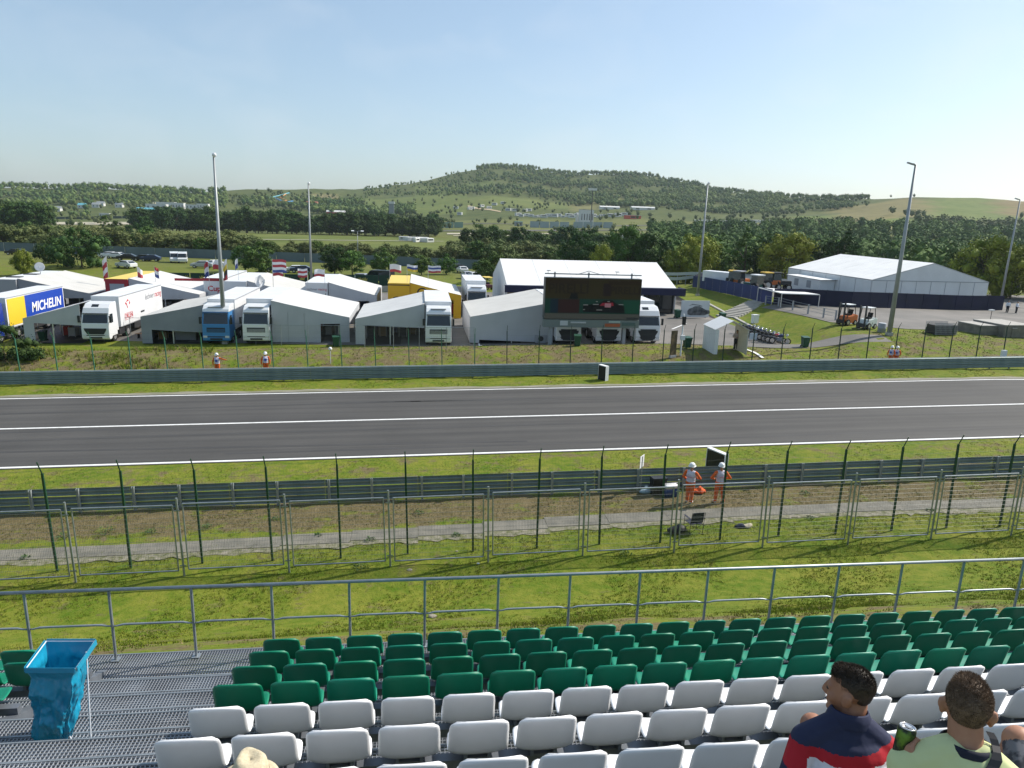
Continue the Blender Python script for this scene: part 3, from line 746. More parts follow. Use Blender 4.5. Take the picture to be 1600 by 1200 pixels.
# ---- tall green debris fence on the near side
def post_mesh(h,over,back,r=.035,M=GREENPOST,name='post'):
    b=MB(); b.bb(-r*.95,r*.95,-r*.95,r*.95,-.2,h-over); b.tube((0,0,h-over-.02),(0,-back,h),r*.62,r*.55,8); return b.mesh(name,M)
def debris_fence(name,label,Y,xs_,h,over,back,M,wires,mesh_n,zb=0.0,wr=.0025,sgn=1):
    t=thing(name,label,'fence',(0,Y,0),rot=(0,TILT,0)); me=post_mesh(h,over,back,M=M)
    for x in xs_:
        o=link('post',me,t,(x,0,zb+rnd.uniform(-.03,.03))); o.rotation_euler=(rnd.uniform(-.012,.012),rnd.uniform(-.012,.012),0)
    for k,(z,yo) in enumerate(wires):
        b=MB(); pts=[]
        for i in range(len(xs_)-1):
            for j in range(4):
                u=j/4; pts.append((xs_[i]+(xs_[i+1]-xs_[i])*u,yo+.04,zb+z-.035*math.sin(u*math.pi)+.01*math.sin(i*3.1+k)))
        pts.append((xs_[-1],yo+.04,zb+z)); b.path(pts,wr,3); b.build('strand_wire',WIRE_D,t)
    b=MB(); x=xs_[0]
    while x<xs_[-1] and mesh_n:
        b.tube((x,.045,zb+.1),(x,.045,zb+h-over),.0012,n=3,cap=False); x+=mesh_n
    if mesh_n: tag(b.build('netting',WIRE_D,t),kind='stuff')
    return t
gx=[-12.54+2.43*k for k in range(-5,23)]
debris_fence('debris_fence','tall dark green post and wire fence in front of the near barrier',24.5,gx,4.08,.48,.22,GREENPOST,
    [(.35,0),(.95,0),(1.6,0),(2.2,0),(2.75,0),(3.3,0),(3.75,-.09),(4.02,-.2)],.11,wr=.0035)
# ---- guardrails
def wbeam(L_):
    # W section, extruded along x
    sec=[(0,-.155),(.02,-.155),(.075,-.115),(.08,-.075),(.02,-.03),(.015,.03),(.08,.075),(.075,.115),(.02,.155),(0,.155)]
    th=.006; b=MB(); V=[]
    for x in (0,L_):
        for (y,z) in sec: V.append((x,-y,z))
        for (y,z) in sec: V.append((x,-y+th,z))
    n=len(sec); F_=[]
    for i in range(n-1):
        F_.append((i,i+1,2*n+i+1,2*n+i)); F_.append((n+i,2*n+n+i,2*n+n+i+1,n+i+1))
    F_+= [(0,2*n,3*n,n),(n-1,2*n-1,4*n-1,3*n-1)]
    b.add(V,F_)
    for x in (.12,.22): 
        for z in (-.075,.075): b.cyl((x,-.083,z),.016,.02,6,'y')
    return b
def guardrail(name,label,Y,xa,xb,zs,seg,post_side,M,face):
    t=thing(name,label,'barrier',(0,Y,0),rot=(0,TILT,0))
    wm=wbeam(seg-.01).mesh('rail',M)
    pb=MB(); pb.bb(-.05,.05,-.006,.006,-.2,zs[-1]+.17); pb.bb(-.05,-.042,-.05,.05,-.2,zs[-1]+.17); pb.bb(.042,.05,-.05,.05,-.2,zs[-1]+.17); pmh=pb.mesh('post',RAILT)
    x=xa; k=0
    while x<xb:
        for i,z in enumerate(zs):
            o=link('rail',wm,t,(x,face*.0,z)); 
            if face<0: o.rotation_euler=(0,0,math.pi); o.location=(x+seg-.01,0,z)
            o.location.y+=rnd.uniform(-.006,.006)
        for xx in (x+.17,x+seg/2): link('post',pmh,t,(xx,post_side*.075,0))
        x+=seg; k+=1
    return t
guardrail('near_barrier','near steel guardrail with three rails seen from behind',29.75,-36,56,(.20,.54,.90),4.0,-1,RAILM,-1)
gf=guardrail('far_barrier','long grey green steel guardrail on the far side of the track',53.45,-72,100,(.19,.50,.81),4.0,1,RAILM,1)
# pale cap along the far barrier
b=MB(); b.bb(-72,100,-.03,.06,.972,.990); b.build('cap_strip',RAILT,gf)
fx=[-42.0+2.58*k for k in range(0,58)]
FP1=mat('weathered_green_post',(.06,.20,.13),.5,c2=(.05,.16,.09),scale=2)
debris_fence('far_debris_fence','tall green post and wire fence behind the far barrier',55.3,[x for x in fx if x<5.0],3.55,.5,.28,FP1,
    [(1.6,0),(2.2,0),(2.9,0),(3.4,-.2)],.16)
FP2=mat('dark_green_post',(.018,.045,.032),.5)
debris_fence('far_debris_fence','tall dark post and wire fence behind the far barrier at right',55.3,[x for x in fx if x>4.9],3.75,.5,.28,FP2,
    [(1.6,0),(2.2,0),(2.9,0),(3.4,-.2)],.16)
# second low post-and-mesh fence along the edge of the paddock
lf=thing('paddock_fence','low grey wire fence along the paddock edge behind the trucks','fence')
pf=[]; k=0
for p in [(60,521),(108,521),(150,524),(205,527),(258,529),(290,531),(345,536),(400,538),(440,540),(482,541),(530,541),(570,543),(615,546),(655,547),(697,547),(740,547)]: pf.append(G(*p))
for i,p in enumerate(pf):
    b=MB(); b.tube(p,(p.x,p.y,p.z+2.0),.03,n=6); b.build('post',GALV,lf)
    if i+1<len(pf):
        q=pf[i+1]; b=MB(); b.tube((p.x,p.y,p.z+1.95),(q.x,q.y,q.z+1.95),.018,n=5); b.build('rail',GALV,lf)
        b=MB(); n_=34
        for j in range(n_):
            a_=p.lerp(q,j/n_); b.tube((a_.x,a_.y,a_.z+.1),(a_.x,a_.y,a_.z+1.95),.003,n=3,cap=False)
        for z in (.4,.8,1.2,1.6): b.tube((p.x,p.y,p.z+z),(q.x,q.y,q.z+z),.003,n=3,cap=False)
        tag(b.build('netting',WIRE,lf),kind='stuff')
# ---- things at the near barrier
BLACKB=mat('black_board',(.012,.012,.013),.5); WHITEB=mat('white_board_edge',(.8,.8,.8),.5); YEL=mat('yellow_print',(.55,.42,.02),.5)
def marker_board(label,foot_px,h,wd,ang,dep):
    p=G(*foot_px); t=thing('distance_board',label,'board',p,ang)
    b=MB(); b.bb(-wd/2,wd/2,-dep/2,dep/2,.02,h-.03); b.build('panel',BLACKB,t)
    b=MB(); b.bb(-wd/2-.02,wd/2+.02,-dep/2-.02,dep/2+.02,h-.03,h+.02); b.bb(-wd/2-.025,-wd/2-.003,-dep/2-.02,dep/2+.02,.0,h-.03); b.bb(wd/2+.003,wd/2+.025,-dep/2-.02,dep/2+.02,0,h-.03); b.build('frame',WHITEB,t)
    return t
t=marker_board('black braking marker board with white edge on the far grass verge',(942,594),1.15,.80,math.radians(118),.28)
t=marker_board('black marker board with white top edge by the near barrier and marshals',(1118,741),1.2,1.15,math.radians(112),.22)
tx=lines_text('100',.62,YEL,'number',t,bold=.01); tx.rotation_euler=(math.pi/2,0,0); tx.location=(0,-.128,.55)
# small white sign on the barrier
p=Vector((10.05,29.5,GR*10.05)); t=thing('white_sign','small white sign plate on the near barrier left of the marshals','sign',p,.9)
b=MB(); b.bb(-.24,.24,-.008,.008,1.22,1.78); b.build('plate',WHITEB,t); b=MB(); b.bb(-.02,.02,-.03,-.01,.0,1.75); b.build('post',GALV,t)
# black extinguisher box, cooler, bottle, bag, orange flags
def plastic(n,c,r=.45,**k): return mat(n,c,r,**k)
p=G(1027,773); t=thing('black_crate','black box standing against the near barrier','box',p,.1)
b=MB(); b.bb(-.32,.32,-.2,.2,0,.78); b.build('body',plastic('black_plastic',(.012,.013,.015)),t); b=MB(); b.bb(-.34,.34,-.22,.22,.78,.86); b.build('lid',plastic('black_lid',(.03,.032,.035)),t)
p=G(1047,775); t=thing('cool_box','blue cool box with white lid beside the marshals','cool box',p,.15)
b=MB(); b.bevbox((0,0,.21),(.62,.36,.42),.05); b.build('body',plastic('cooler_blue',(.012,.05,.20)),t,True)
b=MB(); b.bevbox((0,0,.49),(.64,.38,.13),.05); b.build('lid',plastic('cooler_white',(.75,.75,.75)),t,True)
b=MB(); b.path([(-.33,0,.40),(-.36,0,.30),(-.36,0,.62),(.36,0,.62),(.36,0,.30),(.33,0,.40)],.012,6); b.build('handle',plastic('cooler_white',(.75,.75,.75)),t)
p=G(1009,771); t=thing('plastic_bag','pale blue plastic bag lying by the near barrier','bag',p,.3)
b=MB(); b.ball((0,0,.13),.26,14,9,(1.3,.8,.55)); b.v=[(x*(1+.12*math.sin(17*z+9*y)),y*(1+.12*math.sin(13*x)),max(0,z*(1+.15*math.sin(11*x+7*y)))) for x,y,z in b.v]; b.build('body',plastic('pale_blue_film',(.30,.42,.50),.35),t,True)
b=MB(); b.path([(-.1,0,.26),(-.06,.02,.36),(.04,0,.37),(.09,-.02,.27)],.012,6); b.build('handle',plastic('pale_blue_film',(.30,.42,.50),.35),t)
p=G(1021,775); t=thing('water_bottle','clear water bottle with red band by the cool box','bottle',p)
b=MB(); b.lathe([(.05,0),(.055,.01),(.055,.2),(.045,.26),(.02,.30),(.018,.33)],n=12); b.build('body',plastic('bottle_clear',(.6,.65,.7),.15),t,True); b=MB(); b.lathe([(.057,.06),(.0575,.07),(.0575,.14),(.057,.15)],n=12); b.build('label_band',plastic('red_band',(.5,.03,.04)),t,True)
b=MB(); b.cyl((0,0,.345),.02,.03,8); b.build('cap',WHITEB,t)
ORG=mat('orange_cloth',(.72,.115,.012),.75,c2=(.60,.085,.010),scale=6,bump=.2,bscale=14)
p=G(1091,770); t=tag(link('orange_jacket',None) if False else MB().ball((0,0,.08),.3,16,9,(1.15,.7,.42)).build('orange_jacket',ORG,loc=p,smooth=True),'crumpled orange jacket on the ground between the two near marshals','jacket')
for v in t.data.vertices:
    x,y,z=v.co; v.co=(x*(1+.2*math.sin(14*y+5*z)),y*(1+.2*math.sin(11*x)),max(0.0,z+.09*math.sin(13*x+4*y)*math.cos(9*y)+.05*math.sin(27*x)))
# folding chair
p=G(1083,830); NAVY=mat('navy_canvas',(.012,.016,.040),.8,c2=(.02,.025,.05),scale=12)
t=thing('folding_chair','dark navy folding camping chair standing by the concrete path','chair',p,math.radians(8))
b=MB(); b.slab([(-.28,-.20,.44),(.28,-.20,.44),(.25,-.30,.92),(-.25,-.30,.92)],.012); b.build('backrest',NAVY,t)
b=MB(); b.slab([(-.27,.24,.42),(-.27,-.20,.40),(.27,-.20,.40),(.27,.24,.42)],.014); b.build('seat',NAVY,t)
BLK=mat('black_tube',(.015,.015,.016),.4)
for s_ in (-1,1):
    b=MB(); b.tube((s_*.29,-.30,.92),(s_*.29,-.22,0.0),.011,n=6); b.build('leg',BLK,t)
    b=MB(); b.tube((s_*.29,.25,.62),(s_*.29,.27,0),.011,n=6); b.build('leg',BLK,t)
    b=MB(); b.slab([(s_*.33,-.26,.63),(s_*.25,-.26,.63),(s_*.25,.28,.62),(s_*.33,.28,.62)][::s_],.012); b.build('armrest',NAVY,t)
    b=MB(); b.tube((-.29*s_,-.22,.02),(.29*s_,-.22,.40),.009,n=6); b.tube((-.29*s_,.27,.02),(.29*s_,.25,.40),.009,n=6); b.build('cross_brace',BLK,t)
p=G(1057,832); b=MB(); b.ball((0,0,.12),.3,16,9,(1.25,.8,.6)); b.v=[(x*(1+.1*math.sin(9*z)),y,max(0,z+(.05*math.sin(8*x)))) for x,y,z in b.v]
t=tag(b.build('black_rucksack',mat('black_nylon',(.010,.010,.012),.6,bump=.3,bscale=18),loc=p,smooth=True),'black rucksack lying on the grass beside the folding chair','rucksack')
p=G(1162,824); t=thing('clothes_pile','pile of navy and cream clothes on the grass right of the chair','clothes',p)
for nm,c,dx in (('navy_garment',(.02,.025,.06),-.14),('cream_garment',(.45,.40,.30),.16)):
    b=MB(); b.ball((dx,0,.06),.2,14,8,(1.1,.75,.45)); b.v=[(x*(1+.12*math.sin(15*y)),y*(1+.15*math.sin(12*x)),max(0.0,z+.03*math.sin(16*x+3))) for x,y,z in b.v]; b.build('garment',mat(nm+'_cloth',c,.85),t,True)
# ================================================================== PADDOCK
WHITEPAINT=mat('white_truck_paint',(.74,.75,.76),.3,coat=.3); BLUEPAINT=mat('blue_truck_paint',(.045,.22,.50),.3,coat=.3); NAVYPAINT=mat('navy_truck_paint',(.012,.035,.24),.3,coat=.3)
GLASS=mat('dark_glass',(.010,.016,.020),.08,spec=.7); GRILL=mat('dark_grille',(.018,.022,.026),.5); RUBBER=mat('tyre_rubber',(.014,.014,.014),.85); RIM=mat('wheel_rim',(.5,.5,.5),.35,metal=.6)
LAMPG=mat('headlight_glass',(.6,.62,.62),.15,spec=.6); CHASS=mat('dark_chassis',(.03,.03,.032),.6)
TRW=mat('trailer_white',(.72,.73,.74),.45,c2=(.66,.67,.68),scale=.7); TRG=mat('trailer_grey',(.30,.31,.33),.5)
TENTW=mat('white_tent_cloth',(.74,.74,.73),.75,c2=(.68,.68,.67),scale=.5,bump=.12,bscale=1.2,bdist=.05)
TENTA=mat('awning_roof_cloth',(.60,.60,.585),.75,c2=(.54,.54,.53),scale=.5,bump=.15,bscale=1.2,bdist=.05)
TENTC=mat('cream_tent_cloth',(.56,.55,.52),.8,c2=(.51,.50,.47),scale=.5,bump=.12,bscale=1.2,bdist=.05)
TENTG=mat('grey_tent_cloth',(.47,.48,.50),.8,c2=(.42,.43,.45),scale=.6,bump=.12,bscale=1.2,bdist=.05)
TENTD=mat('dark_tent_cloth',(.27,.285,.31),.8,c2=(.23,.245,.27),scale=.6,bump=.12,bscale=1.2,bdist=.05)
ALU=mat('aluminium',(.55,.56,.58),.4,metal=.6)
def bevel(me,off=.05,seg=2,ang=.5):
    bm=bmesh.new(); bm.from_mesh(me); bmesh.ops.remove_doubles(bm,verts=bm.verts,dist=1e-5)
    ed=[e for e in bm.edges if len(e.link_faces)==2 and e.calc_face_angle(0)>ang]
    bmesh.ops.bevel(bm,geom=ed,offset=off,segments=seg,affect='EDGES',profile=.6); bm.to_mesh(me); bm.free(); return me
_wm={}
def wheel_at(parent,x,y,r=.5,w=.3,side=1):
    if 'tyre' not in _wm:
        b=MB(); b.cyl((0,0,0),.5,.3,20,'x'); _wm['tyre']=bevel(b.mesh('wheel',RUBBER),.03)
        b=MB(); b.cyl((.12,0,0),.29,.075,14,'x'); b.cyl((.165,0,0),.10,.02,8,'x'); _wm['rim']=b.mesh('rim',RIM)
    o=link('wheel',_wm['tyre'],parent,(x,y,r)); o.scale=(w/.3*side,r/.5,r/.5); link('rim',_wm['rim'],o); return o
def prof_body(prof,hw,M,name,off=.07,taper=None):
    b=MB(); b.ext(prof,-hw,hw,'x'); me=b.mesh(name,M)
    if taper:
        for v in me.vertices:
            if v.co.z>taper[0]: v.co.x*=1-taper[1]*(v.co.z-taper[0])
    return bevel(me,off,3)
def truck(name,label,x,y0,cabM,boxM,ty0,ty1,style='flat',th=4.0,group=None,roofM=None,cab=True,skirt=True,gz=None):
    z=Hs(x,y0+3) if gz is None else gz
    t=thing(name,label,'truck',(x,y0,z+.03),0,group)
    if cab:
        if style=='round': P=[(.10,.38),(.0,.55),(.0,1.3),(.06,1.85),(.36,2.75),(.62,3.25),(1.15,3.62),(2.25,3.72),(2.25,.95),(1.9,.95),(1.9,.6),(.75,.6),(.5,.38)]
        else: P=[(.06,.36),(.0,.5),(.0,1.9),(.22,2.95),(.34,3.25),(.75,3.58),(2.2,3.66),(2.2,.95),(1.9,.95),(1.9,.55),(.75,.55),(.5,.36)]
        c=link('cab',prof_body(P,1.22,cabM,'cab',.07,(2.4,.05)),t)
        w0,w1=(P[3],P[4]) if style=='round' else (P[2],P[3])
        d=Vector((0,w1[0]-w0[0],w1[1]-w0[1])); n_=Vector((0,-d.z,d.y)).normalized()*.012
        a0=Vector((0,w0[0],w0[1]))+d*.06+n_; a1=Vector((0,w0[0],w0[1]))+d*.93+n_
        b=MB(); b.slab([Vector((-1.10,0,0))+a0,Vector((1.10,0,0))+a0,Vector((1.04,0,0))+a1,Vector((-1.04,0,0))+a1],.02); link('windscreen',bevel(b.mesh('windscreen',GLASS),.008,1),c)
        b=MB(); b.slab([Vector((-1.12,0,0))+a1+n_*9+d*.04,Vector((1.12,0,0))+a1+n_*9+d*.04,Vector((1.10,0,0))+a1+n_*2+d*.12,Vector((-1.10,0,0))+a1+n_*2+d*.12],.02); b.build('sun_visor',GRILL,c)
        b=MB()
        if style=='round': b.ext([(-.95,1.25),(-.72,.86),(.72,.86),(.95,1.25),(.98,1.42),(-.98,1.42)],-.022,.02,'y')
        else: b.bb(-.82,.82,-.02,.02,1.18,1.62)
        g=b.build('grille',GRILL,c)
        b=MB()
        for k in range(3): b.bb(-.78,.78,-.034,-.022,1.24+.11*k-(.1 if style=='round' else 0),1.27+.11*k-(.1 if style=='round' else 0))
        b.build('grille_bar',cabM if style!='round' else CHASS,g)
        b=MB(); b.bb(-.55,.55,-.022,.03,.46,.62); b.bb(-.8,.8,-.022,.03,.72,.80); b.build('bumper_intake',GRILL,c)
        for s_ in (-1,1):
            b=MB(); b.bb(s_*.98-.19,s_*.98+.19,-.025,.05,.66,.86); link('headlight',bevel(b.mesh('headlight',LAMPG),.03,2),c)
            b=MB(); b.ext([(.28,2.0),(.50,2.72),(1.05,2.72),(1.05,1.9),(.42,1.9)],s_*1.222-.012,s_*1.222+.012,'x'); b.build('side_window',GLASS,c)
            b=MB(); b.bb(s_*1.38-.10,s_*1.38+.10,.02,.16,1.95,2.6); m_=link('mirror',bevel(b.mesh('mirror',GRILL),.03,2),c)
            b=MB(); b.tube((s_*1.2,.2,2.55),(s_*1.36,.1,2.5),.02,n=5); b.tube((s_*1.2,.2,2.0),(s_*1.36,.1,2.05),.02,n=5); b.build('mirror_arm',GRILL,m_)
            b=MB(); b.bb(s_*1.2-.03,s_*1.2+.03,.75,2.1,.55,.62); b.build('step',CHASS,c)
        if style=='round':
            b=MB(); b.slab([(-.45,.74,3.36),(.15,.74,3.36),(.15,1.02,3.56),(-.45,1.02,3.56)],.03); b.build('roof_hatch',GLASS,c)
        else:
            b=MB(); b.bb(-.7,.7,.42,.72,3.44,3.50); b.build('roof_hatch',TRG,c)
        for s_ in (-1,1): wheel_at(t,s_*1.02,1.32,.5,.32,s_)
        for s_ in (-1,1): wheel_at(t,s_*1.0,ty0-y0+1.6,.5,.5,s_)
        b=MB(); b.bb(-.45,.45,.6,ty0-y0+2.4,.55,.95); b.bb(-1.2,-.7,2.35,3.6,.45,1.0); b.bb(.7,1.2,2.35,3.6,.45,1.0); b.build('chassis',CHASS,t)
    a,e_=ty0-y0,ty1-y0
    b=MB(); b.bb(-1.26,1.26,a,e_,1.12,th); tr=link('trailer_box',bevel(b.mesh('trailer_box',boxM),.04,2),t)
    b=MB(); b.bb(-1.27,1.27,a+.02,e_-.02,th+.002,th+.012); b.build('roof_sheet',roofM or TRW,tr)
    b=MB()
    for zz in (1.14,th-.09):
        for s_ in (-1,1): b.bb(s_*1.268-.01,s_*1.268+.01,a+.05,e_-.05,zz,zz+.08)
    b.bb(-1.262,1.262,a-.012,a+.0,1.2,1.28); b.build('edge_trim',ALU,tr)
    b=MB(); b.bb(-.5,.5,a+.5,e_-.3,.95,1.11)
    if skirt:
        for s_ in (-1,1): b.bb(s_*1.2-.02,s_*1.2+.02,a+3.4,e_-4.4,.5,1.11)
    b.build('trailer_chassis',CHASS,t)
    for k in range(3):
        for s_ in (-1,1): wheel_at(t,s_*1.0,e_-1.2-1.3*k,.48,.45,s_)
    for s_ in (-1,1):
        b=MB(); b.bb(s_*.8-.06,s_*.8+.06,a+2.6,a+2.75,.1,1.0); b.build('landing_leg',CHASS,t)
    return t
def awning(label,x_hi,x_lo,y0,y1,z_hi,z_lo,roofM,wallM,drop=.9,group='team awnings in the paddock',side=True,gz=None,skirt_lo=None,open_front=True):
    # lean-to tent: high edge against a trailer at x_hi, eave at x_lo
    z=(Hs((x_hi+x_lo)/2,y0) if gz is None else gz)+.03
    t=thing('awning_tent',label,'tent',((x_hi+x_lo)/2,y0,z),0,group)
    cx=(x_hi+x_lo)/2; a,b_=x_hi-cx,x_lo-cx; L_=y1-y0; sg=1 if b_>a else -1
    N=7;P=8; V=[];F_=[]
    for j in range(P+1):
        for i in range(N+1):
            u=i/N; v=j/P; zz=z_hi+(z_lo-z_hi)*u-.05*math.sin(u*math.pi)-.03*abs(math.sin(v*math.pi*4))
            V.append((a+(b_-a)*u,L_*v,zz))
    n=len(V); V+= [(x,y,zz-.02) for x,y,zz in V]
    for j in range(P):
        for i in range(N):
            q=j*(N+1)+i; F_.append((q,q+1,q+N+2,q+N+1) if sg>0 else (q,q+N+1,q+N+2,q+1)); F_.append((n+q,n+q+N+1,n+q+N+2,n+q+1) if sg>0 else (n+q,n+q+1,n+q+N+2,n+q+N+1))
    m_=MB(); m_.add(V,F_); m_.build('roof',roofM,t,True)
    # front fascia wall from the slope down to its lower edge
    lowz=z_lo-.12 if skirt_lo is None else skirt_lo
    def wall(y,th,lz0,lz1,nm):
        m_=MB(); q=[(a,y,lz0),(b_,y,lz1),(b_,y,z_lo-.03),(a,y,z_hi-.03)]
        if sg<0: q=q[::-1]
        m_.slab(q,th); return m_.build(nm,wallM,t)
    wall(0.0,-.02,lowz-.25,lowz,'front_wall')
    wall(L_,.02,.0,.0,'back_wall')
    # eave side
    m_=MB()
    if side: m_.bb(b_-.02,b_+.02,0.05,L_-.05,.02,z_lo-.05)
    else: m_.bb(b_-.02,b_+.02,0.05,L_-.05,z_lo-.7,z_lo-.05)
    m_.build('side_wall',wallM,t)
    # corner return on the front at the eave
    m_=MB(); x0_,x1_=sorted((b_,b_-sg*.9)); m_.bb(x0_,x1_,-.015,.015,.02,lowz+.05); m_.build('corner_panel',wallM,t)
    for y in (0.06,L_/2,L_-.06):
        for x in (b_-sg*.06,cx-cx+a+(b_-a)*.5):
            m_=MB(); h=z_hi+(z_lo-z_hi)*((x-a)/(b_-a)); m_.bb(x-.05,x+.05,y-.05,y+.05,0,h-.08); m_.build('pole',ALU,t)
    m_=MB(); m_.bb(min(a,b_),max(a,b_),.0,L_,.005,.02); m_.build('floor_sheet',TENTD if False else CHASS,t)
    return t
RED=mat('red_print',(.52,.015,.03),.5); GREYP=mat('grey_print',(.22,.22,.24),.5); BLACKP=mat('black_print',(.015,.015,.016),.5); WHITEPR=mat('white_print',(.82,.82,.82),.5)
def side_text(par,body,size,M,x,y,z,sgn=1,bold=0,shear=0,name='lettering'):
    o=lines_text(body,size,M,name,par,bold=bold,shear=shear); o.rotation_euler=(math.pi/2,0,math.pi/2*sgn); o.location=(x,y,z); return o
def front_text(par,body,size,M,x,y,z,bold=0,shear=0,name='lettering'):
    o=lines_text(body,size,M,name,par,bold=bold,shear=shear); o.rotation_euler=(math.pi/2,0,0); o.location=(x,y,z); return o
# ---- front row of trucks, cabs towards the track
t=truck('articulated_truck','truck with navy cab and blue and yellow lettered trailer side at far left',-39.75,69.6,NAVYPAINT,TRW,72.2,83.4,th=4.05)
tr=[c for c in t.children if c.name.startswith('trailer_box')][0]
BLUEAD=mat('blue_banner',(.012,.055,.36),.45); YELAD=mat('yellow_banner',(.72,.50,.03),.5)
m_=MB(); m_.bb(1.279,1.285,5.9,13.6,1.35,3.9); m_.build('blue_banner',BLUEAD,tr); m_=MB(); m_.bb(1.279,1.285,2.8,5.88,1.35,3.9); m_.build('yellow_banner',YELAD,tr)
side_text(tr,'MICHELIN',1.35,WHITEPR,1.29,10.0,2.55,1,bold=.03,shear=.15)
m_=MB(); m_.bb(1.286,1.290,6.6,12.4,1.62,1.76); m_.build('yellow_stripe',YELAD,tr)
t=truck('articulated_truck','white truck with red and grey lettered trailer left of the tall lamp post',-29.9,70.0,WHITEPAINT,TRW,72.7,84.4,style='round',th=4.1)
tr=[c for c in t.children if c.name.startswith('trailer_box')][0]
side_text(tr,'ORLEN',.62,RED,1.272,4.75,1.98,1,bold=.008)
m_=MB(); 
for (y0_,z0_,y1_,z1_) in ((3.75,1.65,5.75,1.68),(3.75,2.28,5.75,2.31),(3.75,1.68,3.78,2.28),(5.72,1.68,5.75,2.28)): m_.bb(1.268,1.274,y0_,y1_,z0_,z1_)
m_.build('logo_frame',RED,tr)
m_=MB(); 
m_.ext([(4.3,3.35),(4.75,3.62),(5.2,3.38),(4.95,3.46),(4.62,3.40)],1.266,1.274,'x'); m_.ext([(4.55,2.75),(4.68,2.78),(4.45,3.25),(4.15,3.38),(4.1,3.22),(4.38,3.10)],1.266,1.274,'x'); m_.ext([(5.05,3.05),(5.35,3.15),(5.2,3.42),(5.1,3.28)],1.266,1.274,'x'); m_.build('eagle_logo',RED,tr)
side_text(tr,'lechner',.85,GREYP,1.272,10.6,3.25,1,shear=.2); side_text(tr,'racing',.85,RED,1.272,13.1,3.25,1,shear=.2)
m_=MB(); m_.bb(1.266,1.276,7.9,8.9,1.85,2.02); m_.build('vent',GRILL,tr)
t=truck('articulated_truck','truck with blue cab and white trailer behind the tall lamp post',-18.75,68.6,BLUEPAINT,TRW,70.9,82.2,th=4.0)
m_=MB(); m_.ext([(.25,3.06),(.37,3.30),(.76,3.63),(2.22,3.70),(2.22,3.06)],-1.20,1.20,'x'); link('roof_fairing',bevel(m_.mesh('roof_fairing',WHITEPAINT),.06,2),t)
truck('articulated_truck','white truck with flat cab right of the blue cab truck beside a white awning',-15.1,68.4,WHITEPAINT,TRW,70.6,81.5,th=4.05)
truck('articulated_truck','white truck standing alone at the right end of a white awning in mid picture',1.85,66.4,WHITEPAINT,TRW,68.4,78.6,th=3.98)
for x,y0,l in ((14.3,66.3,'white truck under the left end of the big screen'),(18.2,66.0,'white truck under the middle of the big screen'),(22.0,65.8,'white truck showing its cab at the right end of the big screen')):
    t=truck('articulated_truck',l,x,y0,WHITEPAINT,TRW,y0+2.5,y0+13.0,style='round',th=4.0,group='white trucks behind the big screen')
    c=[q for q in t.children if q.name.startswith('cab')][0]; m_=MB(); m_.ext([(-.78,1.55),(-.72,.6),(-.4,.5),(.4,.5),(.72,.6),(.78,1.55)],-.040,-.024,'y'); m_.build('grille_panel',GRILL,c)
# ---- awnings in the front row
awning('grey awning with white roof joined to the left of the white lettered truck',-31.2,-36.2,70.3,83.6,3.75,2.35,TENTA,TENTG,side=False,skirt_lo=1.95)
awning('dark grey awning left of the blue cab truck',-20.05,-25.6,69.4,82,3.7,2.55,TENTC,TENTD,side=True,skirt_lo=1.35)
aw=awning('white awning sloping down to the right from the flat cab truck',-13.8,-6.6,69.2,81,4.0,2.5,TENTA,TENTG,side=False,skirt_lo=1.9)
m_=MB(); m_.bb(-3.6,.9,-.03,.0,.02,2.05); m_.build('front_panel',TENTG,aw)
for x in (-2.1,-.6): m_=MB(); m_.bb(x-.015,x+.015,-.045,-.031,.02,2.9); m_.build('panel_seam',TRG,aw)
awning('white awning sloping down to the left from the lone white truck',.55,-5.9,67.6,78.5,3.95,2.45,TENTA,TENTG,side=False,skirt_lo=1.9)
awning('plain grey awning with closed front wall left of the big screen',13.0,4.9,67.6,79.5,4.1,2.55,TENTC,TENTG,side=True,skirt_lo=.35)
# ---- back row of trailers, rear ends towards the track
t=truck('race_trailer','grey trailer with satellite dish roof at the far left back row',-46.9,88.2,TRG,TRG,88.2,100.2,cab=False,th=4.3)
for k in (2.2,6.0):
    m_=MB(); m_.bb(-.9,.6,k,k+.9,4.32,4.40); m_.build('roof_vent',CHASS,t)
awning('cream grey awning sloping right from the far left back row trailer',-45.6,-37.8,88.5,100,4.3,2.7,TENTC,TENTD,side=True,skirt_lo=2.2)
REDT=mat('red_trailer',(.30,.012,.022),.4); YELT=mat('yellow_trailer',(.72,.40,.015),.45); YELR=mat('yellow_roof',(.70,.52,.12),.6)
t=truck('race_trailer','dark red trailer end with grey window and yellow roof in the back row',-35.0,88.6,REDT,REDT,88.6,100,cab=False,th=4.3,roofM=YELR)
m_=MB(); m_.bb(-.75,.85,-.03,-.012,2.9,3.75); m_.build('window',mat('grey_window',(.30,.33,.37),.3),t)
awning('cream white awning right of the dark red trailer in the back row',-33.7,-25.9,88.8,99.5,4.3,2.55,TENTA,TENTG,side=False,skirt_lo=2.0)
t=truck('race_trailer','white trailer with red roof edge behind the tall lamp post in the back row',-25.0,92,TRW,TRW,92,104,cab=False,th=4.1)
m_=MB(); m_.bb(-1.3,1.3,-.03,-.01,3.75,4.1); m_.bb(-4.6,-1.3,.0,.1,3.7,4.0); m_.build('red_trim',REDT,t); front_text(t,'Cup',.9,RED,.0,-.02,2.8,bold=.02)
t=truck('race_trailer','pale trailer at the left end of the awning behind the tall lamp post',-21.2,86.6,TRW,TRW,86.6,99,cab=False,th=4.2)
awning('cream awning behind the tall lamp post in the back row',-19.9,-13.6,86.8,98.5,4.2,2.75,TENTC,TENTG,side=False,skirt_lo=2.1)
t=truck('race_trailer','white trailer end lettered in red and black in the back row',-11.75,84.9,TRW,TRW,84.9,97,cab=False,th=4.2)
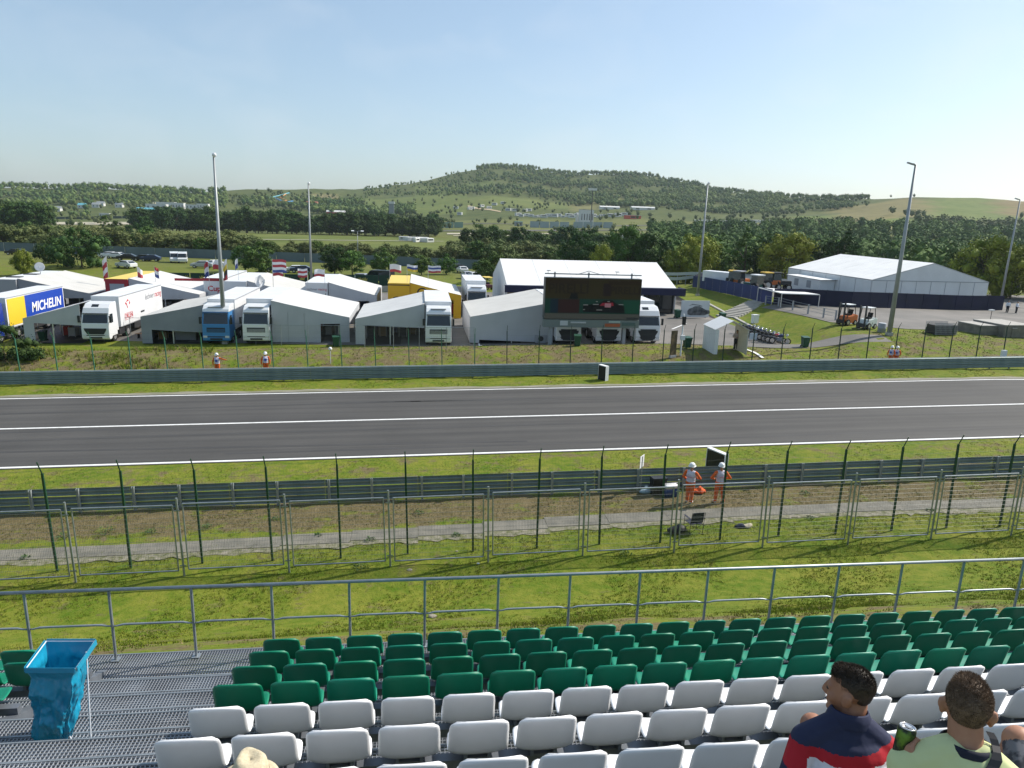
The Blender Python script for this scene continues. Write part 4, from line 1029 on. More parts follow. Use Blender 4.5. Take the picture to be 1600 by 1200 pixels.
front_text(t,'lechner',.40,GREYP,-.5,-.02,3.45); front_text(t,'racing',.40,RED,.68,-.02,3.45); front_text(t,'Q',.95,RED,-.72,-.02,2.6); front_text(t,'pod',.95,BLACKP,.28,-.02,2.62,bold=.015,shear=.15)
awning('white awning sloping right from the red and black lettered trailer',-10.4,-4.9,85.0,96.8,4.2,2.75,TENTA,TENTG,side=True,skirt_lo=2.15)
t=truck('race_trailer','yellow trailer end with big black letter Q in the back row',-2.3,84.2,YELT,YELT,84.2,95,cab=False,th=4.2,roofM=YELR)
front_text(t,'Q',1.7,BLACKP,-.25,-.02,2.0); m_=MB(); m_.bb(-1.26,1.26,-.02,-.005,3.95,4.06); m_.build('black_trim',BLACKP,t)
ya=awning('white roofed awning with yellow front wall by the yellow trailer',-1.0,5.0,84.4,96.5,4.2,2.85,TENTA,YELT,side=False,skirt_lo=2.3)
front_text(ya,'Q',1.6,BLACKP,-1.6,-.03,3.0)
t=truck('articulated_truck','white truck parked at the back left of the large white marquee',7.0,86.2,WHITEPAINT,TRW,88.4,97,style='flat',th=4.1)
# stuff under the front awnings: crates, tables, cars seen as dark shapes
CRT=[mat('crate_%s'%n,c,.6) for n,c in (('grey',(.25,.26,.28)),('blue',(.02,.05,.16)),('red',(.35,.03,.03)),('black',(.02,.02,.022)),('silver',(.5,.5,.52)),('wood',(.32,.2,.09)))]
CRN=['grey','blue','red','black','silver','brown']
k=0
for ax0,ax1,ay,nm in ((-35.6,-31.6,72,'left lettered truck'),(-25,-20.6,71.5,'blue cab truck'),(-13,-7.4,71.5,'flat cab truck'),(-5.2,0,70,'lone white truck'),(-33,-27,90.5,'dark red trailer'),(-9.6,-5.6,87,'black and red lettered trailer'),(-.4,4.4,86.5,'yellow trailer')):
    for i in range(5):
        x=ax0+(ax1-ax0)*(i+.5)/5; y=ay+rnd.uniform(.2,4.5); ci=(k*5+i*2)%6; h=rnd.uniform(.7,1.5); wd=rnd.uniform(.5,.85); dd=rnd.uniform(.5,.9)
        t=thing('flight_case','%s equipment case under the awning of the %s, %s from left'%(CRN[ci],nm,ordn(i+1)),'case',(x,y,Hs(x,y)+.06),rnd.uniform(-.2,.2),'equipment cases under the awnings')
        m_=MB(); m_.bb(-wd/2,wd/2,-dd/2,dd/2,0.08,h*.72); m_.build('body',CRT[ci],t); m_=MB(); m_.bb(-wd/2,wd/2,-dd/2,dd/2,h*.72+.01,h); m_.build('lid',CRT[ci],t)
        m_=MB()
        for sx in (-1,1):
            for sy in (-1,1): m_.bb(sx*wd/2-.02,sx*wd/2+.02,sy*dd/2-.02,sy*dd/2+.02,0,h+.006)
        m_.build('corner_trim',ALU,t)
    k+=1
# ---- satellite dishes
def dish(label,base,z,r,ang):
    t=thing('satellite_dish',label,'dish',base,ang); m_=MB(); m_.tube((0,0,0),(0,0,z),.05,n=6); m_.build('mast',ALU,t)
    m_=MB(); pr=[(r*k/6,.22*r*(k/6)**2) for k in range(7)]
    vs=[];fs=[]
    for j,(rr,dd) in enumerate(pr):
        for i in range(20): 
            a_=6.2832*i/20; vs.append((rr*math.cos(a_),-dd-.05,rr*math.sin(a_)+z))
    for j in range(6):
        for i in range(20): fs.append((j*20+i,j*20+(i+1)%20,(j+1)*20+(i+1)%20,(j+1)*20+i))
    m_.add(vs,fs); o=m_.build('reflector',TRW,t,True); sm=o.modifiers.new('s','SOLIDIFY'); sm.thickness=.02
    m_=MB(); m_.tube((0,-.05,z-r*.8),(0,-r*.9,z),.02,n=5); m_.ball((0,-r*.9,z),.07); m_.build('feed_arm',ALU,t); return t
dish('white satellite dish standing on the grey trailer roof at far left',(-46.3,95.2,Hs(-46.3,95)+4.35),.9,.55,.3)
dish('grey satellite dish on a mast between lamp post and blue cab truck trailer',(-17.9,83.6,Hs(-18,83)+.05),4.5,.7,.9)
# ---- flags on poles
def flag(label,px,py_top,py_bot,Y,cols,wpx,hang=False,tilt=0):
    top=PY(px,py_top,Y); zb=Hs(top[0],Y); t=thing('flag',label,'flag',(top[0],Y,zb),0,'flags on poles above the awnings')
    h=top[2]-zb; m_=MB(); m_.tube((0,0,0),(0,0,h),.03,.02,6); m_.build('pole',ALU,t)
    sc=FPX/ (Y/CF[1]*1.0+3); fh=(py_bot-py_top)/sc; fw=abs(wpx)/sc*(1 if wpx>0 else -1)
    N=8; ms=[mat('flag_%d_%d_%d'%tuple(int(99*q) for q in c),c,.7) for c in cols]
    m_=MB(); nb=len(cols)
    for bnd in range(nb):
        m_.mi=bnd; vs=[];fs=[]
        for i in range(N+1):
            u=i/N; x=fw*u; y=.16*math.sin(u*7+px)*u; dz=-.25*u*fh*(0.35 if not hang else 1.0)*u+.05*math.sin(u*5+px)
            for q in (bnd/nb,(bnd+1)/nb): vs.append((x,y,h-.05-fh*q*(1-.0*u)+dz))
        for i in range(N): fs.append((2*i,2*i+1,2*i+3,2*i+2))
        m_.add(vs,fs)
    o=m_.build('cloth',ms,t); sm=o.modifiers.new('s','SOLIDIFY'); sm.thickness=.012; return t
Wc,Rc,Bc,Kc,Yc,Gc=(.72,.72,.73),(.40,.05,.06),(.05,.08,.25),(.03,.03,.03),(.70,.50,.05),(.05,.25,.08)
flag('tall red and white flag at the left above the dark red trailer',166,400,428,95,[Wc,Rc,Wc,Rc],-6,True)
flag('red white flag left of the dark awning, first of a pair',214,417,431,91,[Wc,Rc],6,True); flag('red white flag second of the pair above the cream awning',241,416,430,91,[Rc,Wc,Bc],5,True)
flag('hanging blue red flag left of the tall lamp post',325,408,428,88,[Rc,Wc,Bc],-5,True); flag('white and red flag close left of the tall lamp post',343,405,418,88,[Wc,Rc],-9)
flag('yellow flag close right of the tall lamp post',354,404,432,88,[Wc,Yc,Kc,Rc],-5,True); flag('plain white flag right of the tall lamp post',371,404,417,88,[Wc,Bc],-4,True)
flag('large white red and blue striped flag above the cream awning',425,404,422,84,[Rc,Wc,Rc,Wc,Bc],19); flag('white and red flag hanging below the large striped flag',426,421,429,84.3,[Wc,Rc],14)
flag('red and white striped banner left of the white lettered trailer',480,419,431,84.5,[Wc,Rc,Wc,Rc],-13); flag('white and red banner on pole above the white lettered trailer',507,420,430,84.2,[Wc,Wc,Rc],-14)
flag('white and red flag above the white awning, left of three',609,412,423,86,[Wc,Wc,Rc],16); flag('white blue and yellow flag above the yellow trailer, middle of three',636,413,422,85,[Wc,Bc,Yc],15); flag('white and red flag right of three above the yellow awning',669,414,424,85,[Wc,Bc,Wc,Rc],18)
# ---- big screen
z=.42; SY=64.3
t=thing('video_screen','big LED video screen on legs showing a racing car','screen',(16.0,SY,.32))
sx0,sx1=PY(851,470,SY)[0]-16.0,PY(1001,470,SY)[0]-16.0; zt_=PY(925,435,SY)[2]-.32; zb_=PY(925,499,SY)[2]-.32; zl_=PY(925,512,SY)[2]-.32
FRAME=mat('screen_frame',(.05,.055,.06),.5)
m_=MB(); m_.bb(sx0,sx1,.0,.9,zb_,zt_); m_.build('cabinet',FRAME,t)
def led(n,c,s=.5): return mat('led_'+n,(.01,.01,.01),.5,emit=c,estr=s*.30,spec=.1)
LB=led('brown',(.060,.052,.014),.55); 
def pic(n,u0,u1,v0,v1,c,dy,s=.55):
    m_=MB(); X0_,X1_=sx0+(sx1-sx0)*u0,sx0+(sx1-sx0)*u1; Z1_,Z0_=zt_+(zb_-zt_)*v0,zt_+(zb_-zt_)*v1; m_.bb(X0_,X1_,-dy-.004,-dy,Z0_,Z1_); return m_.build('picture_area',led(n,c,s),t)
pic('brown',.005,.995,.0,.5,(.062,.058,.016),.002); pic('green',.005,.995,.5,.86,(.012,.085,.062),.002); pic('grey',.005,.995,.86,.995,(.15,.17,.15),.002)
pic('dark1',.005,.45,.05,.14,(.045,.028,.012),.008); pic('dark2',.65,.99,.05,.14,(.045,.028,.012),.008); pic('navy',.06,.14,.51,.85,(.01,.04,.07),.008); pic('maroon',.14,.36,.51,.85,(.055,.022,.022),.008); pic('green2',.82,.99,.52,.84,(.012,.13,.075),.008)
pic('shade',.60,.68,.12,.42,(.03,.018,.02),.008); pic('grey2',.86,.99,.94,.99,(.05,.07,.07),.008)
# the car on the picture: nose, cockpit, wings and wheels as flat print
LK=led('black',(.004,.008,.010),.5); LW=led('white',(.42,.46,.46),.6); LR=led('red',(.42,.03,.06),.6); LP=led('pink',(.55,.30,.36),.7)
m_=MB(); U=lambda u:sx0+(sx1-sx0)*u; Vv=lambda v:zt_+(zb_-zt_)*v
m_.ext([(U(.40),Vv(.82)),(U(.84),Vv(.84)),(U(.83),Vv(.66)),(U(.76),Vv(.62)),(U(.70),Vv(.52)),(U(.62),Vv(.52)),(U(.56),Vv(.60)),(U(.40),Vv(.66))][::-1],-.016,-.010,'y'); m_.build('picture_car',LK,t)
m_=MB(); m_.ext([(U(.57),Vv(.66)),(U(.72),Vv(.66)),(U(.71),Vv(.58)),(U(.60),Vv(.59))][::-1],-.020,-.0165,'y'); m_.build('picture_car_red',LR,t)
m_=MB(); m_.bb(U(.625),U(.69),-.024,-.0205,Vv(.70),Vv(.60)); m_.build('picture_car_panel',LP,t)
m_=MB()
for u0,u1,v in ((.40,.45,.635),(.50,.56,.62),(.77,.82,.615),(.53,.55,.55),(.65,.675,.545),(.54,.60,.755),(.40,.42,.75)): m_.bb(U(u0),U(u1),-.022,-.0172,Vv(v+.02),Vv(v))
m_.build('picture_highlight',LW,t)
m_=MB(); m_.ext([(U(.25),Vv(.50)),(U(.345),Vv(.50)),(U(.33),Vv(.36)),(U(.27),Vv(.37))][::-1],-.016,-.010,'y'); m_.build('picture_car',LK,t)
LT=led('lettering',(.035,.022,.012),.5)
for body,u,v in (('PIRELLI',.24,.27),('PIRELLI',.83,.29)):
    o=front_text(t,body,1.25 if u<.5 else .95,LT,U(u),-.010,Vv(v),bold=.03)
m_=MB(); m_.bb(sx0-.02,sx1+.02,.05,.8,zl_,zb_-.06); m_.build('lower_panel',mat('screen_lower_panel',(.17,.20,.19),.5),t)
for u0,u1,v0,v1,c in ((.17,.25,.15,.75,(.5,.52,.52)),(.28,.44,.25,.45,(.45,.47,.47)),(.68,.80,.1,.35,(.35,.42,.38)),(.64,.80,.45,.85,(.38,.10,.04)),(.82,.96,.3,.7,(.08,.13,.12))):
    m_=MB(); zz=zb_-.06; m_.bb(U(u0),U(u1),-.0,.046,zz+(zl_-zz)*v1,zz+(zl_-zz)*v0); m_.build('control_box',mat('ctl_%d_%d'%(int(u0*100),int(v0*100)),c,.5),t)
for u in (.08,.86):
    m_=MB(); m_.bb(U(u)-.14,U(u)+.14,.25,.55,-.2,zb_); m_.build('leg',TRG,t); m_=MB(); m_.bb(U(u)-.55,U(u)+.55,-.45,.75,-.1,.22); link('footing',bevel(m_.mesh('footing',mat('pale_block',(.42,.45,.46),.7)),.04,1),t)
m_=MB(); zr=zt_+.28
m_.bb(sx0-.02,sx1+.02,.3,.42,zr,zr+.1)
for u in (.1,.45,.9): m_.bb(U(u)-.06,U(u)+.06,.3,.42,zt_,zr+.22)
m_.tube((U(.32),.36,zr),(U(.45),.36,zr+.35),.03,n=5); m_.tube((U(.60),.36,zr),(U(.45),.36,zr+.35),.03,n=5)
for u in (.03,.74): m_.bb(U(u)-.12,U(u)+.2,.2,.5,zr+.3,zr+.36); m_.tube((U(u),.35,zr),(U(u),.35,zr+.3),.02,n=5)
m_.build('top_truss',TRG,t)
# ---- large white marquee with blue valance
def marquee(label,A,B,half,z_e,z_r,walls,val=None,seams=5,roofM=TENTW,wallM=TENTW,gz=0.0,bays=True):
    # A,B: front eave end points (x,y); ridge lies half metres behind; back eave 2*half behind
    A=Vector((A[0],A[1],0)); B=Vector((B[0],B[1],0)); d=(B-A); L_=d.length; ang=math.atan2(d.y,d.x)
    t=thing('marquee',label,'marquee',(A.x,A.y,gz),ang)
    def roof(y0,z0,y1,z1,nm):
        for k in range(seams):
            m_=MB(); a_,b_=L_*k/seams+.015,L_*(k+1)/seams-.015; n=5; vs=[];fs=[]
            for j in range(n+1):
                v=j/n; y=y0+(y1-y0)*v; z=z0+(z1-z0)*v
                for i in range(5):
                    u=i/4; vs.append((a_+(b_-a_)*u,y,z-.012*math.sin(u*math.pi)*(1 if 0<j<n else .2)))
            for j in range(n):
                for i in range(4): q=j*5+i; fs.append((q,q+1,q+6,q+5) if y1>y0 else (q,q+5,q+6,q+1))
            m_.add(vs,fs); o=m_.build(nm,roofM,t); sm=o.modifiers.new('s','SOLIDIFY'); sm.thickness=.03; sm.offset=-1
    roof(0,z_e,half,z_r,'roof_panel'); roof(2*half,z_e,half,z_r,'roof_panel')
    m_=MB()
    for k in range(seams+1):
        x=min(max(L_*k/seams,.05),L_-.05)
        for y0,z0,y1,z1 in ((0,z_e,half,z_r),(2*half,z_e,half,z_r)): m_.tube((x,y0,z0-.10),(x,y1,z1-.10),.06,n=4)
    m_.build('roof_beam',ALU,t)
    for x,nm in ((0,'gable_wall'),(L_,'gable_wall')):
        m_=MB(); m_.ext([(0.05,.0),(2*half-.05,.0),(2*half-.05,z_e-.08),(half,z_r-.1),(.05,z_e-.08)],x-.02+(.03 if x==0 else -.03),x+.02+(.03 if x==0 else -.03),'x'); m_.build(nm,wallM,t)
    for k in range(seams):
        a_,b_=L_*k/seams+.06,L_*(k+1)/seams-.06
        if walls:
            m_=MB(); m_.bb(a_,b_,0.02,.06,0.02,z_e-.1); m_.build('wall_panel',wallM,t)
        m_=MB(); m_.bb(a_,b_,2*half-.06,2*half-.02,.02,z_e-.1); m_.build('wall_panel',wallM,t)
    for k in range(seams+1):
        x=min(max(L_*k/seams,.06),L_-.06); m_=MB(); m_.bb(x-.06,x+.06,-.02,.1,0,z_e-.05); m_.build('post',ALU,t)
    if val: 
        m_=MB(); m_.bb(-.3,L_+1.0,-.75,-.70,z_e-.85,z_e-.02); m_.bb(L_+.95,L_+1.0,-.7,2.0,z_e-.85,z_e-.02); m_.bb(-.3,L_+1.0,-.7,.0,z_e-.06,z_e-.02); m_.build('valance',val,t)
    return t,L_
NAVYV=mat('navy_cloth',(.012,.014,.05),.75,c2=(.010,.012,.04),scale=2)
mq,L_=marquee('large white marquee with navy valance behind the big screen',(10.7,87.1),(32.4,87.1),8.4,3.55,6.2,False,NAVYV,5,gz=.45)
# glazed, dark front of the marquee
for k in range(12):
    m_=MB(); a_=L_*k/12; m_.bb(a_+.08,a_+L_/12-.08,.5,.54,.05,2.65); m_.build('glass_panel',GLASS if k%4 else mat('ochre_panel',(.30,.24,.14),.6),mq)
    m_=MB(); m_.bb(a_-.05,a_+.05,.45,.6,0,2.7); m_.build('mullion',CHASS,mq)
m_=MB(); m_.slab([(L_+1,-.7,2.65),(L_+1,2.0,2.65),(L_-.2,2.0,2.65),(L_-.2,-.7,2.65)],.05); m_.build('porch_roof',NAVYV,mq)
# ---- right marquee on the terrace
E1=PZ(1363,437,5.0); E2=PZ(1554,445,5.0-.3)
gzm=1.75
# ridge runs away from the camera: front eave line is the left side wall
BLm=PZ(1232,418,5.0)
half=math.hypot(E2[0]-E1[0],E2[1]-E1[1])/2
mq2,L2=marquee('white marquee with plain gable on the terrace at right',(BLm[0],BLm[1]),(E1[0],E1[1]),half,5.0-gzm,7.55-gzm,True,None,6,gz=gzm)
for k in range(1,8):
    m_=MB(); y=2*half*k/8; zt2=5.0-gzm-.1; m_.bb(L2+.0,L2+.03,y-.02,y+.02,.02,zt2); m_.build('gable_seam',TRG,mq2)
m_=MB(); m_.bb(L2,L2+.03,.1,2*half-.1,5.0-gzm-.14,5.0-gzm-.06); m_.build('gable_seam',TRG,mq2)
m_=MB(); m_.bb(L2*.22,L2*.62,-2.6,-.1,.0,2.35); m_.slab([(L2*.2,-2.8,2.42),(L2*.64,-2.8,2.42),(L2*.64,0,2.5),(L2*.2,0,2.5)],.06); m_.build('side_annexe',TENTW,mq2)
for u in (.30,.46): m_=MB(); m_.bb(L2*u,L2*u+1.2,-2.64,-2.6,.9,2.0); m_.build('annexe_window',TRG,mq2)
# ---- blue fabric site fence
BLUEF=mat('blue_fence_cloth',(.016,.030,.125),.75,c2=(.012,.022,.095),scale=.6); DNAVY=mat('dark_navy_fence_cloth',(.010,.012,.040),.75,c2=(.008,.010,.03),scale=.6)
def cloth_fence(label,pts,h,M,name='cloth_fence',step=3.0,PM=None):
    PM=PM or (ALU if M is BLUEF else M)
    t=thing(name,label,'fence')
    for i in range(len(pts)-1):
        a_,b_=Vector(pts[i]),Vector(pts[i+1]); n=max(1,round((b_-a_).length/step))
        for k in range(n):
            p,q=a_.lerp(b_,k/n),a_.lerp(b_,(k+1)/n); zp,zq=Hs(p.x,p.y),Hs(q.x,q.y)
            m_=MB(); m_.slab([(p.x,p.y,zp+.04),(q.x,q.y,zq+.04),(q.x,q.y,zq+h),(p.x,p.y,zp+h)],.03); m_.build('panel',M,t)
            m_=MB(); m_.tube((p.x,p.y,zp),(p.x,p.y,zp+h+.03),.035,n=6); m_.build('post',PM,t)
    return t
cloth_fence('blue cloth fence with light posts running back up the slope',[G(1205,476),G(1172,468),G(1124,457),G(1082,449)],1.95,BLUEF)
cloth_fence('dark navy cloth fence in front of the right marquee',[G(1208,476),G(1330,481),G(1440,483),G(1566,485)],2.05,DNAVY)
cloth_fence('navy cloth fence behind the parked machines',[G(1085,447),G(1160,441),G(1235,440)],1.9,DNAVY)
cloth_fence('dark blue fence end at the far right behind the marquee',[G(1553,460),G(1592,459)],2.3,DNAVY)
# ---- stairs up the grass bank
p0=Vector(G(1134,496)); p1=Vector(G(1186,472)); st=thing('concrete_stairs','concrete steps climbing the grass bank left of the blue fence','stairs',p0,math.atan2(-(p1.x-p0.x),p1.y-p0.y))
d=(p1-p0); L_=math.hypot(d.x,d.y); n=12; CST=mat('pale_concrete',(.42,.40,.36),.85,c2=(.33,.32,.29),scale=3)
for k in range(n):
    m_=MB(); m_.bb(-1.35,1.35,L_*k/n+.02,L_*k/n+.62,d.z*(k+1)/n-.45,d.z*(k+1)/n+.02+.06); m_.build('step',CST,st)
m_=MB(); m_.bb(-1.35,1.35,L_-.3,L_+1.5,d.z-.4,d.z+.06); m_.build('landing',CST,st)
# rail fence on the terrace edge right of the steps
rf=thing('terrace_rail','wire and post rail along the terrace edge right of the steps','railing')
pts=[G(*p) for p in ((1196,476),(1216,479),(1238,485),(1262,491),(1286,497),(1305,501))]
for i,p in enumerate(pts):
    m_=MB(); m_.bb(p.x-.07,p.x+.07,p.y-.07,p.y+.07,p.z-.1,p.z+1.15); m_.build('post',TRG,rf)
    if i+1<len(pts):
        q=pts[i+1]; m_=MB()
        for z in (.45,.8,1.1): m_.tube((p.x,p.y,p.z+z),(q.x,q.y,q.z+z),.018,n=5)
        m_.build('rail',GALV,rf)
# kerb along the paddock foot of the bank
kb=bpy.data.objects.new('kerb',None); COL.objects.link(kb); tag(kb,kind='structure')
for k in range(26):
    y0_,y1_=64.5+k*1.35,64.5+(k+1)*1.35-.03; x0_,x1_=foot_x(y0_)+.1,foot_x(y1_)+.1
    m_=MB(); m_.slab([(x0_,y0_,Hs(x0_-.3,y0_)+.16),(x0_+.35,y0_,Hs(x0_-.3,y0_)+.16),(x1_+.35,y1_,Hs(x1_-.3,y1_)+.16),(x1_,y1_,Hs(x1_-.3,y1_)+.16)],.3); m_.build('kerb_stone',CST,kb)
# ---- billboard
p=G(1085,497); t=thing('billboard','low white billboard with a dark car picture near the steps','billboard',(p.x,p.y,p.z),.03)
wv=46/1111*(p.y/.97)/2+.05
m_=MB(); m_.bb(-wv,wv,0,.08,.12,2.15); m_.build('board',mat('pale_billboard',(.50,.53,.55),.6,c2=(.62,.64,.65),scale=.5),t)
m_=MB(); m_.ext([(-.95,.45),(-1.0,.9),(-.8,1.15),(-.45,1.25),(-.1,1.45),(.5,1.5),(1.05,1.2),(1.35,1.05),(1.9,.95),(1.95,.6),(1.2,.35),(-.6,.35)][::-1],-.012,-.002,'y'); m_.build('car_picture',mat('dark_car_print',(.03,.035,.04),.5,c2=(.16,.17,.18),scale=1.8),t)
m_=MB(); m_.ext([(-.9,1.5),(-.4,1.75),(.6,1.62),(.9,1.48),(.8,1.42),(.4,1.55),(-.3,1.62)][::-1],-.012,-.002,'y'); m_.build('wing_picture',mat('grey_car_print',(.2,.21,.22),.5),t)
for s_ in (-1,1): m_=MB(); m_.bb(s_*wv*.8-.05,s_*wv*.8+.05,.09,.2,0,2.0); m_.build('leg',TRG,t)
# ---- bins
BING=mat('green_bin_plastic',(.015,.07,.04),.5)
def bin_(label,px,py,h=1.05):
    p=G(px,py); t=thing('wheelie_bin',label,'bin',p,rnd.uniform(-.4,.4),'green wheelie bins in the paddock')
    m_=MB(); m_.add([(-.24,-.28,.08),(.24,-.28,.08),(.24,.26,.08),(-.24,.26,.08),(-.31,-.36,h*.93),(.31,-.36,h*.93),(.31,.34,h*.93),(-.31,.34,h*.93)],[(3,2,1,0),(4,5,6,7),(0,1,5,4),(1,2,6,5),(2,3,7,6),(3,0,4,7)]); link('body',bevel(m_.mesh('body',BING),.025,1),t)
    m_=MB(); m_.slab([(-.33,-.39,h*.935),(.33,-.39,h*.935),(.33,.36,h),(-.33,.36,h)],.05); m_.build('lid',BING,t)
    for s_ in (-1,1): m_=MB(); m_.cyl((s_*.25,.26,.1),.1,.06,12,'x'); m_.build('wheel',RUBBER,t)
for i,(px,py,l) in enumerate([(68,533,'green bin on the grass below the awning of the left lettered truck'),(170,533,'green bin in front of the white lettered truck cab'),(525,542,'green bin left of the lone white truck awning'),(1041,546,'green bin left of the white gazebo, on the asphalt edge') if False else (1073,544,'green bin just left of the white gazebo'),(1058,497,'green bin at the left end of the low billboard'),(1128,502,'green bin at the foot of the concrete steps'),(1257,543,'green bin on the grass right of the motorcycles'),(902,541,'green bin under the big screen')]): bin_(l,px,py)
# ---- small gazebo
p=G(1131,549); t=thing('gazebo','small white gazebo tent with open front beside the motorcycles','gazebo',p,math.radians(-3))
W2=1.45; hh=2.15; hp=2.95
m_=MB(); m_.slab([(-W2-.1,-W2-.1,hh),(0,-W2-.1,hp),(0,W2+.1,hp),(-W2-.1,W2+.1,hh)],.03); m_.slab([(0,-W2-.1,hp),(W2+.1,-W2-.1,hh),(W2+.1,W2+.1,hh),(0,W2+.1,hp)],.03); m_.build('roof',TENTW,t)
m_=MB(); m_.bb(-W2-.02,-W2,-W2,W2,.0,hh); m_.build('side_wall',TENTW,t); m_=MB(); m_.bb(W2,W2+.02,-W2,W2,0,hh); m_.build('side_wall',mat('cream_wall',(.62,.58,.46),.7),t)
m_=MB(); m_.bb(-W2,-W2+.3,-W2-.02,-W2,0,hh); m_.build('front_flap',TENTW,t)
for sx in (-1,1):
    for sy in (-1,1): m_=MB(); m_.bb(sx*(W2-.03)-.025,sx*(W2-.03)+.025,sy*(W2-.03)-.025,sy*(W2-.03)+.025,0,hh); m_.build('pole',ALU,t)
# ---- motorcycles parked in a row
MC=[mat('moto_'+n,c,.3,coat=.3) for n,c in (('navy',(.02,.035,.12)),('black',(.02,.02,.022)),('red',(.45,.03,.04)),('silver',(.45,.46,.48)))]; MCN=['navy','black','red','silver']
CHR=mat('chrome',(.6,.6,.62),.2,metal=.8)
def motorcycle(label,p,ang,M):
    t=thing('motorcycle',label,'motorcycle',p,ang,'motorcycles parked by the kerb')
    for y in (-.72,.72):
        m_=MB(); n=16
        for i in range(n):
            a0_,a1_=6.2832*i/n,6.2832*(i+1)/n; m_.tube((0,y+.27*math.cos(a0_),.31+.27*math.sin(a0_)),(0,y+.27*math.cos(a1_),.31+.27*math.sin(a1_)),.05,n=5)
        w_=m_.build('wheel',RUBBER,t); m_=MB(); m_.cyl((0,y,.31),.2,.03,12,'x'); m_.build('rim',CHR,w_)
    m_=MB(); m_.ball((0,-.08,.82),.22,12,8,(.8,1.3,.75)); m_.build('tank',M,t,True)
    m_=MB(); m_.add([(-.12,.1,.78),(.12,.1,.78),(.14,.75,.88),(-.14,.75,.88),(-.1,.1,.7),(.1,.1,.7),(.08,.78,.8),(-.08,.78,.8)],[(0,1,2,3),(7,6,5,4),(0,4,5,1),(1,5,6,2),(2,6,7,3),(3,7,4,0)]); m_.build('seat',RUBBER,t)
    m_=MB(); m_.bb(-.17,.17,-.3,.3,.28,.62); link('engine',bevel(m_.mesh('engine',GREYP),.05,2),t)
    m_=MB(); m_.tube((-.08,-.72,.31),(-.07,-.48,1.0),.025,n=6); m_.tube((.08,-.72,.31),(.07,-.48,1.0),.025,n=6); m_.build('fork',CHR,t)
    m_=MB(); m_.path([(-.38,-.3,1.05),(-.2,-.44,1.06),(.2,-.44,1.06),(.38,-.3,1.05)],.018,6); m_.build('handlebar',BLK,t)
    m_=MB(); m_.ball((0,-.62,.92),.13,10,6); m_.build('headlight',LAMPG,t,True)
    m_=MB(); m_.slab([(-.16,-.62,1.0),(.16,-.62,1.0),(.12,-.5,1.28),(-.12,-.5,1.28)],.01); m_.build('windshield',GLASS,t)
    m_=MB(); m_.tube((.14,.0,.3),(.18,.85,.36),.045,n=8); m_.build('exhaust',CHR,t)
    m_=MB(); m_.bb(-.2,.2,.78,1.08,.78,1.05); link('top_case',bevel(m_.mesh('top_case',BLACKB),.04,1),t)
pa,pb=Vector(G(1168,522)),Vector(G(1218,538))
for k in range(9):
    q=pa.lerp(pb,k/8); q.z=Hs(q.x,q.y)+.03; ci=(0,1,3,0,1,1,0,2,0)[k]
    motorcycle('%s motorcycle parked %s from the gazebo end of the row'%(MCN[ci],ordn(k+1)),q,math.radians(62)+rnd.uniform(-.12,.12),MC[ci])
p=G(1176,536); t=thing('notice_board','pale notice board standing by the motorcycles','sign',p,.1); m_=MB(); m_.bb(-.42,.42,-.02,.02,.35,1.0); m_.build('board',mat('pale_blue_board',(.45,.52,.56),.5),t)
for s_ in (-.3,.3): m_=MB(); m_.bb(s_-.02,s_+.02,.021,.05,0,.95); m_.build('leg',ALU,t)
p=G(1179,505); t=thing('white_cabinet','small white cabinet on the grass above the motorcycles','cabinet',p,.2); m_=MB(); m_.bb(-.35,.35,-.25,.25,0,.95); m_.build('body',WHITEPAINT,t); m_=MB(); m_.bb(-.4,.4,-.3,.3,.952,1.02); m_.build('lid',TRW,t)
# ---- quad bike
p=G(461,533); t=thing('quad_bike','red quad bike parked on the asphalt in front of the white awning','quad bike',p,math.radians(86)); RD=mat('red_plastic',(.42,.015,.03),.35,coat=.2)
for sx in (-1,1):
    for y in (-.55,.55): wheel_at(t,sx*.42,y,.29,.22,sx)
m_=MB(); m_.ball((0,-.2,.62),.3,12,8,(.75,1.2,.6)); m_.build('body',RD,t,True)
for y in (-.6,.58): m_=MB(); m_.slab([(-.55,y-.34,.60),(.55,y-.34,.60),(.55,y+.34,.66),(-.55,y+.34,.66)],.06); link('mudguard',bevel(m_.mesh('mudguard',RD),.02,1),t)
m_=MB(); m_.add([(-.16,0,.74),(.16,0,.74),(.16,.62,.78),(-.16,.62,.78),(-.16,0,.62),(.16,0,.62),(.16,.62,.66),(-.16,.62,.66)],[(0,1,2,3),(7,6,5,4),(0,4,5,1),(1,5,6,2),(2,6,7,3),(3,7,4,0)]); m_.build('seat',RUBBER,t)
m_=MB(); m_.path([(-.36,-.22,.98),(-.1,-.34,.95),(.1,-.34,.95),(.36,-.22,.98)],.02,6); m_.tube((0,-.34,.95),(0,-.5,.6),.03,n=6); m_.build('handlebar',BLK,t)
for y in (-.72,.72): 
    m_=MB()
    for x in (-.35,0,.35): m_.tube((x,y-.25,.78),(x,y+.25,.78),.012,n=5)
    m_.tube((-.4,y-.25,.78),(.4,y-.25,.78),.012,n=5); m_.tube((-.4,y+.25,.78),(.4,y+.25,.78),.012,n=5); m_.build('rack',BLK,t)
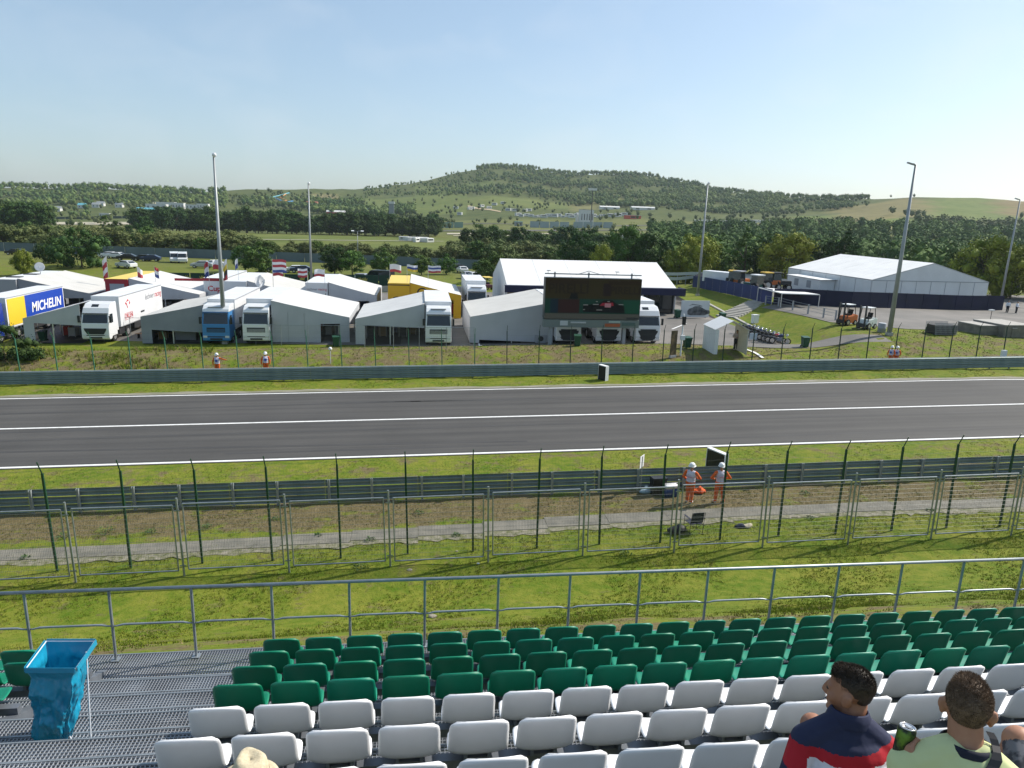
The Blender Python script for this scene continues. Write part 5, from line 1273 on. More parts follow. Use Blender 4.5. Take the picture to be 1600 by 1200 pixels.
# ---- forklifts
def forklift(label,px,py,ang,M):
    p=G(px,py); t=thing('forklift',label,'forklift',(p.x,p.y,p.z+.04),ang)
    m_=MB(); m_.ext([(-.75,.25),(.95,.25),(1.15,.45),(1.15,1.0),(.75,1.15),(.35,1.0),(-.35,.95),(-.75,.6)],-.52,.52,'x'); link('body',bevel(m_.mesh('body',M),.06,2),t)
    m_=MB(); m_.bb(-.48,.48,.75,1.2,.3,1.05); link('counterweight',bevel(m_.mesh('counterweight',GREYP if M is not ORF else M),.08,2),t)
    for sx in (-1,1):
        m_=MB(); m_.bb(sx*.3-.06,sx*.3+.06,-.95,-.8,.08,2.35); m_.build('mast',CHASS,t)
        m_=MB(); m_.bb(sx*.28-.06,sx*.28+.06,-2.0,-.96,.1,.15); m_.build('fork',CHASS,t)
        m_=MB(); m_.tube((sx*.46,-.55,.75),(sx*.42,-.35,2.1),.035,n=6); m_.tube((sx*.46,.75,1.1),(sx*.42,.55,2.1),.035,n=6); m_.build('cab_post',BLK,t)
        wheel_at(t,sx*.5,-.45,.33,.22,sx); wheel_at(t,sx*.48,.75,.27,.2,sx)
    m_=MB(); m_.bb(-.46,.46,-.42,.62,2.1,2.17); m_.build('overhead_guard',TRW,t)
    m_=MB(); m_.bb(-.25,.25,.05,.5,1.0,1.15); m_.slab([(-.25,.5,1.15),(.25,.5,1.15),(.25,.6,1.6),(-.25,.6,1.6)],.08); m_.build('seat',RUBBER,t)
    m_=MB(); m_.bb(-.42,.42,-.98,-.94,.2,.6); m_.build('carriage',CHASS,t)
    m_=MB(); m_.tube((0,-.5,.9),(0,-.25,1.3),.025,n=6); m_.build('steering_column',BLK,t)
ORF=mat('orange_machine_paint',(.46,.12,.02),.5); 
forklift('orange and grey forklift truck on the terrace, left of two',1321,508,math.radians(-68),ORF)
forklift('pale grey forklift truck on the terrace, right of two',1352,514,math.radians(-62),mat('pale_machine_paint',(.50,.55,.53),.4))
p=G(1377,519); t=thing('grey_drum','grey metal drum beside the right hand lamp post on the terrace','drum',p); m_=MB(); m_.lathe([(.36,0),(.38,.02),(.38,.4),(.395,.42),(.38,.44),(.38,.85),(.36,.88)],n=18); m_.build('body',TRG,t,True); m_=MB(); m_.cyl((0,0,.9),.34,.02,18); m_.build('lid',ALU,t)
# ---- tractors behind the blue fence
def tractor(label,px,D,M,roof,ang):
    p=PD(px,D); t=thing('tractor',label,'tractor',p,ang,'machines parked behind the blue fence')
    m_=MB(); m_.bb(-.4,.4,-1.9,-.2,.8,1.5); link('bonnet',bevel(m_.mesh('bonnet',M),.1,2),t); m_=MB(); m_.bb(-.65,.65,-.2,1.1,.8,1.35); m_.build('body',M,t)
    m_=MB(); m_.add([(-.7,-.25,1.35),(.7,-.25,1.35),(.7,1.1,1.35),(-.7,1.1,1.35),(-.6,-.1,2.6),(.6,-.1,2.6),(.6,1.0,2.6),(-.6,1.0,2.6)],[(0,1,5,4),(1,2,6,5),(2,3,7,6),(3,0,4,7)]); m_.build('cab_glass',GLASS,t)
    m_=MB(); m_.bb(-.75,.75,-.3,1.2,2.6,2.78); link('roof',bevel(m_.mesh('roof',roof),.06,2),t)
    for sx in (-1,1): wheel_at(t,sx*.75,.8,.8,.45,sx); wheel_at(t,sx*.65,-1.4,.5,.3,sx)
YR=mat('yellow_machine_roof',(.70,.45,.05),.5)
tractor('tractor with yellow roof and pale cab behind the blue fence',1146,113,mat('pale_machine_paint',(.50,.55,.53),.4),YR,math.radians(150)); tractor('orange tractor with glass cab behind the blue fence',1158,112,ORF,TRG,math.radians(120)); tractor('dark green tractor with white roof behind the blue fence',1181,105,mat('green_machine',(.03,.09,.07),.4),TRW,math.radians(200)); tractor('orange machine with yellow roof left of the right marquee',1203,112,ORF,YR,math.radians(100)); tractor('dark tractor beside the right marquee wall',1219,113,CHASS,CHASS,math.radians(80))
p=PD(1160,116); t=thing('white_van_trailer','white box trailer left of the tractors behind the blue fence','trailer',PD(1128,117),.6); m_=MB(); m_.bb(-1.1,1.1,-3,3,.6,2.3); link('body',bevel(m_.mesh('body',TRW),.05,1),t)
for sx in (-1,1): wheel_at(t,sx*.95,.4,.35,.22,sx)
q0,q1,q2,q3=[PZ(*p,4.0) for p in ((1185,449),(1222,458),(1281,460),(1232,452))]
t=thing('flat_tent','low flat white canopy behind the blue fence','canopy',(0,0,0)); m_=MB(); m_.slab([tuple(q) for q in (q0,q1,q2,q3)],.1); m_.build('roof',TENTW,t)
for q in (q0,q1,q2,q3): m_=MB(); m_.tube((q[0],q[1],Hs(q[0],q[1])),(q[0],q[1],3.92),.05,n=6); m_.build('pole',ALU,t)
# ---- concrete blocks and crates on the terrace right
for (px,py,wd,dp,h,l) in ((1478,525,2.4,1.4,1.2,'grey wire cage stillage on the terrace edge, left of the concrete blocks'),(1546,527,2.3,3,1.0,'long low concrete block with pale top on the terrace edge'),(1590,531,3.4,4,1.3,'large grey concrete block at the right edge of the picture'),(1583,545,.5,.5,1.0,'small white box on a stand in front of the large block')):
    p=G(px,min(py,524 if px<1580 else 528)); t=thing('concrete_block' if 'block' in l and 'cage' not in l and 'box' not in l else ('wire_cage' if 'cage' in l else 'meter_box'),l,'block' if 'cage' not in l and 'box' not in l else ('cage' if 'cage' in l else 'box'),p,.05)
    if 'cage' in l:
        for k in range(3):
            for i in range(14): m_=MB(); 
        m_=MB()
        for x in np.linspace(-wd/2,wd/2,18): 
            for y in (0,dp): m_.tube((x,y,.05),(x-.2*(y==0),y,h),.02,n=4)
        for z in np.linspace(.1,h,7):
            for y in (0,dp): m_.tube((-wd/2,y,z),(wd/2,y,z),.015,n=4)
        m_.build('bars',TRG,t); m_=MB(); m_.bb(-wd/2,wd/2,.1,dp-.1,.05,h*.8); m_.build('load',CRT[3],t)
    else:
        m_=MB(); m_.bb(-wd/2,wd/2,0,dp,0,h-.08); link('body',bevel(m_.mesh('body',CONC),.03,1),t); m_=MB(); m_.bb(-wd/2-.03,wd/2+.03,-.03,dp+.03,h-.078,h); m_.build('cap',CST,t)
# benches, barriers, white cabinet by the dark awning
def bench(label,px,py,ang):
    p=G(px,py); t=thing('wooden_bench',label,'bench',p,ang); WD=mat('bench_wood',(.34,.18,.08),.6,c2=(.26,.13,.06),scale=4,stretch=(.3,3,3))
    for y in (-.3,0.0): m_=MB(); m_.bb(-1.1,1.1,y-.12,y+.12,.45,.49); m_.build('seat_plank',WD,t)
    for x in (-.9,.9): m_=MB(); m_.bb(x-.03,x+.03,-.4,.1,0,.45); m_.build('leg',CHASS,t)
bench('orange brown wooden bench in front of the dark grey awning',233,528,0); bench('wooden bench right of the other bench before the dark awning',266,527,0.05)
p=G(292,531); t=thing('white_cabinet','white and grey metal cabinet on the grass left of the blue cab','cabinet',p); m_=MB(); m_.bb(-.95,.95,-.3,.3,.05,.85); m_.build('body',TRG,t); m_=MB(); m_.bb(-1.0,1.0,-.34,.34,.852,.92); m_.build('lid',TRW,t)
for px,py,l in ((801,531,'dark grey air conditioning unit against the plain grey awning'),(844,536,'small pale unit right of the air conditioner by the grey awning')):
    p=G(px,py); t=thing('air_unit',l,'air unit',p); m_=MB(); m_.bb(-.55,.55,-.3,.3,.05,.85); link('body',bevel(m_.mesh('body',TRG if px>820 else CRT[0]),.04,1),t); m_=MB(); m_.cyl((0,-.31,.48),.26,.03,16,'y'); m_.build('fan_grille',CHASS,t)
# golf-cart style vehicle behind the white back truck
p=PD(755,118); t=thing('golf_cart','dark golf cart with pale roof behind the white back truck','golf cart',p,.2)
m_=MB(); m_.bb(-.6,.6,-1.2,1.2,.35,.85); link('body',bevel(m_.mesh('body',mat('maroon',(.10,.03,.05),.4)),.08,2),t); m_=MB(); m_.bb(-.7,.7,-1.1,1.2,1.95,2.05); link('roof',bevel(m_.mesh('roof',YELR),.04,1),t)
for sx in (-1,1):
    for sy in (-1,1): m_=MB(); m_.tube((sx*.55,sy*1.0,.8),(sx*.55,sy*.95,1.95),.03,n=5); m_.build('roof_post',ALU,t); wheel_at(t,sx*.5,sy*.8,.28,.2,sx)
m_=MB(); m_.bb(-.5,.5,.2,.8,.85,1.1); m_.build('seat',RUBBER,t)
# ---- lamp posts
def lamp(label,bx,by,tx,ty,r0,r1,head,D=None):
    p=Vector(G(bx,by)) if D is None else PD(bx,D)
    # the top lies on the vertical through the base, at the picture height of ty
    best=None
    for h in np.linspace(4,45,800):
        v=np.array([p.x,p.y,p.z+h])-CO; zc=v@CF; yy=600-FPX*(v@CU)/zc
        if best is None or abs(yy-ty)<best[0]: best=(abs(yy-ty),h)
    h=best[1]; t=thing('lamp_post',label,'lamp post',p); LP_=mat('lamp_post_steel',(.33,.35,.36),.5,c2=(.27,.29,.30),scale=1,metal=.3)
    m_=MB(); m_.tube((0,0,-.1),(0,0,h),r0,r1,12); m_.build('column',LP_,t,True)
    m_=MB(); m_.bb(-.25,.25,-.25,.25,0,.3); m_.build('base',CST,t)
    if head=='arm':
        m_=MB(); m_.tube((0,0,h-.05),(-.3,-.1,h+.05),r1*.9,n=8); m_.build('arm',LP_,t); m_=MB(); m_.slab([(-.25,-.22,h+.06),(-.25,.08,h+.10),(-1.0,-.15,h+.22),(-1.0,-.4,h+.18)],.14); m_.build('lantern',TRG,t)
    elif head=='cam':
        m_=MB(); m_.ball((.1,-.15,h+.05),.2,10,7); m_.build('camera_dome',TRW,t,True); m_=MB(); m_.bb(-.1,.2,-.1,.1,h-.05,h+.02); m_.build('bracket',LP_,t)
    else:
        m_=MB(); m_.bb(-1.1,1.1,-.06,.06,h-.05,h+.03); m_.build('arm',LP_,t)
        for s_ in (-1,1): m_=MB(); m_.slab([(s_*1.2-.35,-.3,h+.02),(s_*1.2+.35,-.3,h+.02),(s_*1.2+.35,.3,h+.16),(s_*1.2-.35,.3,h+.16)],.12); m_.build('lantern',TRW,t)
    return t
lamp('tallest lamp post, standing left between the trucks',352,537,338,243,.24,.085,'cam')
lamp('tall grey lamp post leaning over the forklifts at right',1389,524,1413,258,.24,.10,'arm')
lamp('tall lamp post behind the cream awning left of centre',474,0,469,287,.20,.08,'cam',D=108)
lamp('lamp post behind the large marquee in front of the trees',1092,0,1102,287,.22,.09,'cam',D=112)
lamp('lamp post at the far right edge behind the terrace',1576,0,1594,312,.17,.08,'arm',D=104)
lamp('thin twin headed lamp post in front of the field left of centre',549,0,548,361,.11,.06,'twin',D=185)
for px,py,l in ((516,569,'small white globe lamp on a thin post behind the far barrier'),):
    p=Vector((PY(516,545,57.0)[0],57.0,0)); p.z=Hs(p.x,57); t=thing('globe_lamp',l,'lamp post',p); zt_=PY(516,545,57.0)[2]-p.z; m_=MB(); m_.tube((0,0,0),(0,0,zt_-.1),.03,n=6); m_.build('post',TRW,t); m_=MB(); m_.ball((0,0,zt_),.15,12,8); m_.build('globe',WHITEB,t,True)
p=G(1545,512); t=thing('globe_lamp','short lamp with flat white head among the concrete blocks','lamp post',p); m_=MB(); m_.tube((0,0,0),(0,0,1.9),.03,n=6); m_.build('post',CHASS,t); m_=MB(); m_.bb(-.3,.2,-.15,.15,1.9,2.02); m_.build('lantern',TRW,t)
# post with white box by the paddock gate and brown signal board
p=G(1063,556); t=thing('signal_post','white post with junction boxes behind the far barrier','post',(p.x,57.5,Hs(p.x,57.5)),0); m_=MB(); m_.tube((0,0,0),(0,0,3.6),.07,n=8); m_.build('post',TRW,t); m_=MB(); m_.bb(-.2,.2,-.25,-.08,1.4,1.8); m_.build('junction_box',TRW,t); m_=MB(); m_.bb(-.14,.14,-.25,-.08,2.7,3.4); m_.build('signal_head',BLACKB,t)
p=G(1049,556); t=thing('dark_panel','dark brown panel standing behind the far barrier beside the white post','board',(p.x,57.2,Hs(p.x,57.2)),.5); m_=MB(); m_.bb(-.35,.35,-.04,.04,.2,2.3); m_.build('panel',mat('brown_panel',(.06,.045,.02),.7,c2=(.14,.10,.05),scale=4),t); m_=MB(); m_.bb(-.38,.38,-.1,.1,0,.2); m_.build('foot',TRG,t)
p=Vector((PY(1569,550,54.4)[0],54.4,0)); p.z=GR*45; t=thing('white_box','small white box fixed above the far barrier at right','box',p); m_=MB(); m_.bb(-.2,.2,-.12,.12,.85,1.45); m_.build('body',WHITEPAINT,t); m_=MB(); m_.bb(-.04,.04,-.04,.04,0,.85); m_.build('post',TRG,t)
# ================================================================== BEYOND THE PADDOCK
DGREEN=mat('dark_green_banner',(.008,.045,.032),.7,c2=(.006,.035,.026),scale=.4); GOLD=mat('gold_print',(.40,.34,.08),.6); GREYFEN=mat('grey_blue_fence',(.13,.17,.18),.7,c2=(.10,.135,.145),scale=.3)
def banner_wall(name,label,pts,h,M,step=4.0,z0=.0):
    t=thing(name,label,'fence')
    for i in range(len(pts)-1):
        a_,b_=Vector(pts[i]),Vector(pts[i+1]); n=max(1,round((b_-a_).length/step))
        for k in range(n):
            p,q=a_.lerp(b_,k/n),a_.lerp(b_,(k+1)/n-.004); zp,zq=Hs(p.x,p.y)+z0,Hs(q.x,q.y)+z0
            m_=MB(); m_.slab([(p.x,p.y,zp),(q.x,q.y,zq),(q.x,q.y,zq+h),(p.x,p.y,zp+h)],.08); m_.build('panel',M,t)
    return t
bw=banner_wall('banner_wall','long dark green banner wall with gold lettering behind the awnings',[PD(205,118),PD(620,118)],2.1,DGREEN)
for k,px in enumerate((215,275,300,345,390,437,460,505,552,560,600)):
    p=PD(px,118)
    if k%2==0 or True:
        body='ROLEX' if k%2 else ''
        if body:
            o=lines_text(body,.85,GOLD,'lettering',bw,bold=.01); o.rotation_euler=(math.pi/2,0,-math.radians(YAW)); o.location=(p.x+FH[0]*-.1,p.y-.12,p.z+.55)
        m_=MB(); m_.ext([(-.34,0),(.34,0),(.46,.5),(.22,.22),(.14,.62),(0,.25),(-.14,.62),(-.22,.22),(-.46,.5)][::1],-.02,.02,'y'); o=m_.build('crown_logo',GOLD,bw); o.location=(p.x-.05,p.y-.1,p.z+1.15); o.rotation_euler=(0,0,-math.radians(YAW))
banner_wall('grey_fence','long grey blue sheet fence across the far grass car park',[PD(-60,182),PD(180,180),PD(420,178),PD(600,176),PD(745,172)],2.2,GREYFEN,8.0)
banner_wall('concrete_wall','pale concrete barrier wall right of the green banner wall',[PD(585,112),PD(665,113),PD(735,113)],.95,CST,3.0)
# far guardrails by the wood at right
for D,l in ((131,'pale guardrail curving past the wood behind the large marquee, lower one'),(138,'pale guardrail past the wood behind the large marquee, upper one')):
    t=thing('guardrail',l,'barrier'); pr=None
    for k,px in enumerate(np.linspace(1030,1235,16)):
        p=PD(px,D+((px-1030)/205)**2*4); p.z=max(p.z,.2)+.6+(D-131)*.1+ .8
        m_=MB(); m_.bb(p.x-.06,p.x+.06,p.y-.06,p.y+.06,p.z-2.2,p.z+.2); m_.build('post',GALV,t)
        if pr is not None: m_=MB(); m_.slab([(pr.x,pr.y-.08,pr.z-.3),(p.x,p.y-.08,p.z-.3),(p.x,p.y-.08,p.z+.25),(pr.x,pr.y-.08,pr.z+.25)],.05); m_.build('rail',RAILT,t)
        pr=p
# ---- cars
CARP=[mat('car_'+n,c,.3,coat=.4) for n,c in (('white',(.7,.7,.7)),('black',(.015,.016,.02)),('silver',(.42,.43,.45)),('navy',(.02,.035,.09)),('red',(.4,.02,.03)))]; CARN=['white','black','silver','navy blue','red']
def car_meshes(van):
    P=[(-2.1,.35),(2.1,.35),(2.15,.7),(1.95,.95),(1.15,1.02),(.55,1.42),(-1.0,1.45),(-1.75,1.05),(-2.1,.95)] if not van else [(-2.5,.4),(2.5,.4),(2.5,1.0),(2.2,1.25),(1.6,2.1),(1.2,2.25),(-2.4,2.3),(-2.5,1.2)]
    G1=[(.98,1.03),(.5,1.36),(-.95,1.38),(-1.55,1.05)] if not van else [(1.95,1.35),(1.55,1.98),(-.2,1.98),(-.2,1.35)]
    b=MB(); hw=.86 if not van else .98; b.ext(P,-hw,hw,'x'); me=b.mesh('body',CARP[0])
    for v in me.vertices:
        if v.co.z>1.1: v.co.x*=.84 if not van else .92
    bevel(me,.07,2)
    b=MB()
    for s_ in (-1,1): b.ext(G1,s_*hw*(.93 if not van else .965)-.03,s_*hw*(.93 if not van else .965)+.035,'x')
    gs=b.mesh('side_glass',GLASS)
    b=MB()
    if not van: b.slab([(-.70,1.20,1.03),(-.66,.6,1.40),(.66,.6,1.40),(.70,1.20,1.03)],.02); b.slab([(.68,-1.78,1.06),(.64,-1.05,1.42),(-.64,-1.05,1.42),(-.68,-1.78,1.06)],.02)
    else: b.slab([(-.85,2.22,1.3),(-.8,1.63,2.1),(.8,1.63,2.1),(.85,2.22,1.3)],.02)
    ws=b.mesh('windscreen',GLASS)
    return me,gs,ws
CM={0:car_meshes(False),1:car_meshes(True)}
def car(label,p,ang,ci,van=0,group='cars parked on the grass beyond the paddock'):
    t=thing('parked_van' if van else 'parked_car',label,'van' if van else 'car',(p.x,p.y,p.z+.02),ang,group)
    b_,g_,w_=CM[van]; key=(van,ci)
    if key not in CM: me=b_.copy(); me.materials.clear(); me.materials.append(CARP[ci]); CM[key]=me
    link('body',CM[key],t); link('side_glass',g_,t); link('windscreen',w_,t)
    for sx in (-1,1):
        for sy in (-1.3,1.3): wheel_at(t,sx*.78,sy*(1.15 if van else 1),.32,.2,sx)
    return t
for (px,D,a_,ci,v,l) in [(153,168,90,0,0,'white car left of the big dark bush on the far grass'),(164,167,80,0,0,'white car right beside the big dark bush on the far grass'),(181,162,100,1,0,'black car alone right of the white pair on the far grass'),(207,162,95,1,0,'black car, left of a close pair beyond the red flags'),(219,161,95,3,0,'navy car, right of a close pair beyond the red flags'),
    (257,160,200,0,1,'white van, left of two vans on the far grass'),(270,160,195,0,1,'white van, right of two vans on the far grass'),(179,141,60,0,0,'white car on the near grass behind the red trailer'),(318,150,100,0,0,'white car at the edge of bushes left of the lamp post'),(300,146,95,2,0,'silver car low on the grass behind the green wall'),
    (410,142,100,0,0,'white car left behind the striped flag'),(418,142,95,3,0,'navy car behind the striped flag'),(448,142,95,0,0,'white car right of the striped flag'),(458,142,95,3,0,'navy car next to the white one by the second lamp post'),
    (552,128,75,2,0,'silver car with dark glass behind the white lettered trailer awning'),(584,126,60,1,1,'black van at the end of the green banner wall'),(705,165,100,1,0,'black car under the trees right of the flags'),(715,157,10,0,0,'white car seen from the front near the far fence'),(733,138,15,0,0,'white car right behind the yellow awning, half hidden by trees'),(723,140,10,2,0,'silver car beside the trees behind the yellow awning'),(5,168,90,1,0,'black car at the far left edge on the grass')]:
    car(l,PD(px,D),math.radians(a_),ci,v)
# ------------------------------------------------------------------ trees
def leafmat(n,c,c2): 
    M=mat(n,c,.75,c2=c2,scale=.55,spec=.2,rand=.22); return M
BARK=mat('bark',(.07,.055,.04),.9,c2=(.11,.09,.07),scale=6)
LEAF={'dark':leafmat('dark_leaf',(.024,.056,.014),(.058,.108,.024)),'mid':leafmat('mid_leaf',(.046,.096,.018),(.105,.168,.034)),'olive':leafmat('olive_leaf',(.072,.098,.030),(.150,.172,.060)),
      'yellow':leafmat('yellow_green_leaf',(.100,.140,.014),(.230,.255,.034)),'far':leafmat('far_leaf',(.022,.048,.015),(.058,.092,.026))}
def ico():
    bm=bmesh.new(); bmesh.ops.create_icosphere(bm,subdivisions=1,radius=1.0); v=np.array([x.co[:] for x in bm.verts]); f=np.array([[q.index for q in y.verts] for y in bm.faces]); bm.free(); return v,f
IV,IF=ico()
def crown(name,M,h0,h1,rx,nclump,nleaf,ls,shape='round',seed=0,core=True):
    g=np.random.default_rng(seed); hc=(h0+h1)/2; rz=(h1-h0)/2
    C_=[]; 
    while len(C_)<nclump:
        p=g.uniform(-1,1,3); r=np.linalg.norm(p)
        if r>1 or r<.35: continue
        if shape=='cone': p[:2]*=max(.12,.5-.5*p[2])*1.25
        elif shape=='column': p[:2]*=(1-abs(p[2])**3)
        else: p[:2]*=(1.05 if p[2]<.2 else 1.0)
        C_.append(p)
    C_=np.array(C_)*np.array([rx,rx,rz])+np.array([0,0,hc]); sz=g.uniform(.6,1.3,nclump)*rx*(.34 if nclump>20 else .45)
    V=[];F_=[];o=0
    for c,s_ in zip(C_,sz):
        d=g.normal(size=(nleaf,3)); d/=np.linalg.norm(d,axis=1)[:,None]; r=g.uniform(.55,1.05,nleaf)[:,None]*s_
        p=c+d*r*np.array([1,1,.8])
        nrm=d+g.normal(0,.55,(nleaf,3)); nrm/=np.linalg.norm(nrm,axis=1)[:,None]
        u=np.cross(nrm,g.normal(size=(nleaf,3))); u/=np.linalg.norm(u,axis=1)[:,None]; v=np.cross(nrm,u); l=g.uniform(.6,1.2,nleaf)[:,None]*ls
        q=np.stack([p-u*l*.5,p+v*l*.33,p+u*l*.55,p-v*l*.33],1); V.append(q.reshape(-1,3)); F_.append(np.arange(nleaf*4).reshape(-1,4)+o); o+=nleaf*4
    V=np.concatenate(V);F4=np.concatenate(F_)
    tri=np.concatenate([F4[:,[0,1,2]],F4[:,[0,2,3]]])
    if core:
        cv=[];cf=[]; o=len(V)
        for c,s_ in zip(C_,sz): cv.append(IV*s_*.45*g.uniform(.85,1.1,(len(IV),1))+c); cf.append(IF+o); o+=len(IV)
        V=np.concatenate([V]+cv); tri=np.concatenate([tri]+cf)
    return np_mesh(name,V,tri,M)
def trunk_mesh(h,r,nl=5,seed=0):
    g=random.Random(seed); b=MB(); b.path([(0,0,-.3),(g.uniform(-.05,.05)*h,.02*h,h*.4),(g.uniform(-.08,.08)*h,g.uniform(-.05,.05)*h,h*.8)],[r,r*.75,r*.3],7)
    for k in range(nl):
        a_=g.uniform(0,6.28); z=h*g.uniform(.3,.6); l=h*g.uniform(.25,.4); b.path([(0,0,z),(math.cos(a_)*l*.5,math.sin(a_)*l*.5,z+l*.45),(math.cos(a_)*l,math.sin(a_)*l,z+l*.75)],[r*.4,r*.25,r*.08],5)
    return b.mesh('trunk',BARK)
TREE={}
def proto(kind,M,h,rx,nclump,nleaf,ls,shape='round',n=3,base=.12):
    TREE[kind]=[(crown('crown',M,h*base,h,rx,nclump,nleaf,ls,shape,seed=hash(kind)%1000 if False else sum(map(ord,kind))*7+i),trunk_mesh(h*.85,h*.022,seed=i)) for i in range(n)]
proto('dark',LEAF['dark'],10,4.2,46,90,.52,n=4); proto('mid',LEAF['mid'],10,4.0,46,90,.5,n=4); proto('olive',LEAF['olive'],7,3.6,42,90,.42,n=4,base=.05)
proto('yellow',LEAF['yellow'],9,4.3,60,130,.40,n=3,base=.06); proto('poplar',LEAF['mid'],12,1.7,40,60,.42,'column',n=2,base=.06); proto('cypress',LEAF['dark'],10,1.9,40,60,.42,'column',n=2,base=.03); proto('cedar',LEAF['dark'],8,5.4,46,70,.45,'round',n=1,base=.02)
tc=0
def tree(kind,p,h,label,group,wide=1.0):
    global tc
    tc+=1; c,tr=TREE[kind][tc%len(TREE[kind])]; h0={'dark':10,'mid':10,'olive':7,'yellow':9,'poplar':12,'cypress':10,'cedar':8}[kind]; s_=h/h0
    t=thing('tree',label,'tree',(p.x,p.y,p.z-.1),rnd.uniform(0,6.28),group); t.scale=(s_*wide,s_*wide,s_)
    link('trunk',tr,t); link('crown',c,t); return t
# distinct trees near the paddock
for (kind,px,D,h,wd,l) in [('cedar',108,140,7.6,1.0,'big dark spreading cedar-like tree behind the satellite dish'),('cedar',62,146,5.2,.9,'dark bushy tree at the left of the spreading one'),('yellow',14,128,4.6,.8,'yellow green bush at the left edge behind the grey trailer'),
    ('mid',392,136,6.0,1.1,'green tree behind the white flag right of the tall lamp post'),('mid',368,140,5.5,1.1,'green bushy tree just right of the tall lamp post'),('dark',512,142,5.6,1.2,'dark green tree right of the second lamp post'),('mid',540,140,4.8,1.2,'green bush behind the white awning with lettered trailer'),('mid',590,143,5.2,1.2,'green tree behind the black van'),
    ('mid',650,146,4.4,1.2,'green bush behind the three flags'),('mid',748,128,4.2,1.2,'green bush beside the left end of the large marquee'),('mid',765,131,5.4,1.1,'green tree touching the left gable of the large marquee'),('mid',690,150,4.2,1.2,'green bush right of the three flags'),
    ('poplar',1160,150,12.0,1.15,'tall narrow poplar behind the blue fence'),('yellow',1084,146,10.0,.95,'bright green tree behind the lamp post by the large marquee'),('yellow',1060,143,7.2,.9,'low bright green tree at the right end of the large marquee'),('yellow',935,140,7.4,.6,'small yellow green tree above the middle of the large marquee'),('dark',900,150,9.5,1.0,'dark tree behind the roof of the large marquee, left of the yellow one'),('mid',975,150,11,.95,'tall grey green tree above the right part of the large marquee'),('dark',1010,148,9.5,1.0,'dark tree above the right slope of the large marquee'),
    ('mid',1120,150,7.5,1.0,'green bushes behind the guardrails at the blue fence'),('dark',1195,150,9.5,1.0,'dark tree left of the broad tree behind the machines'),('yellow',1228,140,10.6,.95,'broad yellow green tree behind the right marquee left end'),('cypress',1306,142,11.6,1.1,'tall dark cypress, left of a close pair behind the right marquee'),('cypress',1319,144,12.2,1.1,'tall dark cypress, right of a close pair behind the right marquee'),('dark',1278,145,8.6,1.2,'dark grey tree left of the cypress pair'),('mid',1345,150,7.0,1.1,'green tree right of the cypress pair'),
    ('yellow',1440,140,5.5,1.0,'low green tree behind the right marquee ridge'),('mid',1485,138,6.5,1.0,'green tree at the right slope of the right marquee'),('yellow',1545,122,10.2,1.0,'large yellow green tree behind the far right lamp post, left one'),('yellow',1590,118,8.4,1.0,'yellow green tree at the right picture edge'),('yellow',1650,120,9.5,1.0,'yellow green tree just past the right picture edge'),('dark',1515,128,8.5,1.0,'dark tree left of the large yellow green tree'),('mid',1570,130,8.0,1.1,'green tree between the yellow green trees at right'),
    ('poplar',151,330,9.5,1.5,'lone narrow tree on the far field at left'),('dark',168,325,6,1.1,'round bush right of the lone narrow tree on the field'),('dark',188,310,5,1.0,'small round bush at the end of the field row'),('dark',213,300,8.5,1.0,'round dark tree at the left corner of the dark tree belt')]:
    tree(kind,PD(px,D),h,l,'single trees beyond the paddock',wd)
# grove at far left
for k,px in enumerate(sorted(rnd.uniform(-25,80) for _ in range(14))):
    tree('dark' if k%3 else 'mid',PD(px,rnd.uniform(330,370)),rnd.uniform(10,14),'tall dark tree in the far left grove, %s from the left'%ordn(k+1),'grove at the far left',1.0)
# olive scrub belt
for row in range(2):
    pxs=sorted(-80+9.0*k+rnd.uniform(-8,8) for k in range(130))
    pxs=[p for p in pxs if p<1085 and not (row==1 and 385<p<700)]
    for k,px in enumerate(pxs):
        D=rnd.uniform(188,200) if row==0 else rnd.uniform(205,240)
        hh_=rnd.uniform(2.6,5.2) if 385<px<700 else rnd.uniform(3.2,6.6)
        tree(('olive','olive','olive','mid')[rnd.randrange(4)],PD(px,D),hh_,'willow-like tree in the %s row of the scrub belt, %s from left'%(('front','back')[row],ordn(k+1)),'scrub belt behind the paddock',rnd.uniform(1.0,1.5))
# dark belt across the valley
for k,px in enumerate(sorted(200+6.0*k+rnd.uniform(-6,6) for k in range(80))):
    tree('dark',PD(px,rnd.uniform(430,490)),rnd.uniform(9.5,15.5),'dark tree in the belt across the valley, %s from left'%ordn(k+1),'dark belt across the valley',rnd.uniform(.95,1.35))
for k,px in enumerate(sorted(730+13*k+rnd.uniform(-8,8) for k in range(22))):
    tree('mid' if k%2 else 'dark',PD(px,rnd.uniform(255,330)),rnd.uniform(6,11),'green tree in the hollow behind the large marquee, %s from left'%ordn(k+1),'trees in the hollow behind the marquee',rnd.uniform(.9,1.3))
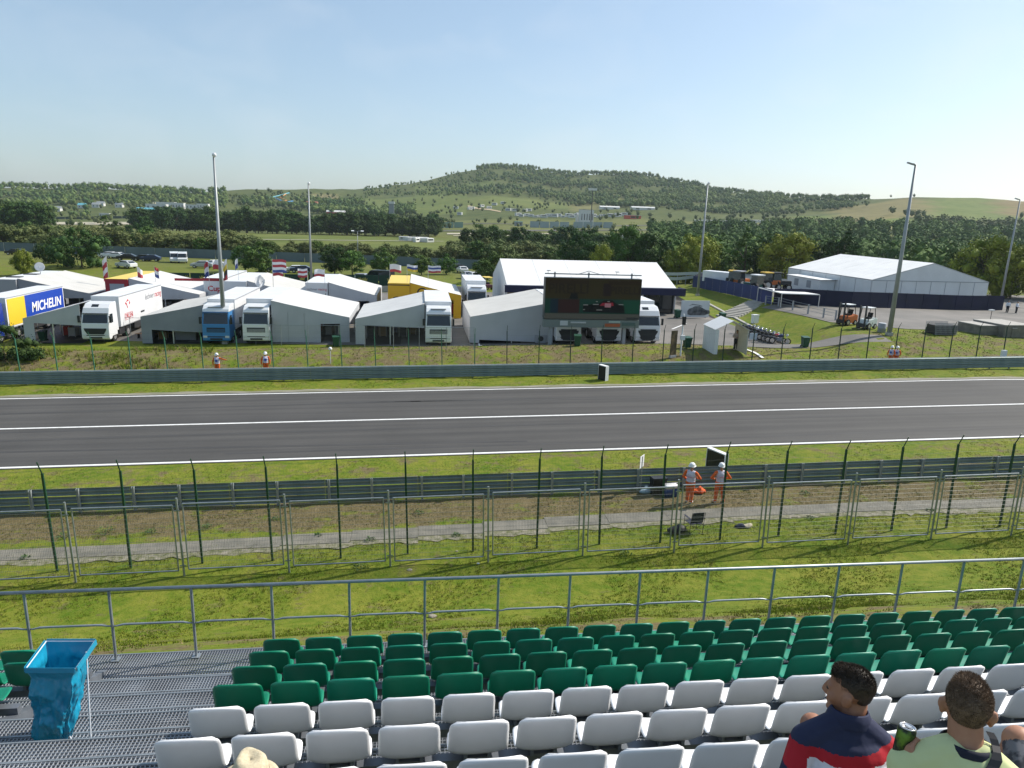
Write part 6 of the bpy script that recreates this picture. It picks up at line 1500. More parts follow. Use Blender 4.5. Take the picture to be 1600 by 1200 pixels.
# ------------------------------------------------------------------ woods that read as one mass
def wood(name,label,regs,M,nleaf=34,gap=None,core=.8):
    V=[];F_=[];o=0
    for (p0,p1,d0,d1,n,h0,h1) in regs:
        px=npr.uniform(p0,p1,n); D=np.sqrt(npr.uniform(d0*d0,d1*d1,n))
        if gap is not None:
            k=gap(px,D); px,D=px[k],D[k]; n=len(px)
        q=FH[None,:]*D[:,None]+RH[None,:]*((px-800)*.973/FPX*D)[:,None]; z=H(q[:,0],q[:,1])
        h=npr.uniform(h0,h1,n)
        for i in range(n):
            c=np.array([q[i,0],q[i,1],z[i]+h[i]*.52]); rx=h[i]*npr.uniform(.36,.5); rr=np.array([rx,rx,h[i]*.5])
            d=npr.normal(size=(nleaf,3)); d[:,2]=np.abs(d[:,2])*.9+d[:,2]*.1; d/=np.linalg.norm(d,axis=1)[:,None]
            p=c+d*rr*npr.uniform(.7,1.06,(nleaf,1)); nr=d+npr.normal(0,.5,(nleaf,3)); nr/=np.linalg.norm(nr,axis=1)[:,None]
            u=np.cross(nr,npr.normal(size=(nleaf,3))); u/=np.linalg.norm(u,axis=1)[:,None]; v=np.cross(nr,u); l=npr.uniform(.5,1.15,(nleaf,1))*rx*(.42 if nleaf>50 else .55)
            V.append(np.stack([p-u*l*.6,p+v*l*.6,p+u*l*.6],1).reshape(-1,3)); F_.append(np.arange(nleaf*3).reshape(-1,3)+o); o+=nleaf*3
            V.append(IV*rr*core*npr.uniform(.8,1.1,(len(IV),1))+c); F_.append(IF+o); o+=len(IV)
    me=np_mesh(name,np.concatenate(V),np.concatenate(F_),M); ob=link(name,me); tag(ob,label,'wood',kind='stuff'); return ob
def wmat(n,c,c2,sc):
    return mat(n,c,.8,c2=c2,scale=sc,world=True,spec=.15,detail=3,lo=.38,hi=.62)
WM1=wmat('wood_canopy',(.038,.088,.018),(.095,.155,.034),.06); WM2=wmat('hill_canopy',(.046,.092,.024),(.140,.185,.050),.028); WM3=wmat('scrub_canopy',(.055,.080,.025),(.110,.135,.045),.03)
wood('valley_wood','dense green wood filling the valley behind the right marquee',[(985,1720,170,330,420,4.5,10),(1010,1720,330,540,900,5,11)],WM1,90)
wood('hill_wood','continuous wood over the ridge and hilltop',[(-150,345,960,1330,1700,5,12),(-100,130,760,900,90,7,10),(735,1080,1380,1680,1900,4,10),(850,1210,1080,1420,2300,4,9.5),(1040,1345,900,1230,1500,4,8.5),(690,900,1180,1330,330,6,9),(370,560,1000,1150,260,8,12),(480,640,900,1010,200,8,12),(930,1040,980,1120,220,7,11),(560,760,1250,1600,500,4,7)],WM2,22,
     gap=lambda px,D:(npr.uniform(0,1,len(px))<np.clip(.9+1.3*np.sin(px*.029+D*.013)*np.cos(D*.021-px*.017),.06,1)))
wood('hedge_trees','scattered hedges and bushes over the fields and slopes',[(-200,700,560,1000,330,4,8),(560,900,900,1500,420,3,6),(880,1250,720,1000,150,4,7),(1180,1700,540,640,330,6,10),(1380,1640,620,760,34,6,9),(640,1010,560,800,60,3,6),(200,560,960,1300,380,4,8),(1100,1700,930,1000,22,3,6)],WM3,24,
     gap=lambda px,D:(np.sin(px*.021+1)*np.sin(D*.024)>-.25))
# ------------------------------------------------------------------ far things
def gable(b,wd,dp,h,hr): b.ext([(-wd/2,0),(wd/2,0),(wd/2,h),(0,hr),(-wd/2,h)],-dp/2,dp/2,'y')
FW=mat('far_white_wall',(.62,.62,.60),.8); FR=mat('far_red_roof',(.36,.14,.09),.8); FG=mat('far_grey_wall',(.25,.27,.28),.8); FB=mat('far_turquoise',(.12,.38,.46),.6); FO=mat('far_orange',(.55,.25,.06),.6)
def house(label,px,py,wd,dp,h,hr,wm,rm,ang=0,nwin=3,name='house',cat='building',group=None):
    p=Vector(G(px,py)); p.z=Hs(p.x,p.y); t=thing(name,label,cat,(p.x,p.y,p.z-.3),ang,group)
    b=MB(); b.bb(-wd/2,wd/2,-dp/2,dp/2,0,h); b.build('wall',wm,t)
    b=MB(); 
    if hr>h: b.ext([(-dp/2-.3,h),(dp/2+.3,h),(0,hr)],-wd/2-.3,wd/2+.3,'x')
    else: b.bb(-wd/2-.2,wd/2+.2,-dp/2-.2,dp/2+.2,h,h+.3)
    b.build('roof',rm,t)
    for k in range(nwin):
        x=-wd/2+wd*(k+.5)/nwin; b=MB(); b.bb(x-wd*.1/nwin*3*.5,x+wd*.1/nwin*3*.5,-dp/2-.05,-dp/2+.02,h*.35,h*.75); b.build('window',GLASS,t)
    return t
for (px,py,wd,dp,h,hr,l) in [(246,329,24,10,8,8,'white block at the left end of the far white complex'),(261,327,22,10,9,9,'largest white block of the far complex left of centre'),(280,327,14,9,8,8,'white block right of the largest one in the far complex'),(303,327,18,9,6,6,'low white building at the right end of the far complex'),(318,327,14,9,7,7,'white building close to the tall lamp post in the distance'),(229,332,20,8,4,6,'pale turquoise low building left of the far white complex'),(165,339,10,6,4,4,'white hut on the pale gravel strip at left')]:
    house(l,px,py,wd,dp,h,hr,FW,FW if hr<=h else FB,nwin=4)
for s_,l in ((240,'cream twin-pointed tent roof, left point'),(243,'cream twin-pointed tent roof, right point')):
    p=Vector(G(s_,326)); t=thing('peaked_tent',l,'tent',p); b=MB(); b.lathe([(4,0),(3.6,3),(1.2,5),(.4,8)],n=10); b.build('roof',mat('far_cream',(.65,.56,.38),.8),t); b=MB(); b.cyl((0,0,8.3),.3,1,6); b.build('finial',FW,t)
for (px,py,l) in [(158,322,'white house, right of two among the left trees'),(151,324,'white house, left of two among the left trees'),(90,330,'white shed under trees at the left'),(187,324,'cream house among trees left of the far complex'),(129,325,'pale blue roofed house among left trees')]:
    house(l,px,py,9,7,4,6.5,FW,FB if 'blue' in l else FG,nwin=2)
for (px,py,l) in [(77,294,'red roofed house on the left skyline, right one'),(38,292,'red roofed house on the left skyline, left one'),(82,291,'red roofed house highest on the left skyline')]:
    house(l,px,py,11,8,5,8.5,FW,FR,nwin=2)
# water slides
t0=None
for k,(pts,M,l) in enumerate([([(452,302),(440,305),(425,308),(412,311),(402,315)],FB,'long turquoise water slide tube on the far hillside'),([(447,304),(438,309),(448,313),(436,316)],FO,'orange zigzag water slide right of the turquoise one'),([(489,306),(497,313),(501,318)],mat('far_yellow_green',(.35,.42,.10),.6),'pale green straight slide right of the second lamp post'),([(430,310),(445,317),(458,314)],mat('far_blue',(.10,.28,.55),.6),'blue water slide below the orange one')]):
    P3=[]; base=[]
    for i,(px,py) in enumerate(pts):
        g_=Vector(G(px,py+4-min(i,3)*.8)); P3.append(Vector((g_.x,g_.y,Hs(g_.x,g_.y)+max(1.0,5-1.4*i)))); base.append(g_)
    t=thing('water_slide',l,'water slide',(0,0,0),0,'water slides on the far hillside'); b=MB(); b.path(P3,.85,8); b.build('tube',M,t,True)
    for p in P3: b=MB(); b.tube((p.x,p.y,Hs(p.x,p.y)-.5),p,.3,n=5); b.build('support',FG,t)
house('red and white banded hall below the hillside left of centre',525,336,22,10,4,6,mat('far_red',(.45,.10,.09),.7),FW,nwin=2); house('red roofed pavilion by the water slides',488,323,16,9,5,8,FW,FR,nwin=3)
house('white control tower building on the far circuit',915,352,13,9,15,15,FW,FG,nwin=5); house('small white top storey house beside the far control tower',906,351,8,7,10,12,FW,FG,nwin=2); house('small grey hut on the far circuit left of the tower',810,353,7,5,4,4,FG,FB,nwin=2)
house('red and white advertising hall right of the tower',988,342,18,5,4,4,mat('far_red2',(.55,.09,.05),.7),FW,nwin=1)
for (px,py,wd,l) in [(952,327,26,'long white tent left of two on the far slope'),(1004,328,30,'long white tent right of two on the far slope'),(1028,309,12,'white tent high on the far meadow'),(1092,310,14,'white tent on the far meadow near the lamp post top'),(570,330,18,'white long tent left of the dark tower on the far circuit'),(613,329,22,'white tent right of the dark tower on the far circuit')]:
    house(l,px,py,wd,7,3,4.5,FW,FW,nwin=2,name='long_tent',cat='tent')
# far grandstand blocks and banners
for (px0,px1,D,h,M,l) in [(656,716,640,5,mat('far_green_screen',(.20,.30,.24),.8),'pale green banner screens on the far circuit left of the tower'),(820,882,650,5.5,mat('far_grey_screen',(.30,.36,.37),.8),'grey blue screen wall left of the far tower'),(888,950,655,5.5,mat('far_grey_screen',(.30,.36,.37),.8),'grey blue screen wall right of the far tower'),(540,620,600,3,FG,'grey wall behind the dark tree belt'),(60,210,760,2.5,mat('far_dark_wall',(.05,.07,.06),.8),'dark wall behind the pale gravel strip at left')]:
    t=thing('banner_screen',l,'screen wall'); n=max(4,int((px1-px0)/15))
    for k in range(n):
        p,q=PD(px0+(px1-px0)*k/n,D),PD(px0+(px1-px0)*(k+.93)/n,D); b=MB(); b.slab([(p.x,p.y,p.z),(q.x,q.y,q.z),(q.x,q.y,q.z+h),(p.x,p.y,p.z+h)],.3); b.build('panel',M,t)
# far track ribbons, gravel, roads
def ribbon(name,pts,M,up,n=24):
    V=[];F_=[]
    for i in range(len(pts)-1):
        for k in range(n):
            u=k/n
            a_=[pts[i][j]+(pts[i+1][j]-pts[i][j])*u for j in range(3)]
            for dd in (0,a_[2]):
                p=PD(a_[0],a_[1]+dd); V.append((p.x,p.y,p.z+up))
    m_=len(V)//2
    for i in range(m_-1): F_.append((2*i,2*i+2,2*i+3,2*i+1))
    o=link(name,np_mesh(name,V,F_,M)); tag(o,kind='structure')
FAS=mat('far_asphalt',(.09,.085,.085),.9,c2=(.12,.11,.11),scale=.05,world=True); FGV=mat('far_gravel',(.45,.40,.30),.9,c2=(.36,.33,.24),scale=.04,world=True)
ribbon('far_track',[(590,560,16),(720,570,16),(850,590,16),(1020,610,16)],FAS,.35); ribbon('far_gravel',[(690,505,26),(800,520,24),(880,535,12)],FGV,.35); ribbon('far_gravel',[(55,640,46),(130,640,52),(190,650,46),(225,660,20)],FGV,.4); ribbon('far_gravel',[(700,470,12),(760,480,12),(830,500,10)],FGV,.3)
ribbon('far_road',[(400,318,5),(560,345,5),(690,372,5)],mat('far_path',(.33,.32,.24),.9),.25); ribbon('far_track',[(600,690,9),(800,700,9),(1000,690,9),(1210,680,9)],FAS,.4); ribbon('dirt_track',[(722,1010,30),(740,960,24),(775,900,20)],mat('far_dirt',(.42,.33,.20),.9),.5)
# campers, tents and cars as tiny parked shapes
cb=MB(); cb.bb(-3,3,-1.1,1.1,.05,2.8); CAMP=bevel(cb.mesh('body',FW),.2,1); wb=MB(); wb.bb(-2,2,-1.13,-1.1,1.4,2.2); CWIN=wb.mesh('window',GLASS)
def camper(p,ang,label,group,sc=1.0):
    t=thing('camper',label,'camper',p,ang,group); t.scale=(sc,sc,sc); link('body',CAMP,t); link('window',CWIN,t)
for k in range(26): camper(PD(800+k*6.6+rnd.uniform(-2,2),rnd.uniform(830,860)),rnd.uniform(-.5,.5),'white camper in the far slope row behind the tower, %s from left'%ordn(k+1),'campers along the far slope',rnd.uniform(.8,1.5))
for k in range(22): camper(PD(1080+k*5.6,rnd.uniform(735,750)),rnd.uniform(-.3,.3),'white vehicle in the line on the far circuit, %s from left'%ordn(k+1),'vehicles lined up on the far circuit',rnd.uniform(.7,1.1))
for k in range(12): camper(PD(700+k*11+rnd.uniform(-5,5),rnd.uniform(880,1080)),rnd.uniform(-.8,.8),'white camper scattered on the hill slope, %s from left'%ordn(k+1),'campers scattered on the slope',1.2)
for k in range(14): camper(PD(620+k*3.4+rnd.uniform(-1.5,1.5),rnd.uniform(352,372)),rnd.uniform(0,3),'car parked on the green valley field, %s from left'%ordn(k+1),'cars parked on the valley field',.75)
for k in range(12): camper(PD(230+k*8.0,rnd.uniform(640,660)),rnd.uniform(-.3,.3),'vehicle parked before the far white complex, %s from left'%ordn(k+1),'vehicles by the far white complex',.9)
for k in range(9): camper(PD(950+k*9,rnd.uniform(395,440)),rnd.uniform(-.4,.4),'white stall among trees above the marquee, %s from left'%ordn(k+1),'stalls among the trees',1.5)
for k in range(7): camper(PD(1562+k*5,rnd.uniform(560,566)),rnd.uniform(-.3,.3),'white car at the right edge of the far fields, %s from left'%ordn(k+1),'cars at the right edge of the fields',1.0)
# far mast lamps
for px,D,ty,l in ((915,690,294,'tall floodlight mast on the far circuit'),(603,650,318,'dark timing tower on the far circuit'),):
    p=PD(px,D); t=thing('floodlight_mast' if 'mast' in l else 'timing_tower',l,'mast' if 'mast' in l else 'tower',p); h=(Hs(p.x,p.y)*-1+CAM_H+(horizon_y(px)-ty)/1174*D)
    if 'mast' in l: b=MB(); b.tube((0,0,0),(0,0,h),.5,.35,6); b.build('column',CHASS,t); b=MB(); b.bb(-4,4,-.5,.5,h-2,h); b.build('lights',FW,t)
    else: b=MB(); b.bb(-2.2,2.2,-2,2,0,h); b.build('shaft',FG,t); b=MB(); b.bb(-2.8,2.8,-2.6,2.6,h,h+2); b.build('cabin',FW,t)
# bush at left behind the far barrier and ivy on the bank
def shrub(label,px,py,Y,r,h,M):
    x=PY(px,py,Y)[0]; p=Vector((x,Y,Hs(x,Y))); t=thing('shrub',label,'shrub',p); link('foliage',crown('foliage',M,.0,h,r,30,70,.13,'round',seed=int(px)+5),t); link('stem',trunk_mesh(h*.7,.04,4,seed=int(px)),t)
for i,(px,Y,r,h,l) in enumerate([(8,58.5,2.0,2.6,'large dark shrub at the left edge behind the far barrier'),(52,58.6,1.0,.9,'low dark shrub right of the large shrub behind the far barrier')]):
    shrub(l,px,560,Y,r,h,LEAF['dark'])
# ================================================================== PEOPLE
SKIN=mat('skin',(.42,.215,.135),.55,c2=(.36,.17,.105),scale=14,spec=.35); SKIN2=mat('tanned_skin',(.36,.175,.105),.5,c2=(.30,.135,.08),scale=14,spec=.4)
BIB=mat('marshal_bib',(.62,.58,.68),.7,c2=(.52,.47,.58),scale=5,lo=.45,hi=.6); HELM=mat('white_helmet',(.80,.80,.80),.3,spec=.5); SHOE=mat('pale_shoe',(.5,.48,.46),.6); BLUEPR=mat('blue_print',(.05,.10,.40),.6)
ORGC=mat('orange_overall',(.72,.135,.022),.8,c2=(.60,.10,.015),scale=7,bump=.25,bscale=16)
def tcap(b,p0,p1,r0,r1,n=12,m_=4):
    # tapered capsule, closed
    p0=Vector(p0);p1=Vector(p1);d=p1-p0;L_=max(d.length,1e-5);q=d.to_track_quat('Z','Y').to_matrix();rings=[]
    for k in range(m_,-1,-1):
        t=math.pi/2*k/m_; rings.append((r0*math.cos(t),-r0*math.sin(t)))
    for k in range(0,m_+1):
        t=math.pi/2*k/m_; rings.append((r1*math.cos(t),L_+r1*math.sin(t)))
    vs=[];fs=[]
    for r,z in rings:
        for i in range(n):
            a_=6.28318*i/n; vs.append(p0+q@Vector((max(r,1e-4)*math.cos(a_),max(r,1e-4)*math.sin(a_),z)))
    for k in range(len(rings)-1):
        for i in range(n): fs.append((k*n+i,k*n+(i+1)%n,(k+1)*n+(i+1)%n,(k+1)*n+i))
    fs+=[tuple(range(n-1,-1,-1)),tuple((len(rings)-1)*n+i for i in range(n))]
    b.add(vs,fs)
def ell(b,c,r,R=None,n=14,m_=9):
    t=MB(); t.ball((0,0,0),1.0,n,m_)
    vs=[]
    for p in t.v:
        v=Vector((p[0]*r[0],p[1]*r[1],p[2]*r[2]))
        if R is not None: v=R@v
        vs.append(v+Vector(c))
    b.add(vs,[f for f in t.f])
def skin_mesh(name,prims,mats,voxel,smooth=6,colour=None,noise=0):
    """prims: ('c',p0,p1,r0,r1,m) or ('e',c,r,R,m). One closed surface grown round all of them."""
    b=MB()
    for p in prims:
        if p[0]=='c': tcap(b,*p[1:5])
        else: ell(b,p[1],p[2],p[3])
    me=b.mesh('tmp',mats[0]); o=bpy.data.objects.new('tmp',me); COL.objects.link(o)
    r=o.modifiers.new('r','REMESH'); r.mode='VOXEL'; r.voxel_size=voxel; r.use_smooth_shade=True
    s_=o.modifiers.new('s','SMOOTH'); s_.factor=.5; s_.iterations=smooth
    dg=bpy.context.evaluated_depsgraph_get(); res=bpy.data.meshes.new_from_object(o.evaluated_get(dg))
    bpy.data.objects.remove(o); bpy.data.meshes.remove(me); res.name=name; res.materials.clear()
    for M in mats: res.materials.append(M)
    if len(mats)>1:
        n=len(res.polygons); C_=np.zeros(n*3); res.polygons.foreach_get('center',C_); C_=C_.reshape(-1,3)
        if colour: mi=colour(C_)
        else:
            best=np.full(n,1e9); mi=np.zeros(n,dtype=np.int32)
            for p in prims:
                if p[0]=='c':
                    a_=np.array(p[1]);e_=np.array(p[2]);d=e_-a_;L2=max(d@d,1e-9);t=np.clip((C_-a_)@d/L2,0,1); dist=np.linalg.norm(C_-(a_+t[:,None]*d),axis=1)-(p[3]+(p[4]-p[3])*t); m_=p[5]
                else:
                    v=C_-np.array(p[1])
                    if p[3] is not None: v=v@np.array(p[3])
                    rr=np.array(p[2]); k=np.linalg.norm(v/rr,axis=1); dist=(k-1)*min(p[2]); m_=p[4]
                w_=dist<best; best[w_]=dist[w_]; mi[w_]=m_
        res.polygons.foreach_set('material_index',np.asarray(mi,dtype=np.int32))
    res.polygons.foreach_set('use_smooth',np.ones(len(res.polygons),dtype=bool)); res.update()
    return res
def hand_prims(w,d,up,m,s=1.0,curl=.5,thumb=1,r=.0085):
    """w wrist, d finger direction, up = back-of-hand normal"""
    w=Vector(w);d=Vector(d).normalized();up=Vector(up);up=(up-d*up.dot(d)).normalized();sd_=d.cross(up).normalized()
    P=[]; pc=w+d*.05*s
    for k in (-1.5,-.5,.5,1.5): P.append(('c',tuple(w+sd_*k*.012*s+d*.01*s),tuple(w+d*.088*s+sd_*k*.019*s),.014*s,.0115*s,m))
    for k,l in zip((-1.5,-.5,.5,1.5),(.062,.075,.080,.070) if thumb<0 else (.070,.080,.075,.062)):
        a_=w+d*.09*s+sd_*k*.0195*s; d1=(d*math.cos(curl*.8)-up*math.sin(curl*.8)); b_=a_+d1*l*.5*s; d2=(d*math.cos(curl*2.0)-up*math.sin(curl*2.0)); c_=b_+d2*l*.45*s
        P.append(('c',tuple(a_),tuple(b_),r*s*1.08,r*s,m)); P.append(('c',tuple(b_),tuple(c_),r*s,r*s*.85,m))
    a_=w+d*.03*s-sd_*thumb*.022*s; b_=a_+(d*.6-sd_*thumb*.75-up*.25).normalized()*.045*s; c_=b_+(d*.85-sd_*thumb*.2-up*.4).normalized()*.036*s
    P.append(('c',tuple(a_),tuple(b_),.013*s,.0105*s,m)); P.append(('c',tuple(b_),tuple(c_),.0105*s,.009*s,m))
    return P
def head_prims(c,R,m,mh=None):
    c=Vector(c); X=lambda v: tuple(c+R@Vector(v)); Ra=R
    P=[('e',X((0,-.015,.035)),(.075,.096,.086),Ra,m),('e',X((0,.022,-.012)),(.066,.070,.092),Ra,m),('e',X((0,.034,-.072)),(.053,.055,.042),Ra,m),('e',X((0,.078,-.097)),(.022,.018,.017),Ra,m),
       ('c',X((0,.086,.02)),X((0,.103,-.018)),.010,.014,m),('e',X((.012,.098,-.027)),(.010,.010,.008),Ra,m),('e',X((-.012,.098,-.027)),(.010,.010,.008),Ra,m),
       ('c',X((-.042,.074,.024)),X((.042,.074,.024)),.012,.012,m),('c',X((-.019,.084,-.052)),X((.019,.084,-.052)),.008,.008,m),('c',X((-.016,.083,-.064)),X((.016,.083,-.064)),.008,.008,m),
       ('e',X((.040,.056,-.025)),(.028,.028,.03),Ra,m),('e',X((-.040,.056,-.025)),(.028,.028,.03),Ra,m),
       ('e',X((.078,-.006,-.014)),(.011,.025,.034),Ra,m),('e',X((-.078,-.006,-.014)),(.011,.025,.034),Ra,m),('e',X((.087,-.018,.002)),(.011,.015,.024),Ra,m),('e',X((-.087,-.018,.002)),(.011,.015,.024),Ra,m)]
    return P
def standing(label,loc,rz,arms,legs=((-.10,0),(.10,0)),headyaw=0,top=None,bottom=None,bib=True,helmet=True,h=1.78,vox=.013,group='marshals in orange overalls and white helmets',skin=SKIN,hairM=None):
    t=thing('person',label,'person',loc,rz,group); s_=h/1.78; t.scale=(s_*1.12,s_*1.12,s_)
    top=top or ORGC; bottom=bottom or ORGC; mats=[skin,top,bottom,SHOE]
    P=[('e',(0,0,1.30),(.185,.125,.19),None,1),('e',(0,.0,1.12),(.170,.122,.16),None,1),('e',(0,-.01,.98),(.178,.135,.14),None,2),('c',(-.165,0,1.43),(.165,0,1.43),.072,.072,1),('c',(0,-.01,1.44),(0,.01,1.60),.056,.052,0)]
    for (x,y) in legs:
        sg=1 if x>0 else -1; hip=(sg*.09,0,.95); kn=(sg*.09+(x-sg*.09)*.5,.025+y*.5,.50); an=(x,y-.01,.09)
        P+=[('c',hip,kn,.105,.078,2),('c',kn,an,.076,.062,2),('c',(x,y-.05,.045),(x+sg*.02,y+.15,.04),.043,.036,3)]
    for sg,(el,wr,hd) in zip((-1,1),arms):
        P+=[('c',(sg*.195,0,1.42),el,.066,.056,1),('c',el,wr,.054,.042,1)]; d=Vector(wr)-Vector(el); P+=hand_prims(wr,hd if hd else d,(sg,.0,.35),0,1.1,.4,-sg,.0105)
    R=Euler((0,0,headyaw)).to_matrix(); P+=head_prims((0,.02,1.685),R,0)
    link('body',skin_mesh('body',P,mats,vox,4),t)
    if bib:
        B=[('e',(0,0,1.30),(.197,.140,.19),None,0),('e',(0,.0,1.13),(.182,.136,.15),None,0),('c',(-.12,0,1.43),(.12,0,1.43),.082,.082,0),('e',(0,-.005,1.03),(.186,.146,.09),None,0)]
        o=link('bib',skin_mesh('bib',B,[BIB],vox*1.1,4),t)
        m_=MB(); m_.bb(-.085,.085,.128,.149,1.17,1.33); m_.build('number_patch',BLUEPR,o); m_=MB(); m_.bb(-.10,.10,-.152,-.132,1.22,1.27); m_.build('number_patch',mat('pink_print',(.55,.30,.38),.6),o)
    if helmet:
        m_=MB(); m_.lathe([(.128,.0),(.130,.015),(.124,.06),(.105,.105),(.07,.138),(.03,.150),(.004,.152)],n=20,sx=.9,sy=1.05); m_.lathe([(.1285,.002),(.152,-.006),(.153,-.012),(.125,-.008)],n=20,sx=.9,sy=1.08)
        o=m_.build('helmet',HELM,t,True); o.location=(0,.01,1.715); o.rotation_euler=(0,0,headyaw)
        m_=MB(); m_.slab([(-.09,.11,-.004),(.09,.11,-.004),(.06,.20,-.022),(-.06,.20,-.022)],.008); m_.build('peak',HELM,o)
    else:
        Hh=[('e',tuple(Vector((0,.02,1.685))+R@Vector((0,-.022,.048))),(.082,.100,.083),R,0)]; link('hair',skin_mesh('hair',Hh,[hairM or BLK],vox*.9,2),t)
    return t
def gp(px,py):
    p=G(px,py); return (p.x,p.y,p.z+.02)
standing('marshal in orange with white helmet turned right beside the cool box',gp(1076,786),math.radians(-38),(((-.30,-.02,1.17),(-.23,.18,1.02),(.4,.8,-.3)),((.36,.02,1.20),(.20,.24,1.12),(-.6,.7,0))),((-.08,.02),(.09,-.03)),math.radians(-22))
standing('marshal in orange with white helmet, feet apart, right of the other near one',gp(1122,786),math.radians(-4),(((-.37,-.02,1.17),(-.22,.16,1.05),(.6,.6,-.2)),((.37,-.02,1.17),(.24,.17,1.08),(-.6,.6,0))),((-.13,.02),(.19,.0)),math.radians(-14))
def behind(px,Y): 
    Y+=.05; x=PY(px,565,Y)[0]; return (x,Y,Hs(x,Y)+.02)
standing('marshal in orange behind the far barrier pointing to the right',behind(339,55.0+.0),math.radians(176),(((-.42,.05,1.36),(-.68,.12,1.33),(-1,.1,0)),((.28,.0,1.15),(.25,.08,.90),None)),vox=.018,h=1.72)
standing('marshal with white bib behind the far barrier standing with arms down',behind(415,55.0),math.radians(190),(((-.27,.0,1.15),(-.26,.06,.90),None),((.28,.0,1.15),(.27,.10,.92),None)),vox=.018,h=1.76)
standing('marshal behind the far barrier at right, left one of the close pair',behind(1391,54.75),math.radians(118),(((-.28,.0,1.15),(-.22,.18,1.0),None),((.28,.0,1.15),(.22,.18,1.0),None)),vox=.018,h=1.70)
standing('marshal behind the far barrier at right, right one of the close pair',behind(1399.5,54.75),math.radians(128),(((-.28,.0,1.15),(-.22,.18,1.0),None),((.28,.0,1.15),(.24,.16,1.0),None)),vox=.018,h=1.66)
DARKT=mat('dark_trousers',(.02,.022,.03),.8); PINKS=mat('pale_pink_shirt',(.60,.48,.46),.8); WSH=mat('white_shirt',(.62,.65,.70),.8)
standing('person in pale shirt and dark trousers standing in the white gazebo',gp(1149,547),math.radians(160),(((-.28,.02,1.15),(-.08,.2,1.18),(1,.2,0)),((.28,.02,1.15),(.08,.22,1.15),(-1,.2,0))),top=PINKS,bottom=DARKT,bib=False,helmet=False,vox=.02,group='people in the paddock')
standing('person in white shirt by the end of the navy fence, left of two',gp(1573,489),math.radians(170),(((-.27,.0,1.15),(-.26,.06,.90),None),((.28,.0,1.15),(.27,.08,.9),None)),top=WSH,bottom=DARKT,bib=False,helmet=False,vox=.022,h=1.65,group='people in the paddock')
standing('person in white shirt by the end of the navy fence, right of two',gp(1587,490),math.radians(200),(((-.27,.0,1.15),(-.16,.2,1.0),None),((.28,.0,1.15),(.16,.2,1.0),None)),top=WSH,bottom=DARKT,bib=False,helmet=False,vox=.022,h=1.6,group='people in the paddock')
# ------------------------------------------------------------------ seated spectators in the foreground
def AT(px,py,Z): return Vector(CO+ray(px,py)*Z)
HAIR1=mat('dark_brown_hair',(.030,.019,.012),.55,c2=(.055,.036,.022),scale=40,spec=.5); HAIR2=mat('brown_hair',(.105,.066,.040),.65,c2=(.19,.125,.078),scale=40,spec=.4)
def hair_mesh(name,c,R,M,prims,n,l0,l1,seed,keep):
    base=skin_mesh('hb',prims,[M],.006,3); g=np.random.default_rng(seed)
    V=np.zeros(len(base.vertices)*3); base.vertices.foreach_get('co',V); V=V.reshape(-1,3)
    T=np.array([list(p.vertices)[:3] for p in base.polygons]); Q=[list(p.vertices) for p in base.polygons]
    Nn=np.zeros(len(base.vertices)*3); base.vertex_normals.foreach_get('vector',Nn); Nn=Nn.reshape(-1,3)
    k=g.integers(0,len(V),n); p=V[k]; nm=Nn[k]
    loc=(p-np.array(c))@np.array(R)
    w_=keep(loc); p,nm,loc=p[w_],nm[w_],loc[w_]; n=len(p)
    d=nm+g.normal(0,.35,(n,3))+np.array(R@Vector((0,.25,.25))); d/=np.linalg.norm(d,axis=1)[:,None]
    tl=np.clip((loc[:,2]-.02)/.09,0,1); L_=(l0+(l1-l0)*tl)*g.uniform(.6,1.2,n)
    sd_=np.cross(d,g.normal(size=(n,3))); sd_/=np.linalg.norm(sd_,axis=1)[:,None]; wd=.0011
    A=np.stack([p-sd_*wd,p+sd_*wd,p+d*L_[:,None]],1).reshape(-1,3)
    allV=np.concatenate([V,A]); F3=[(q[0],q[1],q[2]) for q in Q]+[(q[0],q[2],q[3]) for q in Q if len(q)==4]
    Fc=np.concatenate([np.array(F3),np.arange(n*3).reshape(-1,3)+len(V)])
    bpy.data.meshes.remove(base)
    return np_mesh(name,allV,Fc,M)
